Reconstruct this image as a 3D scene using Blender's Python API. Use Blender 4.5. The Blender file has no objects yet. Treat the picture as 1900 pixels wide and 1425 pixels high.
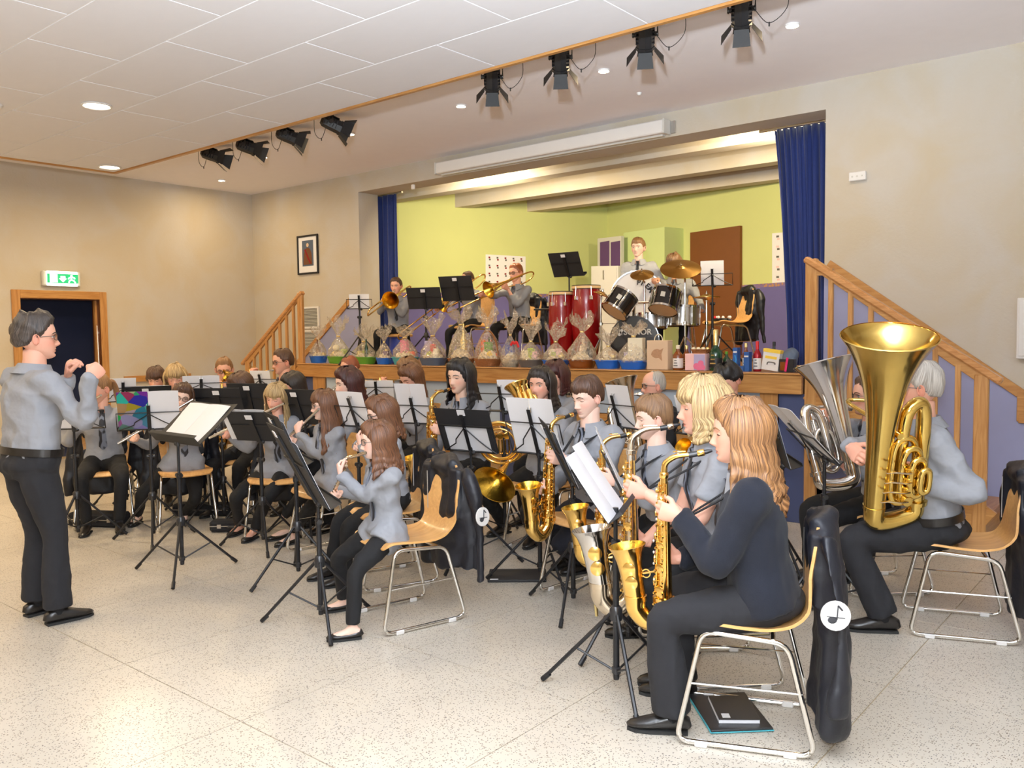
import bpy, math, random
import numpy as np
from mathutils import Matrix, Vector
random.seed(7)
R = math.radians
PI = math.pi
SC = bpy.context.scene
COL = SC.collection
V3 = lambda *a: np.array(a, float)

def unit(v):
    v = np.asarray(v, float)
    return v / (np.linalg.norm(v) + 1e-12)

# ---------------------------------------------------------------- camera
FPX, YAW, PIT, ROL, EYE = 1567.66, R(39.532), R(3.4227), R(-.724), 1.52
cfw = V3(-math.sin(YAW) * math.cos(PIT), math.cos(YAW) * math.cos(PIT), -math.sin(PIT))
_r0 = unit(np.cross(cfw, (0, 0, 1)))
_u0 = np.cross(_r0, cfw)
crt = _r0 * math.cos(ROL) + _u0 * math.sin(ROL)
cup = -_r0 * math.sin(ROL) + _u0 * math.cos(ROL)
CAM = V3(0, 0, EYE)
cd = bpy.data.cameras.new('camera')
cam = bpy.data.objects.new('camera', cd)
COL.objects.link(cam)
cd.sensor_width = 36
cd.lens = FPX / 1900 * 36
cd.clip_start = .05
mm = Matrix.Identity(4)
for i in range(3):
    mm[i][0], mm[i][1], mm[i][2], mm[i][3] = crt[i], cup[i], -cfw[i], CAM[i]
cam.matrix_world = mm
SC.camera = cam

def ray(x, y):
    return cfw + crt * (x - 950) / FPX - cup * (y - 712.5) / FPX

def at(x, y, d):
    """the point of the hall seen at this place of the photograph, d metres deep"""
    return CAM + ray(x, y) * d

def pl(x, y, ax, v):
    q = ray(x, y)
    return CAM + q * ((v - CAM[ax]) / q[ax])

# ---------------------------------------------------------------- light
SC.view_settings.view_transform = 'Standard'
SC.view_settings.look = 'None'
SC.view_settings.gamma = 1
SC.view_settings.use_curve_mapping = False
SC.view_settings.exposure = 0.0
SC.cycles.use_denoising = True
SC.cycles.max_bounces = 8
SC.cycles.transparent_max_bounces = 24
SC.cycles.sample_clamp_indirect = 6
w = bpy.data.worlds.new('world')
SC.world = w
w.use_nodes = True
w.node_tree.nodes['Background'].inputs[0].default_value = (1, .86, .68, 1)
w.node_tree.nodes['Background'].inputs[1].default_value = .0

def lamp(name, kind, loc, energy, color, size=.1, to=None, spot=None, blend=.5):
    l = bpy.data.lights.new(name, kind)
    l.energy = energy
    l.color = color
    if kind == 'AREA':
        l.shape = 'DISK'
        l.size = size
    else:
        l.shadow_soft_size = size
    if spot:
        l.spot_size = R(spot)
        l.spot_blend = blend
    o = bpy.data.objects.new(name, l)
    o.location = loc
    if to is not None:
        o.rotation_euler = Vector(np.asarray(to, float) - np.asarray(loc, float)).to_track_quat('-Z', 'Y').to_euler()
    COL.objects.link(o)
    return o

FLASH = CAM + cup * .16 + cfw * .02
lamp('camera_flash', 'POINT', FLASH, 290, (.90, .95, 1), .04)
lamp('bounced_flash', 'SPOT', (0, -.3, 2.0), 3800, (.84, .93, 1), .08, (-.5, .5, 3.4), 130, 1)
WARM = (1, .76, .45)
DROPZ, CEILZ = 3.42, 3.66
BIGL = [(-7.05, 3.27), (-9.45, 4.5), (-9.45, 1.9), (-7.05, .7), (-5.2, -.9), (-9.45, -.6), (-7.05, -2.2)]
SMALL = [(-10.45, 6.5), (-8.74, 6.0), (-7.09, 5.95), (-5.47, 5.93), (-3.88, 5.93), (-2.32, 5.95)]
for x, y in BIGL:
    lamp('downlight_lamp', 'AREA', (x, y, DROPZ - .02), 40, WARM, .17, (x, y, 0))
for x, y in SMALL:
    lamp('small_downlight_lamp', 'AREA', (x, y, CEILZ - .012), 15, WARM, .07, (x, y, 0))
# work lights of the stage, behind the lintel
lamp('stage_lamp', 'AREA', (-7.2, 8.05, 3.35), 85, (1, .82, .52), .3, (-7.6, 10.5, 1.8))
lamp('stage_lamp', 'AREA', (-3.4, 8.05, 3.35), 85, (1, .82, .52), .3, (-3.6, 11, 1.8))

# ---------------------------------------------------------------- materials
def _n(t, kind, **kw):
    n = t.nodes.new(kind)
    for k, v in kw.items():
        setattr(n, k, v)
    return n

def mat(name, col, rough=.5, metal=0., var=.08, vscale=8., bump=0., bscale=60., coat=0., spec=.5, sheen=0., alpha=1., trans=0., stretch=None, bdetail=3., attr=None, emit=None):
    """procedural material: base colour broken up by noise, optional bump"""
    m = bpy.data.materials.new(name)
    m.use_nodes = True
    t = m.node_tree
    b = t.nodes['Principled BSDF']
    I = b.inputs
    I['Roughness'].default_value = rough
    I['Metallic'].default_value = metal
    I['Specular IOR Level'].default_value = spec
    I['Coat Weight'].default_value = coat
    I['Sheen Weight'].default_value = sheen
    I['Alpha'].default_value = alpha
    I['Transmission Weight'].default_value = trans
    L = t.links.new
    tc = _n(t, 'ShaderNodeTexCoord')
    mp = _n(t, 'ShaderNodeMapping')
    if stretch:
        mp.inputs['Scale'].default_value = stretch
    L(tc.outputs['Object'], mp.inputs[0])
    nz = _n(t, 'ShaderNodeTexNoise')
    nz.inputs['Scale'].default_value = vscale
    nz.inputs['Detail'].default_value = 4
    L(mp.outputs[0], nz.inputs['Vector'])
    mx = _n(t, 'ShaderNodeMix', data_type='RGBA')
    c = np.array(col[:3])
    mx.inputs[6].default_value = (*(c * (1 - var)), 1)
    mx.inputs[7].default_value = (*np.minimum(c * (1 + var), 1), 1)
    L(nz.outputs[0], mx.inputs[0])
    out = mx.outputs[2]
    if attr:
        for an, ac in attr:
            a = _n(t, 'ShaderNodeAttribute', attribute_name=an)
            m2 = _n(t, 'ShaderNodeMix', data_type='RGBA')
            L(a.outputs['Fac'], m2.inputs[0])
            L(out, m2.inputs[6])
            m2.inputs[7].default_value = (*ac, 1)
            out = m2.outputs[2]
    L(out, I['Base Color'])
    if bump:
        n2 = _n(t, 'ShaderNodeTexNoise')
        n2.inputs['Scale'].default_value = bscale
        n2.inputs['Detail'].default_value = bdetail
        L(mp.outputs[0], n2.inputs['Vector'])
        bp = _n(t, 'ShaderNodeBump')
        bp.inputs['Strength'].default_value = 1
        bp.inputs['Distance'].default_value = bump
        L(n2.outputs[0], bp.inputs['Height'])
        L(bp.outputs[0], I['Normal'])
    if emit:
        I['Emission Color'].default_value = (*emit[0], 1)
        I['Emission Strength'].default_value = emit[1]
    return m

def s2l(*c):
    return tuple(((x / 255 + .055) / 1.055) ** 2.4 if x / 255 > .04045 else x / 255 / 12.92 for x in c)

def wood(name, c1, c2, axis, rough=.35, scale=6.):
    m = bpy.data.materials.new(name)
    m.use_nodes = True
    t = m.node_tree
    L = t.links.new
    b = t.nodes['Principled BSDF']
    b.inputs['Roughness'].default_value = rough
    b.inputs['Coat Weight'].default_value = .15
    tc = _n(t, 'ShaderNodeTexCoord')
    mp = _n(t, 'ShaderNodeMapping')
    sc = [scale * 3] * 3
    sc[axis] = scale * .22
    mp.inputs['Scale'].default_value = sc
    L(tc.outputs['Object'], mp.inputs[0])
    n = _n(t, 'ShaderNodeTexNoise')
    n.inputs['Scale'].default_value = 2.2
    n.inputs['Detail'].default_value = 6
    n.inputs['Distortion'].default_value = 1.2
    L(mp.outputs[0], n.inputs['Vector'])
    r = _n(t, 'ShaderNodeValToRGB')
    r.color_ramp.elements[0].position = .3
    r.color_ramp.elements[0].color = (*c1, 1)
    r.color_ramp.elements[1].position = .7
    r.color_ramp.elements[1].color = (*c2, 1)
    L(n.outputs[0], r.inputs[0])
    L(r.outputs[0], b.inputs['Base Color'])
    return m

M = {}
M['cream'] = mat('cream_sponged_plaster', s2l(202, 193, 181), .85, var=.03, vscale=9, bump=.002, bscale=40)
def _sponge(m):
    t = m.node_tree
    L = t.links.new
    g = _n(t, 'ShaderNodeNewGeometry')
    n = _n(t, 'ShaderNodeTexNoise')
    n.inputs['Scale'].default_value = 1.7
    n.inputs['Detail'].default_value = 5
    n.inputs['Distortion'].default_value = .8
    L(g.outputs['Position'], n.inputs['Vector'])
    r = _n(t, 'ShaderNodeValToRGB')
    r.color_ramp.elements[0].position = .36
    r.color_ramp.elements[1].position = .66
    r.color_ramp.elements[0].color = (*s2l(193, 181, 160), 1)
    r.color_ramp.elements[1].color = (*s2l(195, 188, 178), 1)
    L(n.outputs[0], r.inputs[0])
    L(r.outputs[0], t.nodes['Principled BSDF'].inputs['Base Color'])
_sponge(M['cream'])
M['ceil'] = mat('white_ceiling_paint', s2l(242, 238, 242), .9, var=.02)
M['panel'] = mat('mineral_ceiling_panel', s2l(226, 225, 230), .9, var=.02, bump=.0006, bscale=300)
M['joint'] = mat('ceiling_joint_white', s2l(236, 232, 230), .8)
M['oakX'] = wood('oak_along_x', s2l(165, 112, 58), s2l(196, 146, 86), 0)
M['oakY'] = wood('oak_along_y', s2l(165, 112, 58), s2l(196, 146, 86), 1)
M['oakZ'] = wood('oak_along_z', s2l(165, 112, 58), s2l(200, 150, 92), 2)
M['rail'] = wood('orange_beech_rail', s2l(168, 112, 60), s2l(206, 152, 98), 0, .3)
M['beech'] = wood('beech_plywood', s2l(205, 150, 88), s2l(228, 178, 112), 1, .3, 4)
M['doorbrown'] = mat('brown_door_paint', s2l(122, 70, 28), .5)
M['darkjamb'] = wood('dark_brown_jamb', s2l(84, 44, 20), s2l(112, 62, 30), 2)
M['lime'] = mat('lime_green_wall_paint', s2l(206, 212, 142), .85, var=.03, vscale=3)
M['limebox'] = mat('pale_lime_paint', s2l(200, 216, 150), .8, var=.02)
M['violet'] = mat('violet_wall_paint', s2l(108, 102, 160), .85, var=.04)
M['periw'] = mat('periwinkle_wall_paint', s2l(152, 156, 192), .85, var=.04)
M['skirtblue'] = mat('pale_blue_front_panel', s2l(176, 190, 206), .8, var=.04)
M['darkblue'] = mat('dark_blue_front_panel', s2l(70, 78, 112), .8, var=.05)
M['curtain'] = mat('royal_blue_curtain', s2l(22, 46, 114), .75, var=.15, vscale=30, sheen=.3)
M['stagefloor'] = wood('stage_floor_boards', s2l(120, 80, 45), s2l(150, 105, 62), 0, .5)
M['white'] = mat('white_lacquer', s2l(226, 224, 222), .45, var=.02)
M['offwhite'] = mat('offwhite_plastic', s2l(206, 204, 198), .5, var=.02)
M['paper'] = mat('white_paper', s2l(232, 232, 236), .7, var=.015, vscale=20)
M['ink'] = mat('printed_ink', (.03, .03, .035), .7)
M['staff'] = mat('printed_staff_grey', s2l(196, 196, 200), .7)
M['black'] = mat('black_satin_paint', (.012, .012, .014), .4, var=.2, spec=.4)
M['blackmatt'] = mat('black_matt_paint', (.016, .016, .018), .65, var=.2)
M['blackplastic'] = mat('black_plastic', (.02, .02, .022), .3, var=.2)
M['rubber'] = mat('black_rubber', (.015, .015, .015), .8)
M['chrome'] = mat('chrome_tube', (.82, .81, .78), .12, 1, var=.02)
M['steel'] = mat('brushed_steel', (.62, .61, .60), .3, 1, var=.04)
M['brass'] = mat('gold_lacquered_brass', (.92, .60, .18), .16, 1, var=.06)
M['brassdark'] = mat('aged_tuba_brass', (.80, .56, .16), .14, 1, var=.14, vscale=10)
M['bellin'] = mat('engraved_gold_bell', (.86, .46, .06), .25, 1, var=.4, vscale=60, bump=.001, bscale=90)
M['silver'] = mat('silver_plate', (.78, .75, .71), .13, 1, var=.06)
M['nickel'] = mat('warm_nickel', (.72, .62, .48), .18, 1, var=.08)
M['shirt'] = mat('grey_blue_cotton_shirt', s2l(142, 144, 150), .85, var=.06, vscale=14, bump=.011, bscale=15, bdetail=2)
M['shirtlt'] = mat('pale_grey_cotton_shirt', s2l(178, 180, 186), .85, var=.06, vscale=14, bump=.011, bscale=15, bdetail=2)
M['cardigan'] = mat('navy_knit_cardigan', s2l(17, 21, 33), .95, var=.12, vscale=200, bump=.001, bscale=400, sheen=.05)
M['trousers'] = mat('black_twill_trousers', s2l(15, 15, 18), .85, var=.15, vscale=40, bump=.010, bscale=12, bdetail=2)
M['charcoal'] = mat('charcoal_wool_trousers', s2l(28, 28, 32), .9, var=.12, vscale=60, bump=.010, bscale=11, bdetail=2)
M['denim'] = mat('dark_blue_denim', s2l(20, 23, 36), .9, var=.2, vscale=60, bump=.008, bscale=12)
M['jacket'] = mat('navy_nylon_jacket', s2l(17, 19, 28), .5, var=.15, vscale=20, bump=.006, bscale=14, bdetail=3)
M['blackcloth'] = mat('black_cloth', s2l(24, 24, 28), .9, var=.15, bump=.003, bscale=12)
M['leather'] = mat('polished_black_leather', (.015, .013, .012), .28, var=.2, bump=.0006, bscale=80)
M['redlacq'] = mat('cherry_red_lacquer', s2l(140, 14, 16), .18, var=.2, vscale=5, coat=.6)
M['drumblack'] = mat('black_drum_wrap', (.012, .010, .010), .12, var=.2, coat=.5)
M['skinhead'] = mat('natural_drum_head', s2l(226, 190, 140), .55, var=.04)
M['cymbal'] = mat('bronze_cymbal', (.78, .48, .16), .24, 1, var=.15, stretch=(1, 1, 1), vscale=12, bump=.0008, bscale=120)
M['wicker'] = mat('brown_wicker', s2l(140, 88, 46), .7, var=.35, vscale=70, bump=.006, bscale=60)
M['glassy'] = mat('clear_glass', (.95, .97, .97), .05, trans=.9, var=.01)
M['greenglass'] = mat('dark_green_bottle_glass', (.01, .05, .02), .08, var=.2, coat=.5)
M['amberglass'] = mat('amber_whisky_glass', s2l(122, 62, 18), .06, var=.2, coat=.5)
M['goldfoil'] = mat('gold_foil', (.9, .68, .3), .28, 1, var=.2, vscale=40, bump=.003, bscale=80)
M['redfoil'] = mat('red_foil', s2l(150, 20, 34), .3, .4)
M['cardboard'] = mat('pale_kraft_cardboard', s2l(214, 186, 156), .75, var=.04)
M['lens'] = mat('spectacle_lens', (.9, .93, .95), .02, trans=1., var=0, spec=.5)
for k, c in dict(blue=(30, 98, 190), green=(92, 150, 46), teal=(70, 160, 172), greyblue=(82, 96, 118), grey=(92, 88, 84), pink=(222, 112, 150), pinklt=(240, 196, 196), yellow=(236, 200, 70), orange=(232, 92, 40), red=(196, 26, 36), cobalt=(40, 64, 160), magenta=(214, 34, 110), lilac=(176, 168, 206), brown=(110, 66, 36), cream2=(232, 222, 196), lime2=(176, 196, 84), sky=(60, 150, 210), plum=(92, 58, 112), cardblue=(36, 84, 150)).items():
    M[k] = mat(k + '_print', s2l(*c), .45, var=.06, vscale=15)

def cello():
    m = bpy.data.materials.new('crinkled_cellophane')
    m.use_nodes = True
    t = m.node_tree
    L = t.links.new
    t.nodes.remove(t.nodes['Principled BSDF'])
    o = t.nodes['Material Output']
    g = _n(t, 'ShaderNodeBsdfGlossy')
    g.inputs['Roughness'].default_value = .12
    g.inputs['Color'].default_value = (1, .97, .9, 1)
    d = _n(t, 'ShaderNodeBsdfTranslucent')
    d.inputs['Color'].default_value = (.9, .86, .8, 1)
    gd = _n(t, 'ShaderNodeMixShader')
    gd.inputs[0].default_value = .45
    L(g.outputs[0], gd.inputs[1])
    L(d.outputs[0], gd.inputs[2])
    tr = _n(t, 'ShaderNodeBsdfTransparent')
    mx = _n(t, 'ShaderNodeMixShader')
    tc = _n(t, 'ShaderNodeTexCoord')
    n = _n(t, 'ShaderNodeTexNoise')
    n.inputs['Scale'].default_value = 42
    n.inputs['Detail'].default_value = 4
    L(tc.outputs['Object'], n.inputs['Vector'])
    b = _n(t, 'ShaderNodeBump')
    b.inputs['Distance'].default_value = .03
    L(n.outputs[0], b.inputs['Height'])
    L(b.outputs[0], g.inputs['Normal'])
    r = _n(t, 'ShaderNodeMapRange')
    r.inputs[1].default_value = .35
    r.inputs[2].default_value = .7
    r.inputs[3].default_value = .16
    r.inputs[4].default_value = .80
    L(n.outputs[0], r.inputs[0])
    L(r.outputs[0], mx.inputs[0])
    L(tr.outputs[0], mx.inputs[1])
    L(gd.outputs[0], mx.inputs[2])
    L(mx.outputs[0], o.inputs[0])
    return m
M['cello'] = cello()
M['filler'] = mat('shredded_tissue', s2l(206, 190, 160), .6, var=.55, vscale=70)

def terrazzo():
    m = bpy.data.materials.new('pale_terrazzo')
    m.use_nodes = True
    t = m.node_tree
    L = t.links.new
    b = t.nodes['Principled BSDF']
    b.inputs['Roughness'].default_value = .28
    geo = _n(t, 'ShaderNodeNewGeometry')
    base = _n(t, 'ShaderNodeTexNoise')
    base.inputs['Scale'].default_value = 1.3
    base.inputs['Detail'].default_value = 5
    L(geo.outputs['Position'], base.inputs['Vector'])
    r0 = _n(t, 'ShaderNodeValToRGB')
    r0.color_ramp.elements[0].color = (*s2l(188, 180, 167), 1)
    r0.color_ramp.elements[1].color = (*s2l(205, 197, 184), 1)
    r0.color_ramp.elements[0].position = .3
    r0.color_ramp.elements[1].position = .7
    L(base.outputs[0], r0.inputs[0])
    col = r0.outputs[0]
    for sc, th, c in ((75., .17, s2l(146, 134, 118)), (110., .17, s2l(104, 99, 95)), (60., .10, s2l(92, 88, 88)), (140., .2, s2l(112, 100, 84))):
        v = _n(t, 'ShaderNodeTexVoronoi')
        v.inputs['Scale'].default_value = sc
        L(geo.outputs['Position'], v.inputs['Vector'])
        # only some cells carry a chip
        sep = _n(t, 'ShaderNodeSeparateColor')
        L(v.outputs['Color'], sep.inputs[0])
        a = _n(t, 'ShaderNodeMath', operation='LESS_THAN')
        a.inputs[1].default_value = th * 1.7
        L(v.outputs['Distance'], a.inputs[0])
        p = _n(t, 'ShaderNodeMath', operation='LESS_THAN')
        p.inputs[1].default_value = .26
        L(sep.outputs[0], p.inputs[0])
        q = _n(t, 'ShaderNodeMath', operation='MULTIPLY')
        L(a.outputs[0], q.inputs[0])
        L(p.outputs[0], q.inputs[1])
        mx = _n(t, 'ShaderNodeMix', data_type='RGBA')
        L(q.outputs[0], mx.inputs[0])
        L(col, mx.inputs[6])
        mx.inputs[7].default_value = (*c, 1)
        col = mx.outputs[2]
    L(col, b.inputs['Base Color'])
    return m
M['terrazzo'] = terrazzo()
M['joint_floor'] = mat('terrazzo_joint', s2l(176, 156, 122), .6)

def skin(name, c):
    m = mat('skin_' + name, s2l(*c), .5, var=.05, vscale=20, spec=.4, attr=(('blush', tuple(np.array(s2l(*c)) * (1.0, .62, .58))), ('lip', s2l(c[0] - 46, c[1] - 86, c[2] - 78))))
    b = m.node_tree.nodes['Principled BSDF']
    b.inputs['Subsurface Weight'].default_value = .0
    return m
SK = {k: skin(k, c) for k, c in dict(fair=(236, 196, 172), rosy=(230, 176, 152), tan=(220, 172, 142), pale=(242, 206, 188)).items()}

def hairmat(name, c, hi):
    m = mat('hair_' + name, s2l(*c), .42, var=.0, spec=.6)
    t = m.node_tree
    L = t.links.new
    b = t.nodes['Principled BSDF']
    uv = _n(t, 'ShaderNodeAttribute', attribute_name='strand')
    n = _n(t, 'ShaderNodeTexNoise')
    n.noise_dimensions = '2D'
    n.inputs['Scale'].default_value = 1
    n.inputs['Detail'].default_value = 3
    mp2 = _n(t, 'ShaderNodeMapping')
    mp2.inputs['Scale'].default_value = (3.2, .8, 1)
    L(uv.outputs['Vector'], mp2.inputs[0])
    L(mp2.outputs[0], n.inputs['Vector'])
    r = _n(t, 'ShaderNodeValToRGB')
    r.color_ramp.elements[0].position = .38
    r.color_ramp.elements[1].position = .62
    r.color_ramp.elements[0].color = (*s2l(*c), 1)
    r.color_ramp.elements[1].color = (*s2l(*hi), 1)
    L(n.outputs[0], r.inputs[0])
    L(r.outputs[0], b.inputs['Base Color'])
    bp = _n(t, 'ShaderNodeBump')
    bp.inputs['Distance'].default_value = .0025
    bp.inputs['Strength'].default_value = 1
    L(n.outputs[0], bp.inputs['Height'])
    L(bp.outputs[0], b.inputs['Normal'])
    return m
HR = {k: hairmat(k, *c) for k, c in dict(
    dark=((26, 20, 18), (52, 40, 34)), black=((14, 12, 14), (34, 30, 32)), brown=((58, 36, 24), (98, 64, 42)), chestnut=((74, 44, 26), (124, 80, 50)),
    lightbrown=((104, 74, 48), (150, 112, 76)), blond=((134, 104, 66), (216, 186, 134)), strawberry=((98, 64, 38), (172, 124, 78)), red=((44, 16, 16), (78, 30, 28)),
    ginger=((128, 66, 38), (164, 92, 56)), sandy=((120, 84, 50), (166, 122, 78)), grey=((150, 142, 132), (206, 200, 192)), pepper=((34, 28, 26), (84, 74, 68))).items()}
M['eyewhite'] = mat('eye_white', s2l(232, 226, 220), .2)
M['iris'] = mat('dark_iris', s2l(46, 34, 28), .15)

def tiemat():
    m = mat('patterned_dark_tie', (.02, .02, .025), .6)
    t = m.node_tree
    L = t.links.new
    b = t.nodes['Principled BSDF']
    tc = _n(t, 'ShaderNodeTexCoord')
    v = _n(t, 'ShaderNodeTexWave')
    v.inputs['Scale'].default_value = 9
    v.inputs['Distortion'].default_value = 9
    v.inputs['Detail'].default_value = 1
    L(tc.outputs['Object'], v.inputs['Vector'])
    r = _n(t, 'ShaderNodeValToRGB')
    e = r.color_ramp.elements
    e[0].color = (.012, .013, .018, 1)
    e[0].position = .45
    e[1].color = (*s2l(110, 116, 130), 1)
    e[1].position = .8
    L(v.outputs['Fac'], r.inputs[0])
    L(r.outputs[0], b.inputs['Base Color'])
    return m
M['tie'] = tiemat()
M['lash'] = mat('dark_lashes', s2l(38, 26, 22), .6)
M['glassframe'] = mat('dark_metal_spectacle_frame', (.10, .09, .085), .3, .8)
# ---------------------------------------------------------------- mesh helpers
def empty(name, loc=(0, 0, 0), rot=None, label=None, cat=None, group=None, matrix=None):
    o = bpy.data.objects.new(name, None)
    COL.objects.link(o)
    o.empty_display_size = .05
    o.location = loc
    if rot is not None:
        o.rotation_euler = rot
    if matrix is not None:
        o.matrix_world = Matrix([list(r) for r in matrix])
    return tag(o, label, cat, group)

def tag(o, label=None, cat=None, group=None, kind=None):
    if label: o['label'] = label
    if cat: o['category'] = cat
    if group: o['group'] = group
    if kind: o['kind'] = kind
    return o

def frames(p):
    """parallel-transport frames along a polyline"""
    p = np.asarray(p, float)
    n = len(p)
    t = np.zeros_like(p)
    t[1:-1] = p[2:] - p[:-2]
    t[0] = p[1] - p[0]
    t[-1] = p[-1] - p[-2]
    t /= np.linalg.norm(t, axis=1)[:, None] + 1e-12
    a = V3(0, 0, 1) if abs(t[0][2]) < .9 else V3(1, 0, 0)
    u = unit(np.cross(t[0], a))
    U = [u]
    for i in range(1, n):
        u = u - t[i] * (u @ t[i])
        u = unit(u)
        U.append(u)
    U = np.array(U)
    return t, U, np.cross(t, U)

def smooth_path(p, k=6, closed=False):
    """Catmull-Rom through the points; extra columns (radius) come along"""
    p = np.asarray(p, float)
    if closed:
        q = np.vstack([p[-1], p, p[0], p[1]])
    else:
        q = np.vstack([2 * p[0] - p[1], p, 2 * p[-1] - p[-2]])
    out = []
    for i in range(1, len(q) - 2):
        a, b, c, d = q[i - 1], q[i], q[i + 1], q[i + 2]
        for j in range(k):
            t = j / k
            out.append(.5 * ((2 * b) + (-a + c) * t + (2 * a - 5 * b + 4 * c - d) * t * t + (-a + 3 * b - 3 * c + d) * t ** 3))
    if not closed:
        out.append(q[-2])
    return np.array(out)

class MB:
    def __init__(s):
        s.v, s.f, s.m, s.n = [], [], [], 0
        s.attr = {}
    def add(s, v, f, m=0, attr=None):
        v = np.asarray(v, float).reshape(-1, 3)
        o = s.n
        for k in set(s.attr) | set(attr or {}):
            if k not in s.attr:
                s.attr[k] = [np.zeros((o,) + np.asarray(attr[k]).shape[1:])] if o else []
            s.attr[k].append(np.asarray(attr[k], float) if attr and k in attr else np.zeros((len(v),) + s.attr[k][0].shape[1:]))
        s.v.append(v)
        s.f.extend([tuple(int(i) + o for i in q) for q in f])
        s.m.extend([m] * len(f))
        s.n += len(v)
        return s
    def verts(s):
        return np.vstack(s.v) if s.v else np.zeros((0, 3))
    def box(s, c, size, m=0, rot=None, bev=0.):
        c = np.asarray(c, float)
        h = np.asarray(size, float) / 2
        if bev <= 0:
            v = np.array([(x, y, z) for x in (-1, 1) for y in (-1, 1) for z in (-1, 1)]) * h
            f = [(0, 1, 3, 2), (4, 6, 7, 5), (0, 4, 5, 1), (2, 3, 7, 6), (0, 2, 6, 4), (1, 5, 7, 3)]
        else:
            b = min(bev, h.min() * .9)
            v = []
            for x in (-1, 1):
                for y in (-1, 1):
                    for z in (-1, 1):
                        g = V3(x, y, z)
                        for k in range(3):
                            q = h - b
                            q[k] = h[k]
                            v.append(g * q)
            v = np.array(v)
            I = lambda x, y, z, k: ((x > 0) * 4 + (y > 0) * 2 + (z > 0)) * 3 + k
            f = []
            for k in range(3):
                for sg in (-1, 1):
                    a, b2 = [(1, 2), (2, 0), (0, 1)][k]
                    q = []
                    for p, r in ((-1, -1), (1, -1), (1, 1), (-1, 1)):
                        g = [0, 0, 0]
                        g[k], g[a], g[b2] = sg, p, r
                        q.append(I(*g, k))
                    f.append(tuple(q if sg > 0 else q[::-1]))
            for k in range(3):
                a, b2 = [(1, 2), (2, 0), (0, 1)][k]
                for p in (-1, 1):
                    for r in (-1, 1):
                        g1, g2 = [0, 0, 0], [0, 0, 0]
                        g1[k], g2[k] = -1, 1
                        for g in (g1, g2):
                            g[a], g[b2] = p, r
                        q = (I(*g1, a), I(*g2, a), I(*g2, b2), I(*g1, b2))
                        f.append(q if p * r > 0 else q[::-1])
            for x in (-1, 1):
                for y in (-1, 1):
                    for z in (-1, 1):
                        q = (I(x, y, z, 0), I(x, y, z, 1), I(x, y, z, 2))
                        f.append(q if x * y * z > 0 else q[::-1])
        if rot is not None:
            v = v @ np.asarray(rot, float).T
        return s.add(v + c, f, m)
    def tube(s, p, r, n=8, m=0, cap=True, flat=None, up=None, closed=False):
        """r: radius or list, or list of (ru, rv); up: fixed reference for the u axis"""
        p = np.asarray(p, float)
        N = len(p)
        t, U, W = frames(np.vstack([p, p[:1]]) if closed else p)
        t, U, W = t[:N], U[:N], W[:N]
        if up is not None:
            up = np.asarray(up, float)
            U = np.array([unit((up if up.ndim == 1 else up[i]) - ti * (ti @ (up if up.ndim == 1 else up[i]))) for i, ti in enumerate(t)])
            W = np.cross(t, U)
        r = np.asarray(r, float)
        if r.ndim == 0:
            r = np.full(N, float(r))
        if r.ndim == 1:
            r = np.stack([r, r], 1)
        a = np.linspace(0, 2 * PI, n, endpoint=False)
        ca, sa = np.cos(a), np.sin(a)
        v = p[:, None, :] + U[:, None, :] * (r[:, 0, None] * ca)[..., None] + W[:, None, :] * (r[:, 1, None] * sa)[..., None]
        f = []
        for i in range(N if closed else N - 1):
            k = (i + 1) % N
            for j in range(n):
                l = (j + 1) % n
                f.append((i * n + j, i * n + l, k * n + l, k * n + j))
        if cap and not closed:
            f.append(tuple(range(n - 1, -1, -1)))
            f.append(tuple((N - 1) * n + j for j in range(n)))
        return s.add(v.reshape(-1, 3), f, m)
    def lathe(s, prof, n=24, m=0, c=(0, 0, 0), ax=(0, 0, 1), cap=True, ref=None):
        """prof: (radius, height) pairs about the axis"""
        ax = unit(ax)
        a0 = V3(1, 0, 0) if abs(ax[0]) < .9 else V3(0, 1, 0)
        if ref is not None:
            a0 = np.asarray(ref, float)
        U = unit(a0 - ax * (a0 @ ax))
        W = np.cross(ax, U)
        a = np.linspace(0, 2 * PI, n, endpoint=False)
        ring = U[None] * np.cos(a)[:, None] + W[None] * np.sin(a)[:, None]
        v = np.concatenate([np.asarray(c, float) + ring * r + ax * h for r, h in prof])
        f = []
        N = len(prof)
        for i in range(N - 1):
            for j in range(n):
                l = (j + 1) % n
                f.append((i * n + j, i * n + l, (i + 1) * n + l, (i + 1) * n + j))
        if cap:
            if prof[0][0] > 1e-5: f.append(tuple(range(n - 1, -1, -1)))
            if prof[-1][0] > 1e-5: f.append(tuple((N - 1) * n + j for j in range(n)))
        return s.add(v, f, m)
    def ell(s, c, r, n=12, k=8, m=0, B=None):
        """ellipsoid, axes = rows of B"""
        B = np.eye(3) if B is None else np.asarray(B, float)
        r = np.broadcast_to(np.asarray(r, float), (3,))
        v, f = [], []
        for i in range(k + 1):
            th = PI * (i / k) if 0 < i < k else (1e-3 if i == 0 else PI - 1e-3)
            for j in range(n):
                ph = 2 * PI * j / n
                v.append((math.sin(th) * math.cos(ph), math.sin(th) * math.sin(ph), math.cos(th)))
        v = (np.array(v) * r) @ B + np.asarray(c, float)
        for i in range(k):
            for j in range(n):
                l = (j + 1) % n
                f.append((i * n + j, (i + 1) * n + j, (i + 1) * n + l, i * n + l))
        f.append(tuple(range(n)))
        f.append(tuple(k * n + j for j in range(n - 1, -1, -1)))
        return s.add(v, f, m)
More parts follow.
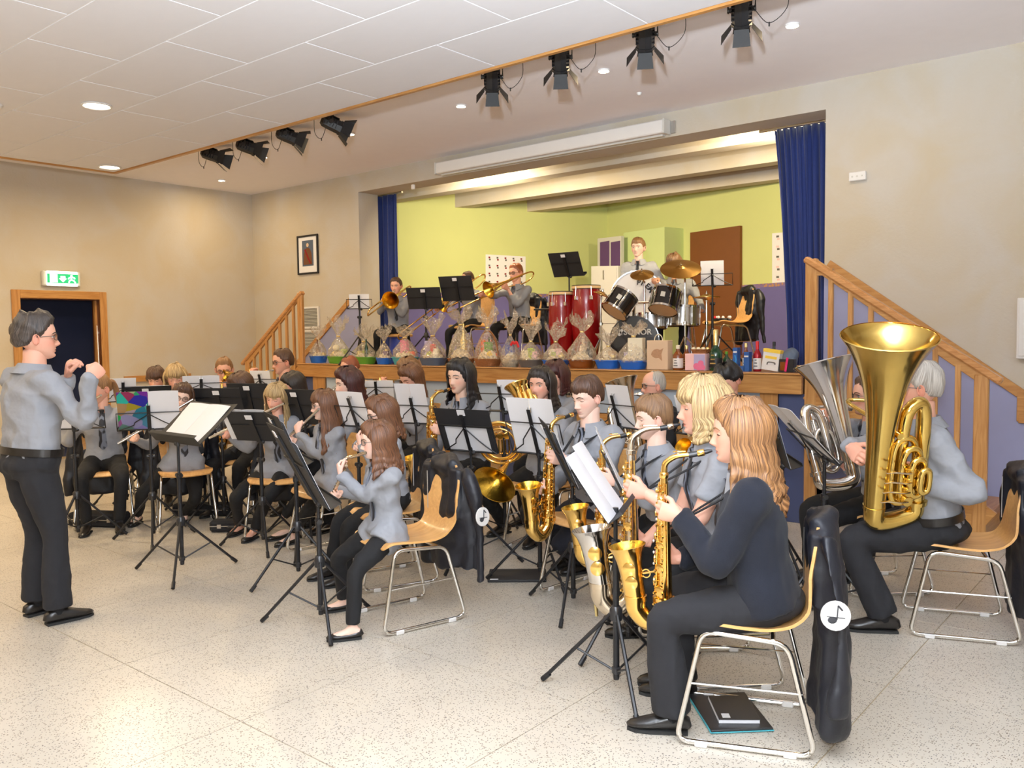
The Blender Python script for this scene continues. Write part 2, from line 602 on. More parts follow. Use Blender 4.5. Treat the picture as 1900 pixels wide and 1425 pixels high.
    def prism(s, poly, d, m=0, B=None, c=(0, 0, 0)):
        """extrude a polygon (local x, y) along local z by d, rows of B = axes"""
        B = np.eye(3) if B is None else np.asarray(B, float)
        n = len(poly)
        v = [(x, y, 0) for x, y in poly] + [(x, y, d) for x, y in poly]
        v = np.array(v, float) @ B + np.asarray(c, float)
        f = [tuple(range(n - 1, -1, -1)), tuple(range(n, 2 * n))] + [(i, (i + 1) % n, n + (i + 1) % n, n + i) for i in range(n)]
        return s.add(v, f, m)
    def grid(s, G, m=0, thick=0., closed_u=False, attr=None):
        """G: (a, b, 3) array of points -> sheet, optionally with thickness"""
        A, Bn = G.shape[:2]
        f = []
        for i in range(A - 1):
            for j in range(Bn - (0 if closed_u else 1)):
                l = (j + 1) % Bn
                f.append((i * Bn + j, i * Bn + l, (i + 1) * Bn + l, (i + 1) * Bn + j))
        if not thick:
            return s.add(G.reshape(-1, 3), f, m, attr)
        du = np.gradient(G, axis=0)
        dv = np.gradient(G, axis=1)
        nn = np.cross(dv, du)
        nn /= np.linalg.norm(nn, axis=2)[..., None] + 1e-12
        v2 = G - nn * thick
        o = A * Bn
        f2 = [tuple(x + o for x in q[::-1]) for q in f]
        e = []
        per = [(0, j) for j in range(Bn)] + [(i, Bn - 1) for i in range(1, A)] + [(A - 1, j) for j in range(Bn - 2, -1, -1)] + [(i, 0) for i in range(A - 2, 0, -1)]
        if not closed_u:
            idx = [i * Bn + j for i, j in per]
            for a, b in zip(idx, idx[1:] + idx[:1]):
                e.append((b, a, a + o, b + o))
        if attr:
            attr = {k: np.concatenate([np.asarray(x), np.asarray(x)]) for k, x in attr.items()}
        return s.add(np.concatenate([G.reshape(-1, 3), v2.reshape(-1, 3)]), f + f2 + e, m, attr)
    def build(s, name, mats, parent=None, smooth=True, angle=40, off=None, label=None, cat=None, group=None, kind=None):
        v = s.verts()
        if off is not None:
            v = v - np.asarray(off, float)
        me = bpy.data.meshes.new(name)
        me.from_pydata(v.tolist(), [], s.f)
        if not isinstance(mats, (list, tuple)):
            mats = [mats]
        for m in mats:
            me.materials.append(m)
        if len(mats) > 1:
            me.polygons.foreach_set('material_index', s.m)
        for k, a in s.attr.items():
            a = np.concatenate(a)
            if a.ndim == 1:
                at_ = me.attributes.new(k, 'FLOAT', 'POINT')
                at_.data.foreach_set('value', a.astype(np.float32))
            else:
                at_ = me.attributes.new(k, 'FLOAT_VECTOR', 'POINT')
                at_.data.foreach_set('vector', a.astype(np.float32).ravel())
        if smooth:
            me.polygons.foreach_set('use_smooth', [True] * len(me.polygons))
            if angle < 180:
                me.set_sharp_from_angle(angle=R(angle))
        me.update()
        o = bpy.data.objects.new(name, me)
        COL.objects.link(o)
        if parent is not None:
            o.parent = parent
        return tag(o, label, cat, group, kind)

def dup(root, name=None, loc=None, rot=None, label=None, group=None, matrix=None, kinds=None):
    """copy of a thing with its parts and sub-parts, meshes shared"""
    r = root.copy()
    COL.objects.link(r)
    if loc is not None: r.location = loc
    if rot is not None: r.rotation_euler = rot
    if matrix is not None: r.matrix_world = Matrix([list(q) for q in matrix])
    if label: r['label'] = label
    if group: r['group'] = group
    def kids(src, dst):
        for c in list(src.children):
            if c.get('_skip'):
                continue
            d = c.copy()
            COL.objects.link(d)
            d.parent = dst
            kids(c, d)
    kids(root, r)
    return r

def piece(me_obj, parent, loc, name=None, rot=None, scale=None):
    o = me_obj.copy()
    COL.objects.link(o)
    o.parent = parent
    o.location = loc
    if rot is not None: o.rotation_euler = rot
    if scale is not None: o.scale = scale
    return o

TMP = bpy.data.scenes.new('workbench')
def remesh(v, f, vox, it=3, fac=.5):
    me = bpy.data.meshes.new('tmp')
    me.from_pydata(np.asarray(v).tolist(), [], f)
    o = bpy.data.objects.new('tmp', me)
    TMP.collection.objects.link(o)
    k = o.modifiers.new('r', 'REMESH')
    k.mode = 'VOXEL'
    k.voxel_size = vox
    if it:
        q = o.modifiers.new('s', 'SMOOTH')
        q.factor = fac
        q.iterations = it
    vl = TMP.view_layers[0]
    vl.update()
    dg = vl.depsgraph
    dg.update()
    e = o.evaluated_get(dg)
    m2 = e.to_mesh()
    n = len(m2.vertices)
    V = np.empty(n * 3, np.float32)
    m2.vertices.foreach_get('co', V)
    Nn = np.empty(n * 3, np.float32)
    m2.vertex_normals.foreach_get('vector', Nn)
    L = np.empty(len(m2.loops), np.int32)
    m2.loops.foreach_get('vertex_index', L)
    S = np.empty(len(m2.polygons), np.int32)
    m2.polygons.foreach_get('loop_start', S)
    T = np.empty(len(m2.polygons), np.int32)
    m2.polygons.foreach_get('loop_total', T)
    F = [tuple(L[a:a + b].tolist()) for a, b in zip(S, T)]
    e.to_mesh_clear()
    bpy.data.objects.remove(o)
    bpy.data.meshes.remove(me)
    return V.reshape(-1, 3).astype(float), F, Nn.reshape(-1, 3).astype(float)

_rs = np.random.RandomState(3)
_K = _rs.normal(size=(12, 3))
_K /= np.linalg.norm(_K, axis=1)[:, None]
_PH = _rs.uniform(0, 6.28, 12)
def wob(p, freq, seed=0):
    """cheap smooth pseudo-noise in -1..1"""
    p = np.asarray(p, float)
    q = p @ np.roll(_K, seed, 0).T * freq + np.roll(_PH, seed * 5 + 1) + seed
    w = np.sin(q[..., :6] + 1.3 * np.sin(q[..., 6:] * .6))
    return w.mean(-1) * 1.8

def txt(body, size, mat_, parent, B, loc, name='lettering', ext=.0008, bold=0., align='CENTER'):
    cu = bpy.data.curves.new(name, 'FONT')
    cu.body = body
    cu.size = size
    cu.extrude = ext
    cu.offset = bold
    cu.align_x = align
    cu.align_y = 'CENTER'
    cu.materials.append(mat_)
    t = bpy.data.objects.new('tmp', cu)
    TMP.collection.objects.link(t)
    vl = TMP.view_layers[0]
    vl.update()
    me = bpy.data.meshes.new_from_object(t.evaluated_get(vl.depsgraph))
    bpy.data.objects.remove(t)
    me.materials.clear()
    me.materials.append(mat_)
    o = bpy.data.objects.new(name, me)
    COL.objects.link(o)
    o.parent = parent
    m = Matrix.Identity(4)
    B = np.asarray(B, float)
    for i in range(3):
        for k in range(3):
            m[i][k] = B[k][i]
        m[i][3] = loc[i]
    o.matrix_local = m
    return o
# ---------------------------------------------------------------- the hall
XL, YW, YS, ZS = -11.23, 7.48, 6.46, 1.17      # left wall, stage wall, stage front, stage height
XR, YB = 3.4, -4.6
PL0, PL1, PTOP, WT = -8.78, -2.615, 3.42, .34  # stage opening
STRUCT = 'structure'

def sbox(name, lo, hi, m, parent=None, kind=STRUCT, bev=0, **k):
    lo, hi = np.array(lo, float), np.array(hi, float)
    return MB().box((lo + hi) / 2, hi - lo, bev=bev).build(name, m, parent, smooth=False, kind=kind if parent is None else None, **k)

fl = sbox('floor', (XL - .3, YB, -.2), (XR, YW, -.004), M['joint_floor'])
TS = .95
proto = None
for i in range(-11, 5):
    for j in range(-7, 7):
        x, y = -1.02 + TS * i, 1.82 + TS * j
        x0, x1, y0, y1 = max(x, XL), min(x + TS, XR), max(y, YB), min(y + TS, YW)
        if x1 - x0 < .03 or y1 - y0 < .03: continue
        if proto is None:
            proto = MB().box((0, 0, -.01), (1, 1, .02)).build('floor_tile', M['terrazzo'], fl, smooth=False)
            o = proto
        else:
            o = piece(proto, fl, (0, 0, 0))
        g = .0025
        o.location = ((x0 + x1) / 2, (y0 + y1) / 2, 0)
        o.scale = (x1 - x0 - 2 * g, y1 - y0 - 2 * g, 1)

# left wall with the doorway
DY0, DY1, DZ = 4.15, 5.17, 2.05
b = MB()
for lo, hi in (((XL - .22, YB, 0), (XL, DY0, CEILZ)), ((XL - .22, DY1, 0), (XL, YW + WT, CEILZ)), ((XL - .22, DY0, DZ), (XL, DY1, CEILZ))):
    b.box((np.array(lo) + hi) / 2, np.array(hi) - lo)
b.build('wall_left', M['cream'], smooth=False, kind=STRUCT)
b = MB()
for lo, hi in (((XL, YW, 0), (PL0, YW + WT, CEILZ)), ((PL1, YW, 0), (XR, YW + WT, CEILZ)), ((PL0, YW, PTOP), (PL1, YW + WT, CEILZ))):
    b.box((np.array(lo) + hi) / 2, np.array(hi) - lo)
b.build('wall_stage', M['cream'], smooth=False, kind=STRUCT)
sbox('wall_right', (XR, YB, 0), (XR + .2, YW + WT, CEILZ), M['cream'])
sbox('wall_rear', (XL - .22, YB - .2, 0), (XR + .2, YB, CEILZ), M['cream'])
sbox('ceiling', (XL - .22, YB - .2, CEILZ), (XR + .2, YW + WT, CEILZ + .15), M['ceil'])

# lower panelled ceiling
EX, EY = -9.75, 4.70
dc = sbox('ceiling', (EX, YB, DROPZ + .006), (XR, EY, DROPZ + .10), M['joint'])
proto = None
for r_ in range(16):
    y1 = 4.68 - .6 * r_
    y0 = max(y1 - .6, YB)
    off = -5.22 if r_ % 2 == 0 else -5.82
    for k in range(-5, 9):
        x0, x1 = max(off + 1.245 * k, EX + .02), min(off + 1.245 * (k + 1), XR)
        if x1 - x0 < .05 or y1 - y0 < .05: continue
        if proto is None:
            proto = MB().box((0, 0, .005), (1, 1, .01)).build('ceiling_panel', M['panel'], dc, smooth=False)
            o = proto
        else:
            o = piece(proto, dc, (0, 0, 0))
        o.location = ((x0 + x1) / 2, (y0 + y1) / 2, DROPZ)
        o.scale = (x1 - x0 - .012, y1 - y0 - .012, 1)
sbox('trim_1', (EX - .02, EY - .012, DROPZ - .012), (XR, EY + .022, CEILZ), M['oakX'])
sbox('trim_2', (EX - .034, YB, DROPZ - .012), (EX, EY - .012, CEILZ), M['oakY'])

# door in the left wall
d = empty('door_1', (XL, (DY0 + DY1) / 2, 0))
tag(d, kind=STRUCT)
def lb(name, lo, hi, m, par, base, bev=0.):
    lo, hi = np.array(lo, float) - base, np.array(hi, float) - base
    return MB().box((lo + hi) / 2, hi - lo, bev=bev).build(name, m, par, smooth=False)
B0 = V3(XL, (DY0 + DY1) / 2, 0)
lb('door_casing', (XL, DY0 - .07, 0), (XL + .02, DY0 + .03, DZ + .08), M['oakZ'], d, B0, .004)
lb('door_casing', (XL, DY1 - .03, 0), (XL + .02, DY1 + .06, DZ + .08), M['oakZ'], d, B0, .004)
lb('door_casing', (XL, DY0 + .03, DZ - .02), (XL + .02, DY1 - .03, DZ + .08), M['oakY'], d, B0, .004)
lb('door_jamb', (XL - .22, DY0, 0), (XL, DY0 + .03, DZ), M['darkjamb'], d, B0)
lb('door_jamb', (XL - .22, DY1 - .03, 0), (XL, DY1, DZ), M['darkjamb'], d, B0)
lb('door_stop', (XL - .13, DY1 - .055, 0), (XL - .08, DY1 - .03, DZ - .03), M['oakZ'], d, B0)
lb('door_head', (XL - .22, DY0 + .03, DZ - .03), (XL, DY1 - .03, DZ), M['darkjamb'], d, B0)
# the dark corridor behind it
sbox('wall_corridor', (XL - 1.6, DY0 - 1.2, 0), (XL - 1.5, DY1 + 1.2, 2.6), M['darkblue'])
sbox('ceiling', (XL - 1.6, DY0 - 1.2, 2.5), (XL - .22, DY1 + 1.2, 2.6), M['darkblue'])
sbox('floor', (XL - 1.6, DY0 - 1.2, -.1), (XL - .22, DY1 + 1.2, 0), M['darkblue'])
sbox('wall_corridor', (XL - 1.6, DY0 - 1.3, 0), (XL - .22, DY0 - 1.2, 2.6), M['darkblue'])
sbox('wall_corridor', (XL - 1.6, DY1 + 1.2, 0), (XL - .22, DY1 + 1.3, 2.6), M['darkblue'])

sbox('baseboard_left', (XL, YB, 0), (XL + .015, DY0 - .07, .075), M['oakY'])
sbox('baseboard_left', (XL, DY1 + .06, 0), (XL + .015, YW, .075), M['oakY'])
sbox('baseboard_stage', (PL1 + 1.4, YW - .015, 0), (XR, YW, .075), M['oakX'])
sbox('trim_3', (XL, DY1 + .25, .93), (XL + .03, YW - 1.1, 1.01), M['oakY'])

# emergency exit sign
e = empty('exit_sign', (XL, 4.66, 2.28), label='lit green emergency exit sign above the open doorway', cat='sign')
MB().box((.03, 0, 0), (.06, .46, .19), bev=.012).build('housing', M['offwhite'], e, smooth=False)
MB().box((.066, 0, 0), (.03, .38, .185), bev=.012).build('lamp_cover', mat('lit_sign_cover', (.9, 1, .9), .4, emit=((.9, 1, .86), 2.2)), e, smooth=False)
SG = mat('lit_green_sign', (.02, .4, .16), .4, emit=((.01, .38, .13), 1.0))
SW = mat('lit_white_pictogram', (.9, 1, .95), .4, emit=((.82, 1, .9), 2.6))
f = MB().box((.083, 0, 0), (.004, .372, .115)).build('sign_face', SG, e, smooth=False)
MB().box((.086, -.11, 0), (.004, .09, .10)).build('door_pictogram', SW, f, smooth=False)
MB().prism([(-.03, .01), (-.03, .028), (-.0, .028), (0, .046), (.045, 0), (0, -.046), (0, -.028), (-.03, -.028)], .004, B=[(0, 0, -1), (0, 1, 0), (1, 0, 0)], c=(.085, 0, 0)).build('arrow_pictogram', SW, f, smooth=False)
q = MB().lathe([(0, 0), (.014, 0), (.014, .004), (0, .004)], 14, c=(.085, .105, .036), ax=(1, 0, 0))
for p in ([(.105, .02), (.10, -.012)], [(.10, -.012), (.075, -.03), (.07, -.05)], [(.10, -.012), (.13, -.022), (.15, -.05)], [(.105, .02), (.075, .012), (.066, -.005)], [(.105, .02), (.135, .016), (.145, .0)]):
    q.tube([(.087, y, z) for y, z in p], .008, 6)
q.build('runner_pictogram', SW, f, smooth=False)

# ---------------------------------------------------------------- stage
def hit(x, y, P, n):
    r_ = ray(x, y)
    return CAM + r_ * (((P - CAM) @ n) / (r_ @ n))
hdir = lambda x, y: unit(ray(x, y) * (1, 1, 0))
PRW = at(1330, 520, 12.4) * (1, 1, 0)
dR = -hdir(-106, 636)                          # along the right rear wall, away from the corner
nR = unit(np.cross(dR, (0, 0, 1)))
PC = hit(1127, 500, PRW, nR) * (1, 1, 0)       # rear corner of the stage
dL = -hdir(4145, 574)                          # along the left stage wall, towards the hall
nL = unit(np.cross(dL, (0, 0, 1)))
tl = (YW + WT - PC[1]) / dL[1]
PLF = PC + dL * tl
tr = (YW + WT - PC[1]) / dR[1] if dR[1] < 0 else 6.5
PRF = PC + dR * min(tr, 6.2)
ZB = hit(807, 543, PC, nL)[2]                  # top of the violet band
ZTOP = hit(1127, 377, PRW, nR)[2]
def wallslab(name, A, Bp, z0, z1, m, th, kind=STRUCT, parent=None, n=None):
    dd = unit(Bp - A)
    n = unit(np.cross(dd, (0, 0, 1))) if n is None else n
    if n @ (CAM - A) > 0: n = -n
    P = [A, Bp, Bp + n * th, A + n * th]
    v = [(*p[:2], z) for z in (z0, z1) for p in P]
    fcs = [(0, 1, 2, 3)[::-1], (4, 5, 6, 7), (0, 1, 5, 4), (1, 2, 6, 5), (2, 3, 7, 6), (3, 0, 4, 7)]
    off = (0, 0, 0)
    return MB().add(v, fcs).build(name, m, parent, smooth=False, kind=kind)
wallslab('wall_stage_left', PLF, PC, ZS, ZTOP + .1, M['lime'], .12)
wallslab('wall_stage_right', PC, PRF, ZS, ZTOP + .1, M['lime'], .12)
tw = V3(0, 0, 0)
for A, Bp in ((PLF, PC), (PC, PRF)):
    dd = unit(Bp - A)
    n = unit(np.cross(dd, (0, 0, 1)))
    if n @ (CAM - A) < 0: n = -n
    wallslab('trim_4', A + n * .006, Bp + n * .006, ZS, ZB - .05, M['violet'], .006)
    o = wallslab('trim_5', A + n * .008, Bp + n * .008, ZB - .05, ZB, M['brown'], .008)
    mt = bpy.data.materials.new('wallpaper_border')
    mt.use_nodes = True
    t_ = mt.node_tree
    ck = _n(t_, 'ShaderNodeTexVoronoi')
    ck.inputs['Scale'].default_value = 22
    g_ = _n(t_, 'ShaderNodeNewGeometry')
    rp = _n(t_, 'ShaderNodeValToRGB')
    rp.color_ramp.interpolation = 'CONSTANT'
    rp.color_ramp.elements[0].color = (*s2l(176, 130, 96), 1)
    rp.color_ramp.elements[1].color = (*s2l(128, 106, 150), 1)
    rp.color_ramp.elements[1].position = .45
    t_.links.new(g_.outputs['Position'], ck.inputs['Vector'])
    t_.links.new(ck.outputs['Distance'], rp.inputs[0])
    t_.links.new(rp.outputs[0], t_.nodes['Principled BSDF'].inputs['Base Color'])
    o.data.materials[0] = mt
# ceiling over the stage with three cross beams
sbox('ceiling', (PL0 - 2.2, YW + WT, ZTOP), (PL1 + 3.2, max(PC[1], PRF[1]) + 1.5, ZTOP + .1), M['cream'])
for k, yb in enumerate((8.55, 9.7, 10.85)):
    sbox('trim_%d' % (6 + k), (PL0 - 2.2, yb, ZTOP - .22), (PL1 + 3.2, yb + .22, ZTOP), M['cream'])
sbox('wall_stage_side', (PL0 - 1.2, YW + WT, ZS), (PL0 - 1.1, PLF[1] + .6, ZTOP), M['cream'])
sbox('wall_stage_side', (PL1 + 3.1, YW + WT, ZS), (PL1 + 3.2, max(PC[1], PRF[1]) + 1.5, ZTOP), M['lime'])
# deck
b = MB().box(((PL0 + PL1) / 2, (YS + YW + WT) / 2 + .01, ZS - .015), (PL1 - PL0 + .05, YW + WT - YS - .0, .03))
b.box(((PL0 + PL1) / 2 + .4, (YW + WT + 15) / 2, ZS - .015), (PL1 - PL0 + 5, 15 - YW - WT, .03))
b.build('floor', M['stagefloor'], smooth=False, kind=STRUCT)
SX0, SX1 = -8.79, -2.42
sf = empty('stage_platform', ((SX0 + SX1) / 2, YS, 0))
tag(sf, 'wide oak fronted stage platform with pale blue panels below its beam', 'stage')
SF0 = V3((SX0 + SX1) / 2, YS, 0)
lb('edge_beam', (SX0, YS - .02, 1.02), (SX1, YS + .03, ZS + .001), M['oakX'], sf, SF0, .004)
lb('edge_cap', (SX0, YS - .035, ZS + .001), (SX1, YS + .06, ZS + .012), M['oakX'], sf, SF0, .004)
xs = lambda px_, y=YS: pl(px_, 725, 1, y)[0]
def fp(name, a, b_, z0, z1, m, y=.04):
    lb(name, (xs(a), YS + y, z0), (xs(b_), YS + y + .02, z1), m, sf, SF0, .003)
for a, b_ in ((579, 601), (962, 984), (1408, 1441), (690, 705), (1150, 1166)):
    fp('front_post', a, b_, 0, 1.02, M['oakZ'], .015)
fp('front_panel', 556, 579, 0, 1.02, M['darkblue'])
fp('front_panel', 601, 690, .62, 1.02, M['skirtblue'])
fp('front_panel', 705, 922, .62, 1.02, M['skirtblue'])
fp('front_panel', 922, 962, 0, 1.02, M['darkblue'])
fp('front_panel', 984, 1150, .78, 1.02, M['skirtblue'])
fp('front_panel', 1166, 1408, .62, 1.02, M['skirtblue'])
fp('front_panel', 1441, 1500, 0, 1.02, M['darkblue'])
for a, b_ in ((601, 690), (705, 922), (984, 1150), (1166, 1408)):
    fp('cupboard_front', a, b_, .04, .775 if a == 984 else .615, M['oakX'], .03)
sk = empty('socket_panel', (0, 0, 0), label='grey socket panel on the pale blue stage front', cat='socket')
x0, x1 = xs(1041), xs(1066)
sk.location = ((x0 + x1) / 2, YS + .035, .94)
MB().box((0, 0, 0), (x1 - x0, .02, .07), bev=.004).build('cover_plate', M['steel'], sk, smooth=False)
for k in (-.03, .0, .03):
    MB().lathe([(0, 0), (.012, 0), (.012, .004), (0, .004)], 12, c=(k, -.014, 0), ax=(0, 1, 0)).build('socket', M['blackplastic'], sk)

# stairs and balustrades, both sides
def stairs(sx, x_top, x_bot, side):
    n = 6
    base = V3((x_top + x_bot) / 2, (YS + YW) / 2, 0)
    r_ = empty('stage_stairs', base, label='wooden steps up to the stage at its %s end' % side, cat='stairs')
    run = abs(x_bot - x_top) / (n - 1)
    for k in range(n - 1):
        z = ZS * (k + 1) / n
        xa = x_bot - sx * run * k
        xb = xa - sx * run
        lb('stair_tread', (min(xa, xb) - .015, YS + .05, z - .035), (max(xa, xb) + .015, YW - .012, z), M['oakY'], r_, base, .004)
        lb('stair_riser', (xa - .01, YS + .05, z - ZS / n), (xa + .01, YW - .012, z - .035), M['oakY'], r_, base)
    q = empty('stair_railing', (x_top, YS, 0), label='oak balustrade with square balusters along the %s stage steps' % side, cat='railing')
    Q = V3(x_top, YS, 0)
    sl = (2.10 - 1.24) / abs(x_bot - x_top)
    zr = lambda x: 2.09 - sl * abs(x - x_top)
    lb('newel_post', (x_top - .045, YS - .0, .0), (x_top + .045, YS + .045, 2.06), M['oakZ'], q, Q, .006)
    lb('newel_post', (x_bot - .045, YS - .0, .0), (x_bot + .045, YS + .045, 1.20), M['oakZ'], q, Q, .006)
    # sloping members
    def slope(name, x0, x1, dz, h, th, m, yo=0, bev=.012):
        a, b_ = V3(x0, YS + .022 + yo, zr(x0) + dz), V3(x1, YS + .022 + yo, zr(x1) + dz)
        ax = unit(b_ - a)
        up = unit(np.cross(ax, (0, 1, 0)))
        MB().box((a + b_) / 2 - Q, (np.linalg.norm(b_ - a), th, h), rot=np.array([ax, (0, 1, 0), up]).T, bev=bev).build(name, m, q, smooth=False)
    slope('handrail', x_top - sx * .05, x_bot + sx * .12, .01, .05, .075, M['rail'])
    slope('rail_board', x_top, x_bot, -.055, .075, .03, M['oakX'], bev=.004)
    slope('stringer', x_top, x_bot + sx * .05, -1.02, .20, .035, M['oakX'], bev=.004)
    m_ = 8
    for k in range(1, m_):
        x = x_top + (x_bot - x_top) * k / m_
        lb('baluster', (x - .018, YS + .006, zr(x) - 1.05), (x + .018, YS + .036, zr(x) - .07), M['oakZ'], q, Q, .003)
    lb('landing_block', (min(x_top, x_top + sx * .16), YS + .003, 1.93), (max(x_top, x_top + sx * .16), YS + .04, 1.98), M['oakX'], q, Q) if sx > 0 else None
stairs(-1, -8.75, -9.93, 'far left')
stairs(1, -2.36, -1.19, 'right hand')

# painted dado with its sloping oak trim on the stage wall
def dado(pts, trimpts, k):
    B_ = [(1, 0, 0), (0, 0, 1), (0, -1, 0)]
    MB().prism(pts, .004, B=B_, c=(0, YW, 0)).build('wall_dado', M['periw'], smooth=False, kind=STRUCT)
    for q_, (a, b_) in enumerate(zip(trimpts, trimpts[1:])):
        yq = YW - .012 - .0015 * q_
        a, b_ = V3(a[0], yq, a[1]), V3(b_[0], yq, b_[1])
        ax = unit(b_ - a)
        up = unit(np.cross(ax, (0, 1, 0)))
        MB().box((a + b_) / 2, (np.linalg.norm(b_ - a) + .05, .024, .075), rot=np.array([ax, (0, 1, 0), up]).T, bev=.004).build('trim_%d' % k, M['oakX'], smooth=False, kind=STRUCT)
dado([(-10.9, 0), (PL0, 0), (PL0, 2.06), (-8.95, 2.02), (-10.15, 1.16), (-10.9, .62)], [(-10.9, .62), (-8.95, 2.02)], 9)
dado([(PL1, 0), (XR, 0), (XR, .82), (-1.09, .82), (-1.09, 1.0), (-2.5, 2.03), (PL1, 2.06)], [(-2.56, 2.075), (-1.09, 1.0), (-1.09, .82), (XR, .82)], 10)

# curtains
def curtain(p, label, y0, fold, z1=3.40):
    A, Bp = p
    n = 90
    rows = 14
    G = np.zeros((rows, n, 3))
    base = V3((A[0] + Bp[0]) / 2, y0, ZS)
    for i in range(rows):
        tt = i / (rows - 1)
        for j in range(n):
            u_ = j / (n - 1)
            xa = A[0] + (A[1] - A[0]) * tt ** .8
            xb = Bp[0] + (Bp[1] - Bp[0]) * tt
            x = xa + (xb - xa) * u_
            ph = u_ * fold * 2 * PI
            am = .035 + .012 * math.sin(3 * u_ * PI + 1)
            G[i, j] = (x - base[0] + .01 * math.sin(2 * ph + tt), am * math.sin(ph + .5 * math.sin(2.2 * tt + u_ * 5)) + .01 * math.sin(3.1 * ph + 2 * tt), (z1 - ZS) * (1 - tt) + .015)
    r_ = empty('stage_curtain', base, label=label, cat='curtain')
    MB().grid(G, thick=.006).build('curtain_cloth', M['curtain'], r_, angle=180)
    MB().tube([(A[0] - base[0] - .15, 0, z1 - ZS + .03), (Bp[0] - base[0] + .1, 0, z1 - ZS + .03)], .014, 10).build('curtain_rod', M['steel'], r_)
yc = YW + WT + .10
gx = lambda px_, y, yy=yc: pl(px_, y, 1, yy)[0]
curtain(((gx(688, 372), gx(690, 560)), (gx(737, 366), gx(741, 600))), 'narrow royal blue stage curtain at the far left of the opening', yc, 5)
curtain(((gx(1437, 240), gx(1461, 640)), (gx(1540, 240), gx(1540, 640))), 'wide royal blue stage curtain behind the right newel post', yc, 8)

# projection screen case, picture, grilles, small fittings
e = empty('screen_case', (-5.67, YW, 3.505), label='long white roller screen case above the stage opening', cat='projection screen')
MB().box((0, -.075, 0), (3.07, .13, .13), bev=.01).build('case', M['white'], e, smooth=False)
MB().box((0, -.05, -.072), (3.0, .05, .02)).build('screen_bar', M['offwhite'], e, smooth=False)
for s in (-1, 1):
    MB().box((s * 1.545, -.075, 0), (.02, .14, .14), bev=.004).build('end_cap', M['offwhite'], e, smooth=False)
MB().box((1.585, -.012, .0), (.05, .02, .12), bev=.003).build('bracket', M['steel'], e, smooth=False)
e = empty('framed_portrait', (-9.88, YW, 2.67), label='black framed portrait print with white mount on the stage wall', cat='picture')
for lo, hi in (((-.235, -.275), (-.21, .275)), ((.21, -.275), (.235, .275)), ((-.21, .25), (.21, .275)), ((-.21, -.275), (.21, -.25))):
    MB().box(((lo[0] + hi[0]) / 2, -.014, (lo[1] + hi[1]) / 2), (hi[0] - lo[0], .024, hi[1] - lo[1]), bev=.003).build('frame_rail', M['black'], e, smooth=False)
MB().box((0, -.008, 0), (.43, .006, .51)).build('mount', M['paper'], e, smooth=False)
f = MB().box((0, -.012, .02), (.25, .003, .36)).build('print', M['greyblue'], e, smooth=False)
MB().prism([(-.1, -.16), (.1, -.16), (.085, .0), (.05, .06), (.02, .075), (-.02, .075), (-.05, .06), (-.085, 0)], .002, B=[(1, 0, 0), (0, 0, 1), (0, -1, 0)], c=(0, -.0135, .02)).build('printed_coat', M['brown'], f, smooth=False)
MB().prism([(-.075, .05), (-.05, .06), (.07, -.14), (.045, -.15)], .002, B=[(1, 0, 0), (0, 0, 1), (0, -1, 0)], c=(0, -.0155, .02)).build('printed_sash', M['redfoil'], f, smooth=False)
MB().lathe([(0, 0), (.028, 0), (.028, .002), (0, .002)], 16, c=(0, -.0135, .135), ax=(0, -1, 0)).build('printed_face', M['cardboard'], f, smooth=False)
for z, lab in ((1.78, 'upper white ventilation grille beside the left stage steps'), (1.45, 'lower white ventilation grille beside the left stage steps')):
    e = empty('ventilation_grille', (-9.87, YW, z), label=lab, cat='grille')
    for lo, hi in (((-.21, -.155), (-.18, .155)), ((.18, -.155), (.21, .155)), ((-.18, .13), (.18, .155)), ((-.18, -.155), (.18, -.13))):
        MB().box(((lo[0] + hi[0]) / 2, -.012, (lo[1] + hi[1]) / 2), (hi[0] - lo[0], .02, hi[1] - lo[1])).build('grille_frame', M['white'], e, smooth=False)
    MB().box((0, -.002, 0), (.36, .004, .26)).build('grille_back', M['grey'], e, smooth=False)
    p0 = None
    for k in range(13):
        zz = -.12 + .02 * k
        if p0 is None:
            p0 = MB().box((0, 0, 0), (.36, .016, .004), rot=Matrix.Rotation(R(35), 3, 'X')).build('grille_slat', M['offwhite'], e, smooth=False)
            p0.location = (0, -.012, zz)
        else:
            piece(p0, e, (0, -.012, zz))
e = empty('junction_box', (-2.335, YW, 2.81), label='small white electrical box high on the right wall', cat='box')
MB().box((0, -.02, 0), (.14, .04, .075), bev=.006).build('lid', M['white'], e, smooth=False)
for s in (-.04, .0, .04):
    MB().lathe([(0, 0), (.008, 0), (.006, .004), (0, .004)], 10, c=(s, -.04, 0), ax=(0, -1, 0)).build('screw_cap', M['offwhite'], e)
e = empty('wall_cabinet', (-.99, YW, 1.51), label='white metal case at the right edge of the stage wall', cat='cabinet')
MB().box((0, -.05, 0), (.28, .10, .46), bev=.006).build('body', M['white'], e, smooth=False)
MB().box((0, -.103, .0), (.25, .008, .42), bev=.003).build('door', M['white'], e, smooth=False)
e = empty('wall_sensor', (-7.72, YW, 3.36), label='tiny white sensor box on the lintel', cat='sensor')
MB().box((0, -.015, 0), (.05, .03, .06), bev=.006).build('housing', M['white'], e, smooth=False)

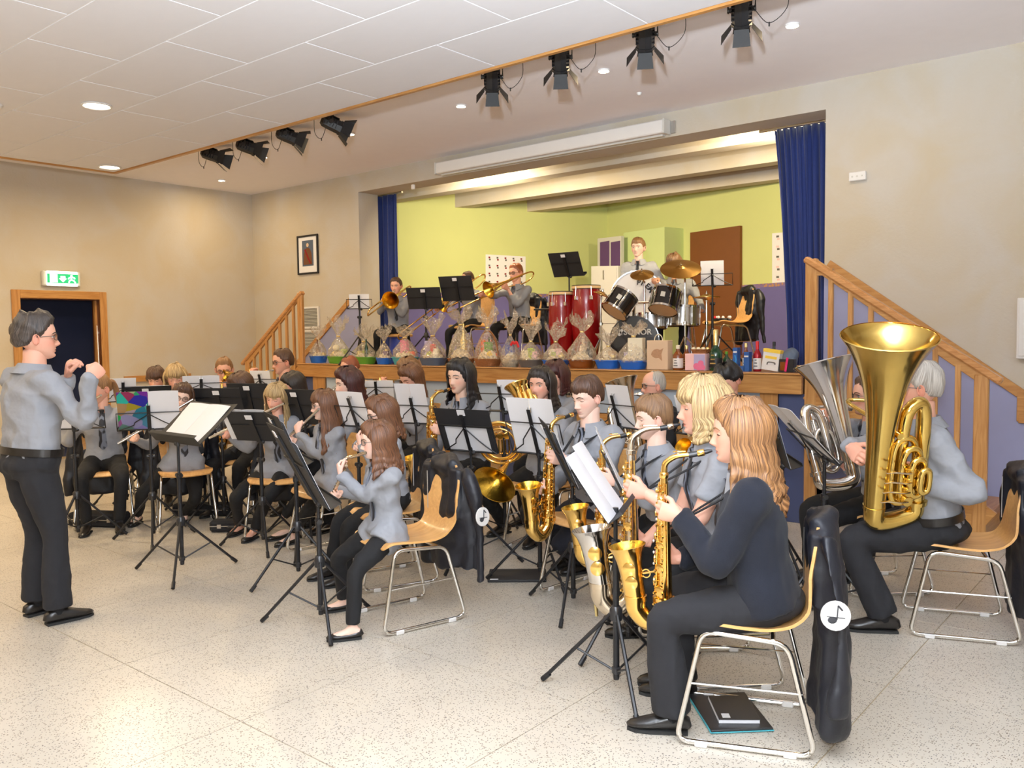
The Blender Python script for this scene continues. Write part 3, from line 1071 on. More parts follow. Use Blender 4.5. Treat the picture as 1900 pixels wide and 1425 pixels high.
# things fixed to the rear walls of the stage
def onwall(name, pts, P, n, th, m, label=None, cat=None, kind=None, parent=None):
    """slab with its outline on a stage wall, n faces the hall"""
    q = [hit(x, y, P, n) for x, y in pts]
    c = np.mean(q, 0)
    q = [p - c for p in q]
    k = len(q)
    v = q + [p + n * th for p in q]
    if np.cross(q[1] - q[0], q[2] - q[0]) @ n < 0:
        q = q[::-1]
        v = q + [p + n * th for p in q]
    fcs = [tuple(range(k - 1, -1, -1)), tuple(range(k, 2 * k))] + [(i, (i + 1) % k, k + (i + 1) % k, k + i) for i in range(k)]
    o = MB().add(v, fcs).build(name, m, smooth=False, kind=kind, label=label, cat=cat)
    o.location = c
    return o, c
nLc = nL if nL @ (CAM - PC) > 0 else -nL
nRc = nR if nR @ (CAM - PC) > 0 else -nR
zpx = lambda x, z, P, n: min(range(300, 800), key=lambda y: abs(hit(x, y, P, n)[2] - z))
o, c = onwall('door_2', [(1285, 432), (1377, 419), (1377, zpx(1377, ZS, PRW, nRc)), (1285, zpx(1285, ZS, PRW, nRc))], PRW, nRc, .05, M['doorbrown'], kind=STRUCT)
MB().box((0, 0, 0), (.02, .02, .12)).build('door_handle', M['steel'], o, smooth=False).location = tuple(hit(1294, 545, PRW, nRc) - c + nRc * .07)
o, c = onwall('wall_column', [(1157, 432), (1233, 421), (1233, zpx(1233, ZS, PRW + nRc * .4, nRc)), (1157, zpx(1157, ZS, PRW + nRc * .4, nRc))], PRW + nRc * .4, nRc, -.4, M['limebox'], kind=STRUCT)
o, c = onwall('display_case', [(1114, 443), (1158, 438), (1158, 640), (1114, 640)], PRW + nRc * .5, nRc, .06, M['offwhite'], label='white framed case with plum panes in the rear corner', cat='cabinet')
for v in o.data.vertices:
    if v.co.z < -.3: v.co.z = ZS - c[2]
for a, b_ in ((1119, 1136), (1139, 1156)):
    q = [hit(x, y, PRW + nRc * .5, nRc) - c for x, y in ((a, 450), (b_, 447), (b_, 526), (a, 526))]
    MB().add([p + nRc * .066 for p in q] + [p + nRc * .058 for p in q], [(3, 2, 1, 0), (4, 5, 6, 7), (0, 1, 5, 4), (2, 3, 7, 6), (1, 2, 6, 5), (0, 4, 7, 3)]).build('case_pane', M['plum'], o, smooth=False)
nq = nRc
o, c = onwall('stage_cabinet', [(1097, 494), (1147, 493), (1147, 600), (1097, 600)], PRW + nq * .90, nRc, -.30, M['white'], label='low white cupboard in the rear corner of the stage', cat='cabinet')
z0 = ZS - c[2]
for v in o.data.vertices:
    if v.co.z < 0: v.co.z = z0
o2, _ = onwall('cabinet_door', [(1099, 497), (1145, 496), (1145, 600), (1099, 600)], PRW + nq * .902, nRc, .012, M['white'])
o2.parent = o
o2.location = Vector(_) - Vector(c)
o3 = MB().box((0, 0, 0), (.02, .02, .14)).build('cabinet_handle', M['steel'], o2, smooth=False)
o3.location = tuple(hit(1120, 510, PRW + nq * .92, nRc) - _)
def poster(pts, P, n, label, rows, cols, mm_):
    o, c = onwall('wall_poster', pts, P, n, .004, M['paper'], label=label, cat='poster')
    a, b_, cc, d_ = [hit(x, y, P, n) - c + n * .0045 for x, y in pts]
    bb = MB()
    for i in range(rows):
        for j in range(cols):
            for k in range(2):
                u0, u1 = (j + .34 + .06 * k) / cols, (j + .56 + .05 * k) / cols
                v0, v1 = (i + .25 + .25 * k) / rows, (i + .45 + .25 * k) / rows
                bl = lambda u_, v_: (a * (1 - u_) + b_ * u_) * (1 - v_) + (d_ * (1 - u_) + cc * u_) * v_
                q = [bl(u0, v0), bl(u1, v0), bl(u1, v1), bl(u0, v1)]
                bb.add(q + [p - n * .001 for p in q], [(0, 1, 2, 3), (7, 6, 5, 4)], (i + j + k) % 2)
    s_ = bb.build('printed_figures', mm_, o, smooth=False)
    s_['kind'] = 'stuff'
poster([(901, 472), (975, 476), (975, 533), (901, 532)], PC, nLc, 'white poster with rows of small figures on the lime wall', 4, 5, [M['redfoil'], M['grey']])
poster([(1433, 433), (1456, 431), (1456, 545), (1433, 545)], PRW, nRc, 'tall white handwritten sheet beside the right blue curtain', 6, 1, [M['grey'], M['pinklt']])

# ---------------------------------------------------------------- lamps
LENS = mat('lit_lamp_lens', (1, .95, .85), .3, emit=((1, .93, .8), 8.))
def downlight(x, y, z, r_, label, name='ceiling_downlight'):
    e = empty(name, (x, y, z), label=label, cat='ceiling light', group=None)
    MB().lathe([(r_, .0), (r_ * 1.16, -.002), (r_ * 1.18, -.010), (r_ * 1.05, -.014), (r_ * .98, -.006), (r_ * .98, 0)], 28, cap=False).build('trim_ring', M['white'], e)
    MB().lathe([(r_ * .97, -.004), (r_ * .6, -.0055), (0, -.006)], 28).build('lens', LENS, e)
    return e
names = ['large round downlight nearest the barn door lamps', 'large round downlight in the corner of the panelled ceiling']
downlight(-7.05, 3.27, DROPZ, .10, 'large round ceiling downlight nearest the camera on the left')
downlight(-9.45, 4.5, DROPZ, .10, 'large round ceiling downlight at the far corner of the panels')
SL = ['small downlight nearest the far left corner of the hall', 'small downlight second from the far left corner', 'small downlight third from the far left corner', 'small downlight fourth from the far left, above the lintel', 'small downlight second nearest the right wall end', 'small downlight closest to the camera at the ceiling right']
for (x, y), l in zip(SMALL, SL):
    downlight(x, y, CEILZ, .042, l, 'small_downlight')
e = empty('smoke_detector', (-7.62, 2.72, DROPZ), label='white smoke detector on the panelled ceiling at left edge', cat='smoke detector')
MB().lathe([(.055, 0), (.055, -.015), (.04, -.03), (0, -.032)], 24).build('detector_head', M['white'], e)
e = empty('ceiling_sensor', tuple(pl(1186, 172, 2, CEILZ)), label='tiny clear sensor on the ceiling before the lintel', cat='sensor')
MB().lathe([(.022, 0), (.022, -.01), (.012, -.024), (0, -.026)], 16).build('sensor_head', M['white'], e)

# theatre spotlights with barn doors
def spotlight():
    """points along local -Z; hangs from a yoke"""
    e = empty('stage_spotlight')
    b = MB()
    b.lathe([(0, .13), (.05, .13), (.075, .10), (.08, .02), (.08, -.09), (.088, -.09), (.088, -.115), (.07, -.115), (.07, -.08), (0, -.08)], 8)
    b.box((0, .085, .02), (.05, .014, .16), bev=.004)
    for k in range(5):
        b.box((0, 0, -.05 + .035 * k), (.172, .09, .008))
    b.build('lamp_body', M['black'], e, angle=30)
    h = MB()
    for a in (-.02, .02):
        for z in (-.01, .02):
            h.ell((a, .094, z), (.006, .003, .006), 8, 5)
    h.build('vent_hole', M['offwhite'], e)
    for k in range(4):
        a = k * PI / 2
        ca, sa = math.cos(a), math.sin(a)
        op = R(28 if k % 2 else 38)
        w0, w1, ln = .06, .10 if k % 2 == 0 else .075, .14
        u_, o_ = V3(-sa, ca, 0), V3(ca, sa, 0)
        dn = V3(0, 0, -1) * math.cos(op) + o_ * math.sin(op)
        p = o_ * .085 + V3(0, 0, -.115)
        q = [p - u_ * w0, p + u_ * w0, p + u_ * w1 + dn * ln, p - u_ * w1 + dn * ln]
        nn = unit(np.cross(q[1] - q[0], q[3] - q[0])) * .003
        MB().add(q + [x + nn for x in q], [(3, 2, 1, 0), (4, 5, 6, 7), (0, 1, 5, 4), (1, 2, 6, 5), (2, 3, 7, 6), (3, 0, 4, 7)]).build('barn_door', M['blackmatt'], e, smooth=False)
    for s in (-1, 1):
        MB().lathe([(0, 0), (.024, 0), (.02, .02), (.026, .024), (.026, .034), (0, .034)], 10, c=(s * .08, 0, .02), ax=(s, 0, 0)).build('tilt_knob', M['blackplastic'], e)
    return e
SPP = [(392, 287), (458, 272), (533, 252), (616, 230), (913, 146), (1040, 110), (1197, 68), (1376, 22)]
SPL = ['black barn door spotlight furthest from the camera', 'black barn door spotlight second from the far end', 'black barn door spotlight third from the far end', 'black barn door spotlight fourth from the far end, beside the wide gap',
       'black barn door spotlight just right of the wide gap', 'black barn door spotlight third nearest the camera', 'black barn door spotlight second nearest the camera', 'black barn door spotlight nearest the camera at the top edge']
sp0 = spotlight()
for k, ((x, y), lab) in enumerate(zip(SPP, SPL)):
    p = pl(x, y, 2, 3.56)
    tgt = V3(-5.6 + (1.2 if k < 4 else .6) * 1.2, 9.2, 1.6) if k < 4 else p + hdir(x, y) * 2.0 - V3(0, 0, 2.4)
    z = -unit(tgt - p)
    x_ = unit(np.cross((0, 0, 1), z))
    y_ = np.cross(z, x_)
    m4 = np.eye(4)
    sc_ = .84 if k < 4 else .76
    m4[:3, 0], m4[:3, 1], m4[:3, 2], m4[:3, 3] = x_ * sc_, y_ * sc_, z * sc_, p
    o = sp0 if k == 0 else dup(sp0)
    tag(o, lab, 'stage light', 'barn door spotlights on the ceiling bar')
    o.matrix_world = Matrix(m4.tolist())
    mi = np.linalg.inv(m4)
    T = lambda q: (mi @ np.append(q, 1))[:3]
    yk = MB()
    a, c = p + x_ * .085, p - x_ * .085
    top = min(CEILZ - .02, p[2] + .14)
    up = V3(0, 0, top - p[2])
    yk.tube([T(a), T(a + up), T(c + up), T(c)], .008, 6)
    yk.tube([T((a + c) / 2 + up), T((a + c) / 2 + V3(0, 0, CEILZ - .001 - p[2]))], .012, 8)
    yk.build('yoke', M['black'], o).__setitem__('_skip', 1)
    s = -1 if k < 4 else 1
    q0 = V3(p[0] + s * .30, p[1] + .02, CEILZ)
    q1 = p + V3(s * .06, 0, .02)
    mid = (q0 + q1) / 2 + V3(0, 0, -.17)
    cb = MB().tube([T(v) for v in smooth_path([q0, q0 + V3(-s * .01, 0, -.14), mid, q1 + V3(s * .03, 0, -.03), q1], 5)], .0035, 5)
    cb.tube([T(mid + V3(0, 0, .006)), T(mid + V3(0, 0, -.02))], .006, 6)
    cb.build('power_cable', M['rubber'], o).__setitem__('_skip', 1)
# ---------------------------------------------------------------- chairs, stands, coats
def rotz(a):
    c, s = math.cos(a), math.sin(a)
    return np.array([[c, -s, 0], [s, c, 0], [0, 0, 1.]])

def yaw_of(f):
    """rotation about z that turns local +Y into the direction f"""
    return math.atan2(-f[0], f[1])

def facing(px_, py_, th):
    """horizontal direction: 0 = towards the photographer, +90 = to the left of the picture"""
    v = hdir(px_, py_)
    rr = V3(v[1], -v[0], 0)
    return -v * math.cos(R(th)) - rr * math.sin(R(th))

def make_chair():
    e = empty('stacking_chair')
    prof = smooth_path([(-.275, .815), (-.255, .70), (-.235, .58), (-.215, .50), (-.17, .452), (-.08, .437), (.03, .442), (.12, .452), (.18, .450), (.215, .425)], 4)
    n = len(prof)
    wd = np.interp(np.linspace(0, 1, n), [0, .04, .1, .3, .42, .55, .75, .93, 1], [.13, .165, .185, .165, .155, .19, .205, .195, .17])
    G = np.zeros((n, 11, 3))
    for i in range(n):
        for j in range(11):
            u_ = j / 5 - 1
            back = max(0, min(1, (prof[i][1] - .5) / .15))
            G[i, j] = (u_ * wd[i], prof[i][0] + back * .028 * u_ * u_, prof[i][1] + (1 - back) * .014 * u_ * u_)
    MB().grid(G, thick=.011).build('seat_shell', M['beech'], e, angle=60)
    for s in (-1, 1):
        x = s * .215
        p = [(x - s * .03, .15, .424), (x, .235, .04), (x, .215, .014), (x, -.215, .014), (x, -.24, .04), (x - s * .03, -.15, .40)]
        # rounded trapezoid loop
        q = []
        m = len(p)
        for i in range(m):
            a, b_, c = np.array(p[i - 1]), np.array(p[i]), np.array(p[(i + 1) % m])
            r_ = .05 if i in (0, 5) else .022
            A = b_ + unit(a - b_) * r_
            Cc = b_ + unit(c - b_) * r_
            for t in (0, .25, .5, .75, 1):
                q.append((1 - t) ** 2 * A + 2 * t * (1 - t) * b_ + t * t * Cc)
        f = MB().tube(q, .0105, 8, closed=True).build('sled_frame', M['chrome'], e, angle=180)
        for y in (.15, -.16):
            MB().box((x, y, .011), (.028, .045, .022), bev=.004).build('glide', M['white'], f, smooth=False)
        MB().tube([(x - s * .011, .193, .23), (x - s * .011, -.2, .23)], .004, 6).build('stretcher', M['chrome'], e)
    for y in (.10, -.10):
        MB().tube([(-.19, y, .418 if y > 0 else .408), (.19, y, .418 if y > 0 else .408)], .009, 8).build('seat_rail', M['chrome'], e)
    return e
CHAIR = [None]
def chair(x, y, f, label, z=0):
    if CHAIR[0] is None:
        CHAIR[0] = make_chair()
        o = CHAIR[0]
    else:
        o = dup(CHAIR[0])
    o.location = (x, y, z)
    o.rotation_euler = (0, 0, yaw_of(f))
    return tag(o, label, 'chair', 'beech and chrome chairs of the band')

def stand(base, f, hz, tilt, kind, label, w_=.48, h_=.34, spin=0., leg=.33, hub=.34):
    """f: direction from the stand to the reader; hz: height of the ledge; tilt from vertical"""
    name = 'music_stand'
    e = empty(name, tuple(base), (0, 0, yaw_of(f)), label, 'music stand')
    ct, st = math.cos(R(tilt)), math.sin(R(tilt))
    up, nrm = V3(0, -st, ct), V3(0, ct, st)     # along the desk, and out of its reading face
    c0 = V3(0, .0, hz)
    for k in range(3):
        a = spin + k * 2 * PI / 3
        d = V3(math.cos(a), math.sin(a), 0)
        b = MB().tube([d * .022 + (0, 0, hub), d * leg + (0, 0, .014)], .0085, 7)
        b.tube([d * (leg - .03) + (0, 0, .041), d * (leg + .004) + (0, 0, .010)], .0115, 8)
        b.build('tripod_leg', M['black'], e)
        m1 = d * (leg * .52) + (0, 0, hub * .5)
        MB().tube([m1, d * .016 + (0, 0, .10)], .005, 6).build('leg_brace', M['black'], e)
    b = MB().lathe([(.012, .06), (.0135, .07), (.0135, min(.62, hz - .12)), (.018, min(.62, hz - .12)), (.018, min(.655, hz - .085)), (.009, min(.655, hz - .085)), (.009, hz - .01)], 10)
    b.build('pole', M['black'], e)
    b = MB().lathe([(.014, hub - .03), (.026, hub - .025), (.028, hub + .02), (.018, hub + .035), (.0135, hub + .035)], 10)
    b.build('leg_hub', M['blackplastic'], e)
    MB().lathe([(.0135, .085), (.02, .088), (.02, .112), (.0135, .115)], 10).build('brace_collar', M['blackplastic'], e)
    b = MB().lathe([(0, -.028), (.014, -.028), (.014, .028), (0, .028)], 8, c=(0, 0, min(.64, hz - .1)), ax=(1, 0, 0))
    b.build('height_clamp', M['blackplastic'], e)
    b = MB().ell((.022, 0, hz - .005), (.016, .016, .016), 8, 6)
    b.tube([(0, 0, hz - .02), (0, 0, hz + .03)], .013, 8)
    b.build('tilt_clamp', M['blackplastic'], e)
    Bz = np.array([V3(1, 0, 0), up, nrm])
    P = lambda x, v, q=0.: c0 + V3(x, 0, 0) + up * v + nrm * q
    if kind == 'desk':
        MB().box(P(0, h_ / 2, 0), (w_, h_, .004), rot=Bz.T, bev=.001).build('desk', M['blackmatt'], e, smooth=False)
        b = MB().box(P(0, .0, .035), (w_, .003, .07), rot=Bz.T)
        b.box(P(0, .01, .07), (w_, .02, .003), rot=Bz.T)
        b.build('ledge', M['blackmatt'], e, smooth=False)
        b = MB().box(P(0, h_ * .45, -.010), (.035, h_ * .9, .012), rot=Bz.T)
        b.box(P(0, h_ * .55, -.006), (w_ * .96, .012, .006), rot=Bz.T)
        b.build('desk_spine', M['black'], e, smooth=False)
        MB().box(P(.0, h_ - .035, -.019), (.055, .036, .003), rot=Bz.T).build('label_sticker', M['paper'], e, smooth=False)
    elif kind == 'conductor':
        n = 9
        G = np.zeros((5, n, 3))
        for i in range(5):
            for j in range(n):
                x = (j / (n - 1) - .5) * w_
                v = h_ * i / 4
                G[i, j] = P(x * (1 if i < 4 else .97), v, .012 * (abs(x) / (w_ / 2)) ** 4)
        MB().grid(G, thick=.004).build('desk', M['blackmatt'], e)
        b = MB().box(P(0, .0, .035), (w_, .004, .075), rot=Bz.T)
        b.box(P(0, .012, .072), (w_, .022, .003), rot=Bz.T)
        b.build('ledge', M['blackmatt'], e, smooth=False)
        MB().box(P(0, h_ * .3, -.015), (.08, .14, .02), rot=Bz.T, bev=.003).build('tilt_bracket', M['black'], e, smooth=False)
    else:
        r_ = .0042
        MB().box(P(0, h_ * .42, -.004), (.026, h_ * .98, .006), rot=Bz.T, bev=.001).build('centre_spine', M['black'], e, smooth=False)
        b = MB().box(P(0, 0, .012), (w_, .006, .03), rot=Bz.T)
        b.tube([P(-w_ / 2, 0, .025), P(-w_ / 2 + .01, .02, .03)], r_, 6)
        b.build('ledge', M['black'], e, smooth=False)
        b = MB()
        b.tube([P(-w_ / 2, 0), P(-w_ / 2, h_ * .64), P(0, h_ * .64), P(w_ / 2, h_ * .64), P(w_ / 2, 0)], r_, 6)
        b.tube([P(0, h_ * .6, -.006), P(-w_ * .22, h_ * .3, -.006), P(-w_ * .24, h_ * .2, -.006), P(-w_ / 2, 0, -.006)], r_, 6)
        b.tube([P(0, h_ * .6, -.006), P(w_ * .22, h_ * .3, -.006), P(w_ * .34, h_ * .16, -.006), P(w_ / 2, 0, -.006)], r_, 6)
        b.build('wire_frame', M['black'], e)
        b = MB()
        for s in (-1, 1):
            b.tube([P(s * .012, h_ * .84, .004), P(s * .012, h_ * .93, .01), P(s * .012, h_ * .93, .02), P(s * .012, h_ * .84, .022)], .003, 5)
        b.build('page_clip', M['steel'], e)
    e['_spec'] = 1
    return e, Bz, c0, w_, h_

def sheet(st, label, w_=.42, h_=.30, dx=0., two=True, printed=True, dv=.004, tilt2=0., coloured=None, n=2):
    """sheet music leaning on a stand's desk: a thing of its own"""
    e, Bz, c0, sw, sh = st
    up, nrm = Bz[1], Bz[2]
    o = empty('sheet_music', e.location, e.rotation_euler, label, 'sheet music')
    P = lambda x, v, q: c0 + V3(x, 0, 0) + up * v + nrm * q
    k = 2 if two else 1
    for i in range(k):
        x = dx + ((i - .5) * w_ / 2 if two else 0)
        wi = w_ / 2 - .002 if two else w_
        hi = h_ * (1 - .07 * i * tilt2)
        A = 6
        G = np.zeros((4, A, 3))
        for a in range(4):
            for b_ in range(A):
                t = b_ / (A - 1) - .5
                G[a, b_] = P(x + t * wi, dv + hi * a / 3, .006 + .006 * math.cos(PI * t) + (a / 3) ** 2 * .012)
        pg = MB().grid(G, thick=.0016).build('page', M['paper'] if not coloured or i else coloured, o)
        if printed:
            b = MB()
            for l in range(9):
                for dv2, th2 in ((0, .0016), (.006, .0012)):
                    v = dv + hi * (.12 + .09 * l) + dv2
                    G2 = np.zeros((2, 7, 3))
                    for a in range(2):
                        for b_ in range(7):
                            t = (b_ / 6 - .5) * .86
                            vv = v + (a - .5) * th2
                            G2[a, b_] = P(x + t * wi, vv, .0068 + .006 * math.cos(PI * t) + ((vv - dv) / hi) ** 2 * .012)
                    b.grid(G2)
            s_ = b.build('printed_staves', M['staff'], pg, smooth=False)
            s_['kind'] = 'stuff'
    return o

def badge(parent, c, n, up, r_=.055, name='sleeve_badge'):
    """round white patch with a dark note emblem"""
    n = unit(n)
    up = unit(np.asarray(up) - n * (np.asarray(up) @ n))
    rt = np.cross(up, n)
    q = MB().lathe([(0, -.004), (r_, -.004), (r_, .002), (0, .003)], 20, c=c, ax=n).build(name, M['white'], parent)
    b = MB()
    B_ = np.array([rt, up, n])
    b.ell(c + rt * -.012 - up * .014 + n * .003, (.016, .012, .002), 10, 6, B=B_)
    b.tube([c + rt * .003 - up * .012 + n * .004, c + rt * .008 + up * .034 + n * .004], .0022, 5)
    b.tube([c + rt * .008 + up * .034 + n * .004, c + rt * .022 + up * .018 + n * .004], .003, 5)
    b.tube([c - rt * .03 - up * .002 + n * .004, c + rt * .03 - up * .008 + n * .004], .0015, 4)
    b.build('emblem', M['ink'], q)
    return q

def coat_on_chair(x, y, f, label, seed, z=0, length=.62, sleeves=True, badge_side=1, wide=1.):
    """jacket hung over a chair back: body shell, two sleeves, collar"""
    a = yaw_of(f)
    o = empty('jacket', (x, y, z), (0, 0, a), label, 'jacket')
    rs = np.random.RandomState(seed)
    b = MB()
    top = .85
    pts, rad = [], []
    for i in range(8):
        t = i / 7
        zz = top - .02 - length * t
        pts.append((0.01 * math.sin(3 * t + seed), -.285 + .02 * t - .03 * math.sin(t * 2), zz))
        rad.append(((.10 + .13 * min(1, t * 5)) * wide * (1 - .10 * t), .035 + .035 * min(1, t * 2.2)))
    b.tube(pts, rad, 24, up=(1, 0, 0))
    # front panel that falls over the inside of the back rest
    b.tube([(s_ * .0 - .13 * wide, -.237, .80 - .068 * k) for k, s_ in enumerate([1] * 5)], [(.05, .018)] * 5, 10, up=(1, 0, 0))
    b.tube([(.15 * wide, -.237, .80 - .078 * k) for k in range(5)], [(.045, .018)] * 5, 10, up=(1, 0, 0))
    if sleeves:
        for s in (-1, 1):
            sp = smooth_path([(s * .17 * wide, -.29, .79), (s * .235 * wide, -.30, .68), (s * (.25 + .02 * rs.rand()) * wide, -.30 - .03 * rs.rand(), .50), (s * (.27 + .04 * rs.rand()) * wide, -.31, .20)], 4)
            b.tube(sp, np.interp(np.linspace(0, 1, len(sp)), [0, .15, .6, 1], [.05, .064, .054, .044])[:, None] * np.array([1.0, .62]), 12, up=(.94, .34 * s, 0))
    b.tube(smooth_path([(-.11 * wide, -.245, .81), (0, -.30, .838), (.11 * wide, -.245, .81)], 4), (.032), 10)
    b.ell((0, -.275, .79), (.17 * wide, .055, .045), 14, 8)
    v, fc, nn = remesh(b.verts(), b.f, .012, 4)
    w1 = wob(v * (1, 1, .35), 26, seed % 5)
    w2 = wob(v, 60, seed % 7)
    v = v + nn * ((.022 * (w1 - .25 * np.abs(w1)) + .006 * w2) * np.clip((top + .05 - v[:, 2]) * 4, .1, 1))[:, None]
    # ragged hem
    MB().add(v, fc).build('jacket_shell', M['jacket'], o, angle=180)
    if badge_side:
        s = badge_side
        badge(o, V3(s * .315 * wide, -.30, .56), (s, -.25, .1), (0, 0, 1), .05)
    zp = [(.115 * wide, -.214, .76), (.115 * wide, -.214, .55)]
    MB().tube(zp, .0025, 5).build('zip', M['steel'], o)
    return o
# ---------------------------------------------------------------- instruments
# local frames: mouthpiece tip at the origin, +Y away from the player, +X the player's right, +Z up
def rods(b, p0, p1, n, r_, off, m=0):
    for k in range(n):
        b.tube([p0 + off * k, p1 + off * k], r_, 6, m)

def make_sax(tenor=False, bodym='brass', neckm='brass', bellm='brass', inner='bellin', silverkeys=False):
    e = empty('tenor_saxophone' if tenor else 'alto_saxophone')
    k = 1.22 if tenor else 1.0
    L = .56 * k
    # mouthpiece and neck
    b = MB()
    b.lathe([(.004, 0), (.008, .015), (.011, .05), (.012, .085), (.0125, .09), (0, .09)], 12, ax=(0, 1, -.22))
    b.build('mouthpiece', M['blackplastic'], e)
    MB().lathe([(.0118, .03), (.0135, .032), (.0135, .055), (.0125, .057)], 12, ax=(0, 1, -.22), cap=False).build('ligature', M[neckm], e)
    ny = .155 * k
    nk = smooth_path([(0, .075, -.0165), (0, .11 * k, -.02), (0, ny * .92, -.028 * k), (0, ny + .022, -.055 * k), (0, ny + .028, -.10 * k)], 6)
    b = MB().tube(nk, np.linspace(.008, .0135 * k, len(nk)), 12)
    b.lathe([(.015 * k, 0), (.018 * k, .004), (.018 * k, .02), (.015 * k, .024)], 14, c=(0, ny + .028, -.112 * k), ax=(0, 0, 1))
    b.tube([(0, .10, -.005), (0, ny * .95, -.008)], .0025, 6)
    b.lathe([(0, 0), (.009, 0), (.009, .004), (0, .004)], 10, c=(0, ny * .9, -.008), ax=(0, .3, 1))
    b.build('neck', M[neckm], e)
    by = ny + .028
    bot = -.10 * k - L
    lean = .0
    body = [(0, by, -.10 * k), (0, by, -.2 * k), (0, by, -.35 * k), (0, by, bot + .06 * k)]
    b = MB().tube(body, [.0135 * k, .019 * k, .026 * k, .033 * k], 16)
    b.build('body_tube', M[bodym], e)
    bow = smooth_path([(0, by, bot + .07 * k), (0, by + .005, bot + .02 * k), (0, by + .055 * k, bot - .022 * k), (0, by + .105 * k, bot + .02 * k), (0, by + .112 * k, bot + .07 * k)], 6)
    b = MB().tube(bow, np.linspace(.034 * k, .042 * k, len(bow)), 16)
    for p in (bow[0], bow[-1]):
        b.lathe([(.036 * k, -.012), (.045 * k, -.01), (.045 * k, .01), (.036 * k, .012)], 18, c=p)
    b.build('bow', M[bodym], e)
    # bell: lathe on a slightly forward axis
    a = unit(V3(0, .16, 1))
    c = V3(0, by + .112 * k, bot + .07 * k)
    pr = [(.042, 0), (.044, .06), (.047, .11), (.052, .15), (.060, .18), (.070, .198), (.0755, .206), (.077, .2085), (.0755, .2095)]
    inn = [(.069, .2), (.058, .183), (.05, .155), (.043, .11), (.038, .03), (0, .02)]
    pr = [(r_ * k * .98, h * k) for r_, h in pr]
    inn = [(r_ * k * .98, h * k) for r_, h in inn]
    MB().lathe(pr, 28, c=c, ax=a, cap=False).build('bell', M[bellm], e)
    MB().lathe([pr[-1]] + inn, 28, c=c, ax=a, cap=False).build('bell_lining', M[inner], e)
    # key work: long rods, pads with cups, pearls, guards
    b = MB()
    for x, y in ((.9, -.5), (1.0, .1), (-.9, -.45), (-1.05, .0), (-.75, .75), (.7, .8)):
        b.tube([(x * .024 * k, by + y * .024 * k, -.13 * k), (x * .042 * k, by + y * .042 * k, bot + .05 * k)], .0030 * k, 6)
    for i in range(22):
        t = i / 21
        z = -.14 * k - (L - .1 * k) * t
        r_ = (.025 + .018 * t) * k
        for q in ((-1, .1), (1, .1), (-.75, .75)):
            b.tube([(q[0] * r_ * .6, by + q[1] * r_ * .6, z), (q[0] * r_ * 1.12, by + q[1] * r_ * 1.12, z)], .0032 * k, 5)
            if i % 2: b.ell((q[0] * r_ * 1.15, by + q[1] * r_ * 1.15, z), .0062 * k, 6, 4)
    b.build('key_rods', M['silver' if silverkeys else 'brass'], e)
    for i in range(15):
        t = i / 14
        z = -.16 * k - (L - .14 * k) * t
        r_ = (.011 + .010 * t) * k
        s = .025 * k + .012 * k * t
        p = (V3(.0, by + s, z), V3(-s * .9, by + s * .45, z), V3(s * .8, by + s * .6, z))[i % 3]
        ax = unit(p - V3(0, by, z))
        MB().lathe([(r_, 0), (r_, .005), (r_ * .6, .008), (r_ * .3, .007), (0, .0085)], 14, c=p, ax=ax).build('key_cup', M['silver' if silverkeys else 'brass'], e)
    for s in (0, 1):
        p = c + a * (.07 + .055 * s) * k + V3(-.048 * k, .0, 0)
        MB().lathe([(.026 * k, 0), (.026 * k, .006), (.012 * k, .010), (0, .010)], 16, c=p, ax=(-1, 0, 0)).build('low_key_cup', M['brass'], e)
    b = MB().tube([c + a * .10 * k + V3(0, -.045 * k, 0), V3(0, by + .02 * k, bot + .18 * k)], .005 * k, 8)
    b.lathe([(.014 * k, -.003), (.018 * k, -.003), (.018 * k, .003), (.014 * k, .003)], 14, c=c + a * .10 * k + V3(0, -.058 * k, 0), ax=(1, 0, 0), cap=False)
    b.build('bell_brace', M['brass'], e)
    b = MB()
    for i in range(3):
        b.ell((-.02 * k, by + .027 * k, -.18 * k - .045 * k * i), (.006, .004, .006), 8, 5)
        b.ell((.0, by + .040 * k, -.36 * k - .045 * k * i), (.006, .004, .006), 8, 5)
    b.build('key_pearl', M['white'], e)
    # where the hands go: palm centre, palm normal, finger direction
    e['g'] = 1
    hands = dict(L=((-.034 * k, by - .01, -.235 * k), (1, .0, 0), (.12, 1, .28)), R=((.042 * k, by - .005, -.43 * k), (-1, 0, 0), (-.1, 1, .2)))
    return e, hands

def make_flute(m='silver', L=.63):
    e = empty('flute')
    MB().lathe([(0, -.115), (.0105, -.115), (.0105, -.095), (.0095, -.094), (.0095, .12), (.0112, .121), (.0112, .145), (.0095, .146), (.0095, L - .16), (.011, L - .159), (.011, L - .14), (.0095, L - .139), (.0095, L - .1), (.0075, L - .1), (0, L - .1)], 14, ax=(1, 0, 0), c=(0, .004, 0)).build('flute_tube', M[m], e)
    MB().ell((0, -.002, .009), (.014, .011, .003), 12, 6).build('lip_plate', M[m], e)
    b = MB()
    for s, z in ((.012, .006), (-.010, .010)):
        b.tube([(.17, .004 + s, z), (L - .13, .004 + s, z)], .0022, 6)
    b.build('key_rods', M[m], e)
    for i in range(12):
        x = .17 + .028 * i
        MB().lathe([(.0085, 0), (.0085, .003), (.004, .0045), (0, .0045)], 12, c=(x, .004, .0105), ax=(0, 0, 1)).build('key_cup', M[m], e)
    hands = dict(L=((.19, .028, -.012), (0, -1, .25), (.1, -.2, 1)), R=((.40, -.022, -.03), (0, .8, .6), (-.15, .9, .5)))
    return e, hands

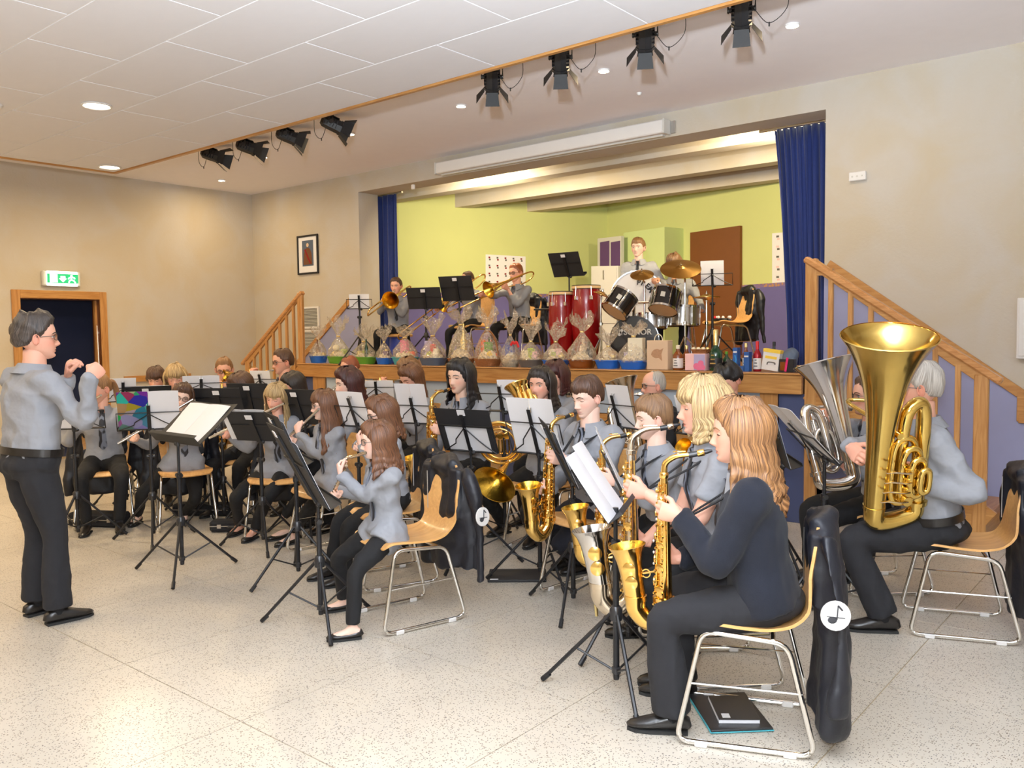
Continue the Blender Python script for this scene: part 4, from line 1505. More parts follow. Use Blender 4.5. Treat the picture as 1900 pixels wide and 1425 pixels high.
def make_curved_flute(m='nickel'):
    """child's flute whose head joint is bent back"""
    e = empty('curved_flute')
    p = smooth_path([(-.05, .005, 0), (.05, .005, 0), (.115, .01, .0), (.15, .03, -.004), (.14, .05, -.03), (.10, .055, -.05)], 6)
    MB().tube(p, .0092, 12).build('head_joint', M[m], e)
    MB().ell((0, 0, .009), (.014, .011, .003), 12, 6).build('lip_plate', M[m], e)
    MB().tube([(.10, .055, -.05), (.42, .03, -.20)], .0095, 12).build('flute_tube', M[m], e)
    for i in range(10):
        q = V3(.14, .052, -.069) + (V3(.42, .03, -.20) - V3(.14, .052, -.069)) * i / 10
        MB().lathe([(.0085, 0), (.0085, .003), (.004, .0045), (0, .0045)], 12, c=q + (.004, 0, .009), ax=(.4, 0, .9)).build('key_cup', M[m], e)
    hands = dict(L=((.13, .075, -.05), (-.2, -1, .2), (.2, -.1, 1)), R=((.33, .02, -.18), (0, .8, .6), (-.2, .9, .4)))
    return e, hands

def make_clarinet():
    e = empty('clarinet')
    a = unit(V3(0, .72, -.70))
    MB().lathe([(.003, 0), (.008, .02), (.013, .08), (.016, .085), (.014, .15), (.016, .152), (.0135, .16), (.0135, .36), (.0165, .37), (.0145, .39), (.0145, .56), (.018, .565), (.022, .61), (.033, .655), (.036, .66), (.030, .655), (0, .64)], 16, ax=a).build('body', M['blackplastic'], e)
    b = MB()
    n = unit(np.cross((1, 0, 0), a))
    for s in (-1, 1):
        b.tube([a * .17 + V3(s * .014, 0, 0) + n * .006, a * .55 + V3(s * .014, 0, 0) + n * .006], .0024, 6)
    for t in (.15, .365, .56):
        b.lathe([(.0165, -.004), (.0175, 0), (.0165, .004)], 14, c=a * t, ax=a, cap=False)
    b.build('key_rods', M['silver'], e)
    for i in range(9):
        MB().lathe([(.008, 0), (.008, .003), (0, .005)], 12, c=a * (.18 + .043 * i) + n * .0145, ax=n).build('key_cup', M['silver'], e)
    hands = dict(L=(a * .24 - n * .02 + V3(-.012, 0, 0), n + V3(.6, 0, 0), (.7, .6, .3)), R=(a * .44 - n * .02 + V3(.012, 0, 0), n + V3(-.6, 0, 0), (-.7, .6, .3)))
    return e, hands

def bellp(r0, R_, L, n=14, p=3.2):
    """flaring bell profile, outer then inner"""
    o = [(r0 + (R_ - r0) * (.16 * (i / n) + .84 * (i / n) ** p), L * i / n) for i in range(n + 1)]
    return o, [(R_ * 1.008, L + R_ * .012), (R_ * .985, L + R_ * .016)] + [(max(r_ - R_ * .02, .002), h) for r_, h in o[::-1]] + [(0, 0)]

def make_trumpet():
    e = empty('trumpet')
    MB().lathe([(.0085, 0), (.013, .002), (.013, .012), (.006, .03), (.0055, .08), (.0062, .085)], 14, ax=(0, 1, 0)).build('mouthpiece', M['silver'], e)
    b = MB().tube([(0, .07, 0), (0, .40, 0)], .0062, 10)
    b.tube(smooth_path([(0, .39, 0), (0, .43, 0), (0, .46, -.03), (0, .44, -.062), (0, .40, -.066)], 5), .0068, 10)
    b.tube([(0, .40, -.066), (0, .24, -.066)], .0068, 10)
    b.build('lead_pipe', M['brass'], e)
    b = MB().tube(smooth_path([(.02, .3, -.066), (.02, .16, -.066), (.02, .10, -.06), (.02, .085, -.033), (.02, .10, -.006), (.02, .16, 0), (.02, .30, 0)], 5), .0075, 10)
    b.build('bell_tube', M['brass'], e)
    o, i = bellp(.0085, .062, .22)
    MB().lathe(o, 28, c=(.02, .29, 0), ax=(0, 1, 0), cap=False).build('bell', M['brass'], e)
    MB().lathe(i, 28, c=(.02, .29, 0), ax=(0, 1, 0), cap=False).build('bell_lining', M['bellin'], e)
    for k in range(3):
        y = .19 + .03 * k
        MB().lathe([(.0, -.10), (.012, -.10), (.0125, -.09), (.0125, .028), (.009, .034), (.003, .035), (.003, .058), (.008, .058), (.008, .063), (0, .063)], 14, c=(.01, y, 0)).build('valve', M['brass'], e)
    b = MB().tube(smooth_path([(-.0, .25, -.05), (-.03, .25, -.052), (-.045, .25, -.03), (-.03, .25, -.01), (0, .25, -.012)], 4), .006, 8)
    b.build('valve_slide', M['brass'], e)
    hands = dict(L=((-.02, .21, -.045), (1, .0, 0), (.1, .9, .1)), R=((.035, .215, .0), (-.8, 0, -.6), (-.5, .75, .35)))
    return e, hands

def make_upright(name, H, Rb, rm, tube, lean, matname, lining, rotary=False, mouth=(0, 0, 0), bell_to=None, valves=4, width=.26, loops=3, lead=.0, mp='silver', ld=1):
    """euphonium / tuba family standing bell up. Local frame: bell axis = +Z, bottom bow at z=0, mouthpiece side -Y, plane of the tubes = XZ"""
    e = empty(name)
    r0 = tube * 1.9
    zb = width * .45
    # bell branch on -X side, other branch on +X side
    xb = -width * .30
    xo = width * .42
    o, i = bellp(r0, Rb, H - zb, 22, 4.6)
    # widen the throat of the bell steadily
    MB().lathe(o, 36, c=(xb, 0, zb), cap=False).build('bell', M[matname], e)
    MB().lathe(i, 36, c=(xb, 0, zb), cap=False).build('bell_lining', M[lining], e)
    MB().lathe([(Rb * .995, -.004), (Rb * 1.012, 0), (Rb * .995, .004)], 36, c=(xb, 0, H + Rb * .012), cap=False).build('bell_rim', M[matname], e)
    bow = smooth_path([(xb, 0, zb), (xb + .01, 0, zb * .45), ((xb + xo) / 2 - .02, 0, tube * 1.7), (xo - .01, 0, zb * .5), (xo, 0, zb)], 8)
    b = MB().tube(bow, np.linspace(r0, tube * 1.5, len(bow)), 16, up=(0, 1, 0))
    for p in (bow[0], bow[-1]):
        b.lathe([(r0 * .92, -.012), (r0 * 1.06, -.01), (r0 * 1.06, .01), (r0 * .92, .012)], 18, c=p)
    b.build('bottom_bow', M[matname], e)
    zt = H * .60
    b = MB().tube(smooth_path([(xo, 0, zb), (xo, 0, zt * .6), (xo - .01, -.005, zt), (xo - width * .16, -.01, zt + width * .20), (xo - width * .36, -.02, zt), (xo - width * .38, -.02, zt * .62), (xo - width * .38, -.02, zb * 1.2)], 7), np.concatenate([np.linspace(tube * 1.5, tube * .95, 43)]), 12)
    b.build('outer_branch', M[matname], e)
    for k in range(loops):
        w_ = width * (.34 - .07 * k)
        z0, z1 = H * (.16 + .03 * k), H * (.50 - .045 * k)
        xc = width * .06 + .02 * k
        y = -.035 - .028 * k
        pts = [(xc - w_ / 2, y, z0 + w_ / 2), (xc - w_ / 2, y, z1 - w_ / 2), (xc, y, z1), (xc + w_ / 2, y, z1 - w_ / 2), (xc + w_ / 2, y, z0 + w_ / 2), (xc, y, z0)]
        q = smooth_path(pts, 5, closed=True)
        MB().tube(q, tube * .62, 10, closed=True, up=(0, 1, 0)).build('slide_loop', M[matname], e)
    for k in range(valves):
        if rotary:
            p = V3(width * .05 + .005 * k, -.075, H * (.20 + .05 * k))
            MB().lathe([(0, -.03), (.024, -.03), (.026, -.02), (.026, .02), (.024, .03), (.008, .034), (0, .034)], 16, c=p, ax=(0, 1, 0)).build('rotary_valve', M[matname], e)
            MB().tube([p + (0, -.03, 0), p + (ld * width * .16, -.045, .012), p + (ld * width * .38, -.05, .03)], .0045, 7).build('valve_lever', M['nickel'], e)
            MB().box(p + V3(ld * width * .42, -.05, .032), (.05, .012, .004), bev=.001).build('finger_paddle', M['nickel'], e)
        else:
            x = width * .02 + .034 * k - .03
            MB().lathe([(0, 0), (.015, 0), (.0165, .01), (.0165, .15), (.013, .158), (.004, .16), (.004, .19), (.010, .19), (.010, .197), (0, .197)], 14, c=(x, -.06, H * .36)).build('valve', M[matname], e)
            MB().tube(smooth_path([(x, -.06, H * .40), (x + .01, -.10, H * .40), (x + .01, -.11, H * .36), (x + .01, -.10, H * .32), (x, -.06, H * .37)], 4), tube * .5, 8).build('valve_slide', M[matname], e)
    return e

def lead_pipe(e, mouth, dirn, to, tube, m, mp='silver', scale=1.0):
    """mouthpiece at the player's lips and the curved lead pipe to the valves (local coordinates)"""
    mouth, to, dirn = np.asarray(mouth, float), np.asarray(to, float), unit(dirn)
    s = scale
    MB().lathe([(.010 * s, 0), (.0165 * s, .003), (.0165 * s, .014 * s), (.008 * s, .035 * s), (.006 * s, .055 * s), (.0075 * s, .075 * s)], 14, c=mouth, ax=dirn).build('mouthpiece', M[mp], e)
    p0 = mouth + dirn * .065 * s
    L = np.linalg.norm(to - p0)
    pts = smooth_path([p0, p0 + dirn * L * .3, (p0 + to) / 2 + dirn * L * .16, to], 7)
    MB().tube(pts, np.linspace(.0065 * s, tube * .6, len(pts)), 10).build('lead_pipe', M[m], e)

def make_horn():
    """French horn, bell facing +Y, coil in the XZ plane"""
    e = empty('french_horn')
    t = np.linspace(0, 2 * PI, 40, endpoint=False)
    for k, (r_, y) in enumerate(((.145, 0), (.125, -.02), (.105, .012))):
        MB().tube([(r_ * math.cos(a), y, r_ * math.sin(a)) for a in t], .011 - .002 * k, 10, closed=True).build('coil', M['brass'], e)
    o, i = bellp(.012, .15, .24, 18, 3.4)
    ax, c = unit(V3(.25, .9, -.3)), V3(-.05, .0, -.13)
    MB().lathe(o, 36, c=c, ax=ax, cap=False).build('bell', M['brass'], e)
    MB().lathe(i, 36, c=c, ax=ax, cap=False).build('bell_lining', M['bellin'], e)
    MB().tube(smooth_path([(-.145, 0, -.02), (-.13, -.01, -.09), (-.09, -.01, -.12), c], 5), np.linspace(.010, .013, 16), 10).build('bell_tail', M['brass'], e)
    for k in range(3):
        MB().lathe([(0, -.02), (.022, -.02), (.024, -.012), (.024, .012), (.022, .02), (0, .022)], 16, c=(.045 * k - .045, -.03, .045), ax=(0, -1, 0)).build('rotary_valve', M['brass'], e)
        w_ = .024
        MB().tube(smooth_path([(.045 * k - .045 + s * w_ / 2, -.01, z) for s, z in ((-1, .02), (-1, -.06), (0, -.08), (1, -.06), (1, .02))], 4), .006, 8).build('valve_slide', M['brass'], e)
    MB().tube(smooth_path([(.10, .0, .105), (.14, -.05, .16), (.16, -.12, .18)], 5), np.linspace(.0065, .0045, 11), 8).build('lead_pipe', M['brass'], e)
    return e

def make_trombone(ext=0.):
    e = empty('trombone')
    MB().lathe([(.0105, 0), (.0155, .003), (.0155, .014), (.0075, .035), (.006, .07)], 14, ax=(0, 1, 0)).build('mouthpiece', M['silver'], e)
    b = MB().tube([(0, .06, 0), (0, .52 + ext * .5, 0)], .0068, 10)
    b.tube([(.0, .10, -.085), (.0, .52 + ext * .5, -.085)], .0068, 10)
    b.tube([(0, .11, 0), (0, .11, -.085)], .005, 8)
    b.build('inner_slide', M['silver'], e)
    s = MB().tube([(0, .22 + ext, 0), (0, .74 + ext, 0)], .0088, 10)
    s.tube([(0, .22 + ext, -.085), (0, .74 + ext, -.085)], .0088, 10)
    s.tube(smooth_path([(0, .73 + ext, 0), (0, .77 + ext, -.004), (0, .795 + ext, -.0425), (0, .77 + ext, -.081), (0, .73 + ext, -.085)], 5), .0088, 10)
    s.tube([(0, .25 + ext, 0), (0, .25 + ext, -.085)], .0055, 8)
    s.build('outer_slide', M['brass'], e)
    q = smooth_path([(0, .12, -.085), (-.03, .02, -.085), (-.10, -.10, -.07), (-.115, -.22, -.04), (-.115, -.27, .015), (-.115, -.20, .06), (-.115, .05, .07)], 7)
    MB().tube(q, np.linspace(.0075, .010, len(q)), 10).build('tuning_slide', M['brass'], e)
    o, i = bellp(.010, .105, .42, 20, 4.2)
    MB().lathe(o, 32, c=(-.115, .04, .07), ax=(0, 1, 0), cap=False).build('bell', M['brass'], e)
    MB().lathe(i, 32, c=(-.115, .04, .07), ax=(0, 1, 0), cap=False).build('bell_lining', M['bellin'], e)
    MB().tube([(-.115, .06, .06), (0, .11, -.04)], .005, 8).build('bell_brace', M['brass'], e)
    hands = dict(L=((-.03, .14, -.045), (1, 0, 0), (.1, .7, .7)), R=((.02, .27 + ext, -.045), (-1, .2, 0), (-.3, .8, .5)))
    return e, hands
# ---------------------------------------------------------------- people
HP = smooth_path([(.118, .0, -.03, .004), (.114, .03, -.055, .030), (.104, .052, -.075, .046), (.085, .072, -.091, .061), (.06, .084, -.100, .071), (.03, .089, -.103, .0755), (.012, .087, -.102, .0755),
                  (-.005, .082, -.099, .0745), (-.025, .081, -.094, .072), (-.045, .081, -.087, .0685), (-.065, .080, -.078, .0635), (-.085, .076, -.068, .056), (-.100, .074, -.060, .047), (-.112, .064, -.052, .038), (-.118, .040, -.035, .024)], 5)[::-1]

def hprof(z):
    return [np.interp(z, HP[:, 0], HP[:, k]) for k in (1, 2, 3)]

def g2(a, s, b=0, t=1):
    return np.exp(-(a / s) ** 2 - (b / t) ** 2)

def features(x, z, fem, nose=1., jaw=1.):
    ax = np.abs(x)
    A = np.interp(z, [-.06, -.053, -.047, -.04, -.033, -.02, -.005, .008, .02], [0, .003, .016, .0265, .025, .017, .010, .005, 0]) * nose
    sg = np.interp(z, [-.05, -.04, -.02, .01], [.0145, .0135, .0105, .010])
    y = A * np.exp(-(x / sg) ** 2)
    y += .008 * g2(ax - .0135, .006, z + .043, .007)
    y -= .0095 * g2(ax - .032, .017, z - .002, .011)
    y += (.002 if fem else .005) * g2(ax - .03, .022, z - .019, .007)
    y += .004 * g2(ax - .045, .02, z + .03, .022)
    y += .005 * g2(x, .02, z + .064, .005) + .0058 * g2(x, .017, z + .076, .0055) - .0045 * g2(x, .024, z + .0702, .0025)
    y += .006 * jaw * g2(x, .018, z + .1, .012) - .004 * g2(x, .02, z + .086, .006)
    return y

def face_y(x, z, fem=True):
    yf, yb, w = hprof(np.asarray(z, float))
    s = np.clip(np.abs(x) / w, 0, 1) ** (1 / .9)
    return -.005 + (yf + .005) * np.sqrt(np.maximum(1 - s * s, 0)) ** .9 + features(np.asarray(x, float), np.asarray(z, float), fem)

def head_grid(fem, lo=False, nose=1., jaw=1., wide=1.):
    if lo:
        z = np.concatenate([.118 * np.cos(np.linspace(0.02, 1.1, 7)), np.linspace(.045, -.1, 20), np.linspace(-.107, -.118, 3)])
        nc = 36
    else:
        z = np.concatenate([.118 * np.cos(np.linspace(0.02, 1.1, 10)), np.linspace(.047, .03, 3), np.linspace(.025, -.1, 34), np.linspace(-.105, -.118, 4)])
        nc = 56
    t = np.linspace(-1, 1, nc, endpoint=False)
    th = np.sign(t) * PI * np.abs(t) ** 1.4
    yf, yb, w = hprof(z)
    Z, T = np.meshgrid(z, th, indexing='ij')
    S, C = np.sin(T), np.cos(T)
    W = w[:, None] * wide
    X = W * np.sign(S) * np.abs(S) ** .9
    yc = -.005
    Y = np.where(C > 0, yc + (yf[:, None] - yc) * np.abs(C) ** .9, yc - (yc - yb[:, None]) * np.abs(C))
    Y = Y + features(X, Z, fem, nose, jaw) * (C > 0) * np.clip(C * 3, 0, 1)
    k = np.interp(Z, [-.112, -.03], [.36, 0])
    Z2 = Z + k * (yf[:, None] - np.minimum(Y, yf[:, None])) * (Z < -.03)
    return np.stack([X, Y, Z2], -1), T, Z

def hairline(a, style):
    a = np.degrees(np.abs(a))
    if style == 'fringe':
        xs_, zs_ = [0, 40, 58, 66, 80, 92, 104, 130, 180], [.022, .020, .016, -.005, -.03, -.05, -.06, -.075, -.085]
    elif style == 'swept':
        xs_, zs_ = [0, 30, 48, 62, 74, 92, 104, 130, 180], [.062, .055, .040, .005, -.03, -.05, -.06, -.075, -.085]
    elif style == 'bald':
        xs_, zs_ = [0, 70, 78, 88, 96, 108, 130, 180], [.2, .2, .035, .0, .02, -.02, -.055, -.07]
    elif style == 'thin':
        xs_, zs_ = [0, 30, 50, 66, 78, 88, 96, 108, 130, 180], [.088, .088, .075, .045, .005, -.01, .015, -.02, -.06, -.07]
    elif style == 'boyfringe':
        xs_, zs_ = [0, 35, 52, 66, 78, 88, 96, 108, 130, 180], [.043, .045, .040, .024, .0, -.014, .012, -.02, -.06, -.07]
    else:
        xs_, zs_ = [0, 35, 52, 66, 78, 88, 96, 108, 130, 180], [.068, .067, .055, .030, .0, -.018, .012, -.02, -.06, -.072]
    return np.interp(a, xs_, zs_)

def face_quads(A, B_, keep=None):
    f = []
    for i in range(A - 1):
        for j in range(B_):
            l = (j + 1) % B_
            if keep is None or (keep[i, j] or keep[i, l] or keep[i + 1, l] or keep[i + 1, j]):
                f.append((i * B_ + j, (i + 1) * B_ + j, (i + 1) * B_ + l, i * B_ + l))
    return f

HANDS = {}
def hand(pose, fine):
    """right hand: wrist at the origin, fingers +Y, palm faces -Z, thumb on -X"""
    if (pose, fine) in HANDS: return HANDS[pose, fine]
    b = MB()
    b.tube([(0, -.03, 0), (0, 0, 0), (0, .03, -.001), (0, .065, -.002), (0, .088, -.003)], [(.025, .019), (.026, .019), (.034, .018), (.041, .0155), (.038, .012)], 14, up=(1, 0, 0))
    b.ell((-.026, .035, -.008), (.016, .03, .014), 10, 8)
    curl = dict(grip=(42, 58, 42), relax=(24, 30, 18), fist=(78, 92, 60), keys=(30, 48, 30), cup=(38, 44, 28), pinch=(48, 52, 26), wide=(30, 40, 30))[pose]
    fan = 1.6 if pose in ('relax', 'keys', 'wide') else 1.
    for i, (x, y, l, r_) in enumerate(((-.029, .085, .078, .0092), (-.010, .090, .086, .0095), (.010, .087, .080, .0090), (.028, .078, .063, .0080))):
        p = V3(x, y - .01, -.003)
        az = R((-5, -1.5, 2, 6)[i] * fan)
        el = 0
        pts, rad = [p + V3(0, -.02, 0), p], [r_, r_ * 1.05]
        for s, (fr, c) in enumerate(zip((.44, .30, .26), curl)):
            el += R(c * (1 + (.10 * i if pose in ('grip', 'cup') else .04 * i)))
            dv = V3(math.sin(az) * math.cos(el), math.cos(az) * math.cos(el), -math.sin(el))
            p = p + dv * l * fr
            pts.append(p)
            rad.append(r_ * (1.0, .92, .74)[s])
        pts.append(p + dv * r_ * .5)
        rad.append(r_ * .35)
        b.tube(pts, rad, 9)
    tp = dict(fist=[(-.028, .03, -.008), (-.040, .055, -.024), (-.026, .082, -.036), (-.006, .092, -.040)], pinch=[(-.028, .03, -.008), (-.046, .06, -.028), (-.042, .088, -.048), (-.034, .105, -.058)]).get(pose, [(-.028, .03, -.008), (-.052, .055, -.022), (-.056, .083, -.038), (-.046, .104, -.048)])
    b.tube(tp + [tuple(np.array(tp[-1]) * 1.04)], [.013, .0125, .0108, .009, .004], 9)
    v, f, n = remesh(b.verts(), b.f, .0040 if fine else .0062, 2)
    HANDS[pose, fine] = (v, f)
    return v, f

def ik(A, B_, l1, l2, pole):
    d = B_ - A
    L = np.linalg.norm(d)
    ax = d / (L + 1e-9)
    if L > (l1 + l2) * .995:
        L2 = (l1 + l2) * .995
        B_ = A + ax * L2
        L = L2
    a = (l1 * l1 - l2 * l2 + L * L) / (2 * L)
    h = math.sqrt(max(l1 * l1 - a * a, 0))
    p = np.asarray(pole, float)
    p = unit(p - ax * (p @ ax))
    return A + ax * a + p * h, B_

def basis(f, pitch=0., roll=0.):
    """head frame from a horizontal facing: rows right, forward, up (pitch > 0 looks down)"""
    f = unit(f)
    r_ = V3(f[1], -f[0], 0)
    u_ = V3(0, 0, 1)
    c, s = math.cos(R(pitch)), math.sin(R(pitch))
    f2, u2 = f * c - u_ * s, u_ * c + f * s
    c, s = math.cos(R(roll)), math.sin(R(roll))
    return np.array([r_ * c + u2 * s, f2, u2 * c - r_ * s])

TOPMAT = dict(shirt='shirt', light='shirtlt', cardigan='cardigan', black='blackcloth')
GEOM = []
def person(label, H, body_f, head_B, scale=None, seat=.44, base_z=0., lean=8, hair=('short', 'brown'), skin_='fair', fem=True, top='shirt', sleeve='long', legs='trousers', fat=1., bw=1., tie=True, glasses=None,
           lids=.0, hands=None, pose=('grip', 'grip'), feet=None, shoes='shoe', fine=False, hem=.052, hipshift=0., stance=None, wide=1., nose=1., jaw=1., tail=None, loose=False, d=6., hscale=1.0, belt=False, group=None, poles=None, shadow=None):
    """H: centre of the head; hands: dict L/R of (palm point, palm normal, finger direction)"""
    f = unit(body_f)
    rt = V3(f[1], -f[0], 0)
    up = V3(0, 0, 1)
    cl, sl = math.cos(R(lean)), math.sin(R(lean))
    a = up * cl + f * sl               # spine direction
    seatz = base_z + seat if seat is not None else None
    if seat is not None:
        s = scale or (H[2] - seatz) / (.09 + .5 * cl + .177)
    else:
        s = scale
    hs = s * hscale * (1.06 if s < .92 else 1.02)
    N = H - up * .143 * hs - (head_B[1] * (1, 1, 0)) * .022 * s - a * .03 * s
    P = N - a * .50 * s
    if seat is not None:
        P[2] = seatz + .09 * s
        a = unit(N - P)
    fr = unit(f - a * (f @ a))
    sw = (.168 if fem else .19) * s * bw
    root = empty('person', (P[0], P[1], base_z), None, label, 'person', group)
    off = V3(P[0], P[1], base_z)
    lo = d > 5.6
    vox = .0025 * d if not fine else .0095
    vox = min(max(vox, .0095), .017)
    Ls = np.linalg.norm(N - P)
    C = lambda t: P + (N - P) * t - fr * .02 * s * math.sin(PI * max(0, min(1, t)))
    if fem:
        prof = [(-.16, .15, .10, .10), (-.08, .172, .118, .122), (.06, .172, .115, .115), (.30, .142, .108, .092), (.52, .152, .125, .100), (.68, .164, .138, .105), (.82, .170, .112, .100), (.91, .160, .080, .085), (.955, .118, .066, .072), (.985, .072, .056, .062)]
    else:
        prof = [(-.16, .15, .10, .10), (-.08, .168, .118, .12), (.06, .168, .120, .108), (.30, .160, .120, .095), (.52, .168, .122, .105), (.68, .188, .128, .112), (.82, .194, .114, .108), (.91, .184, .084, .092), (.955, .135, .070, .078), (.985, .08, .060, .066)]
    def ringlist(k=1., t0=-.2):
        pts, rad = [], []
        for t, w_, df, db in prof:
            if t < t0: continue
            bel = 1 + (fat - 1) * math.exp(-((t - .25) / .35) ** 2) * 1.6
            w_ = w_ * bw * (1 + (fat - 1) * math.exp(-((t - .25) / .45) ** 2))
            df *= bel
            pts.append(C(t) + fr * (df - db) / 2 * s)
            rad.append((w_ * s * k, (df + db) / 2 * s * k))
        return pts, rad
    dF = lambda t: np.interp(t, [p[0] for p in prof], [p[2] for p in prof]) * s * (1 + (fat - 1) * math.exp(-((t - .25) / .35) ** 2) * 1.6)
    # joints
    S = {}
    for k, sg in (('L', -1), ('R', 1)):
        S[k] = C(.872) + rt * sg * sw - fr * .012 * s
    arm = {}
    for k, sg in (('L', -1), ('R', 1)):
        if hands and k in hands:
            c_, pn, fd = [np.asarray(q, float) for q in hands[k]]
        else:
            c_ = P + fr * .30 * s + rt * sg * .11 * s + up * .075 * s
            pn, fd = V3(0, 0, -1), unit(f + rt * -sg * .25)
        pn = unit(pn)
        y_ = unit(fd - pn * (fd @ pn))
        z_ = -pn
        x_ = np.cross(y_, z_)
        hsz = s * (1.0 if fem else 1.08)
        W = c_ - y_ * .062 * hsz + z_ * .016 * hsz
        pole = (up * -1 + rt * sg * .55 - f * .25) if not (poles and k in poles) else np.asarray(poles[k], float)
        E_, W2 = ik(S[k], W, .285 * s, .255 * s, pole)
        arm[k] = (E_, W2, np.array([x_, y_, z_]), hsz, sg)
    # legs
    hipj = {k: P + rt * sg * .088 * s * bw - up * .01 * s for k, sg in (('L', -1), ('R', 1))}
    leg = {}
    if feet is None:
        feet = ((.42, -.13, -8), (.42, .13, 8))
    for k, ft in zip(('L', 'R'), feet):
        if len(ft) == 3 and not isinstance(ft[0], np.ndarray):
            A = (P * (1, 1, 0)) + f * ft[0] * s + rt * ft[1] * s
            A[2] = base_z + .075 * s + (.022 if shoes == 'heel' else 0)
            fdir = f * math.cos(R(ft[2])) + rt * math.sin(R(ft[2]))
        else:
            A = np.array([ft[0][0], ft[0][1], base_z + .075 * s])
            fdir = unit(ft[1])
        lk = 1. if seat is not None else np.linalg.norm(A - hipj[k]) * 1.004 / (.845 * s)
        K, A2 = ik(hipj[k], A, .43 * s * lk, .415 * s * lk, (f + up * .55 + rt * (-.25 if k == 'L' else .25)) if seat is not None else f)
        leg[k] = (K, A2, fdir)
    # ------------------------------------------------ body: skin
    G, T, Z = head_grid(fem, lo, nose, jaw, wide)
    A_, B_ = G.shape[:2]
    hv = G.reshape(-1, 3)
    toW = lambda v: (np.asarray(v, float) * hs) @ head_B + H
    bx = np.abs(hv[:, 0])
    frontm = (hv[:, 1] > 0)
    blush = (.55 * g2(bx - .045, .024, hv[:, 2] + .03, .024) + .35 * g2(hv[:, 0], .014, hv[:, 2] + .038, .012)) * frontm
    lip = np.clip(1.6 * (1 - (hv[:, 0] / .025) ** 2 - ((hv[:, 2] + .0705) / .0115) ** 2), 0, 1) * frontm * (.9 if fem else .55)
    body = MB()
    body.add(toW(hv), face_quads(A_, B_) + [tuple(range(B_))[::-1], tuple((A_ - 1) * B_ + j for j in range(B_))], 0, dict(blush=blush, lip=lip))
    for sg in (-1, 1):
        e_ = MB()
        e_.ell((0, 0, 0), (.008, .017, .030), 12, 8)
        e_.tube(smooth_path([(sg * .006, .010, -.020), (sg * .010, .016, .008), (sg * .012, .006, .028), (sg * .013, -.012, .024), (sg * .012, -.017, .0), (sg * .008, -.008, -.026)], 3), .0036, 6)
        v = e_.verts() @ rotz(-sg * R(22)) + V3(sg * .0775 * wide, -.014, -.012)
        body.add(toW(v), e_.f, 0, dict(blush=np.full(len(v), .5), lip=np.zeros(len(v))))
        # eyelids
        ec = V3(sg * .032 * wide, .0615, .002)
        for e0, e1 in ((R(22 - 55 * lids), R(88)), (R(-88), R(-24))):
            q = []
            for i in range(5):
                el = e0 + (e1 - e0) * i / 4
                for j in range(9):
                    az = R(-85 + 170 * j / 8)
                    q.append(ec + V3(.0152 * math.sin(az) * math.cos(el), .0135 * math.cos(az) * math.cos(el), .0132 * math.sin(el)))
            body.add(toW(q), [(i * 9 + j, i * 9 + j + 1, (i + 1) * 9 + j + 1, (i + 1) * 9 + j) for i in range(4) for j in range(8)], 0, dict(blush=np.full(45, .12), lip=np.zeros(45)))
    core = MB()
    nk = H + head_B[1] * -.022 * hs - head_B[2] * .055 * hs
    nr = (.050 if fem else .060) * s
    core.tube([C(.86), N - a * .01, (N + nk) / 2 + fr * .004, nk], [nr * 1.45, nr * 1.12, nr, nr * .98], 14)
    if legs == 'core' or True:
        pts, rad = ringlist(.80)
        core.tube(pts, rad, 16, up=rt)
        for k in 'LR':
            E_, W2, hB, hsz, sg = arm[k]
            thin = 1.0 if sleeve == 'short' else .8
            core.tube(smooth_path([S[k] - rt * sg * .05 * s, S[k], (S[k] * .5 + E_ * .5), E_, (E_ * .5 + W2 * .5), W2, W2 + hB[1] * .02 * hsz], 3), np.interp(np.linspace(0, 1, 19), [0, .17, .33, .5, .66, .84, 1], np.array([.05, .052, .046, .040, .038, .027, .025]) * s * thin), 10)
            K, A2, fd = leg[k]
            core.tube([hipj[k], (hipj[k] + K) / 2, K, (K + A2) / 2, A2], [.065 * s, .058 * s, .045 * s, .04 * s, .033 * s], 10)
            if shoes == 'flat':
                ftube(core, A2, fd, s, .92, base_z, .002)
    v, fc, nn = remesh(core.verts(), core.f, max(vox, .0125), 3)
    body.add(v, fc, 0, dict(blush=np.full(len(v), .05), lip=np.zeros(len(v))))
    for k in 'LR':
        E_, W2, hB, hsz, sg = arm[k]
        hv_, hf_ = hand(pose[0 if k == 'L' else 1], not lo)
        hv_ = hv_ * hsz
        if sg < 0:
            hv_ = hv_ * (-1, 1, 1)
            hf_ = [q[::-1] for q in hf_]
        v = hv_ @ hB + W2
        body.add(v, hf_, 0, dict(blush=np.full(len(v), .25), lip=np.zeros(len(v))))
    body.build('body', SK[skin_], root, angle=180, off=off)
    # ------------------------------------------------ eyes, brows
    b = MB()
    for sg in (-1, 1):
        gz = unit(V3(0, 1, -.12 - .3 * lids))
        x_ = unit(np.cross(gz, (0, 0, 1)))
        y_ = np.cross(gz, x_)
        n0 = len(b.f)
        b.ell(V3(sg * .032 * wide, .0615, .002), (.0118, .0118, .0125), 12, 10, B=[x_, y_, gz])
        for i in range(len(b.f) - n0):
            if i < 12 or i == 120: b.m[n0 + i] = 1
    for i in range(len(b.v)): b.v[i] = toW(b.v[i])
    b.build('eyes', [M['eyewhite'], M['iris']], root, off=off)
    style, hc = hair
    b = MB()
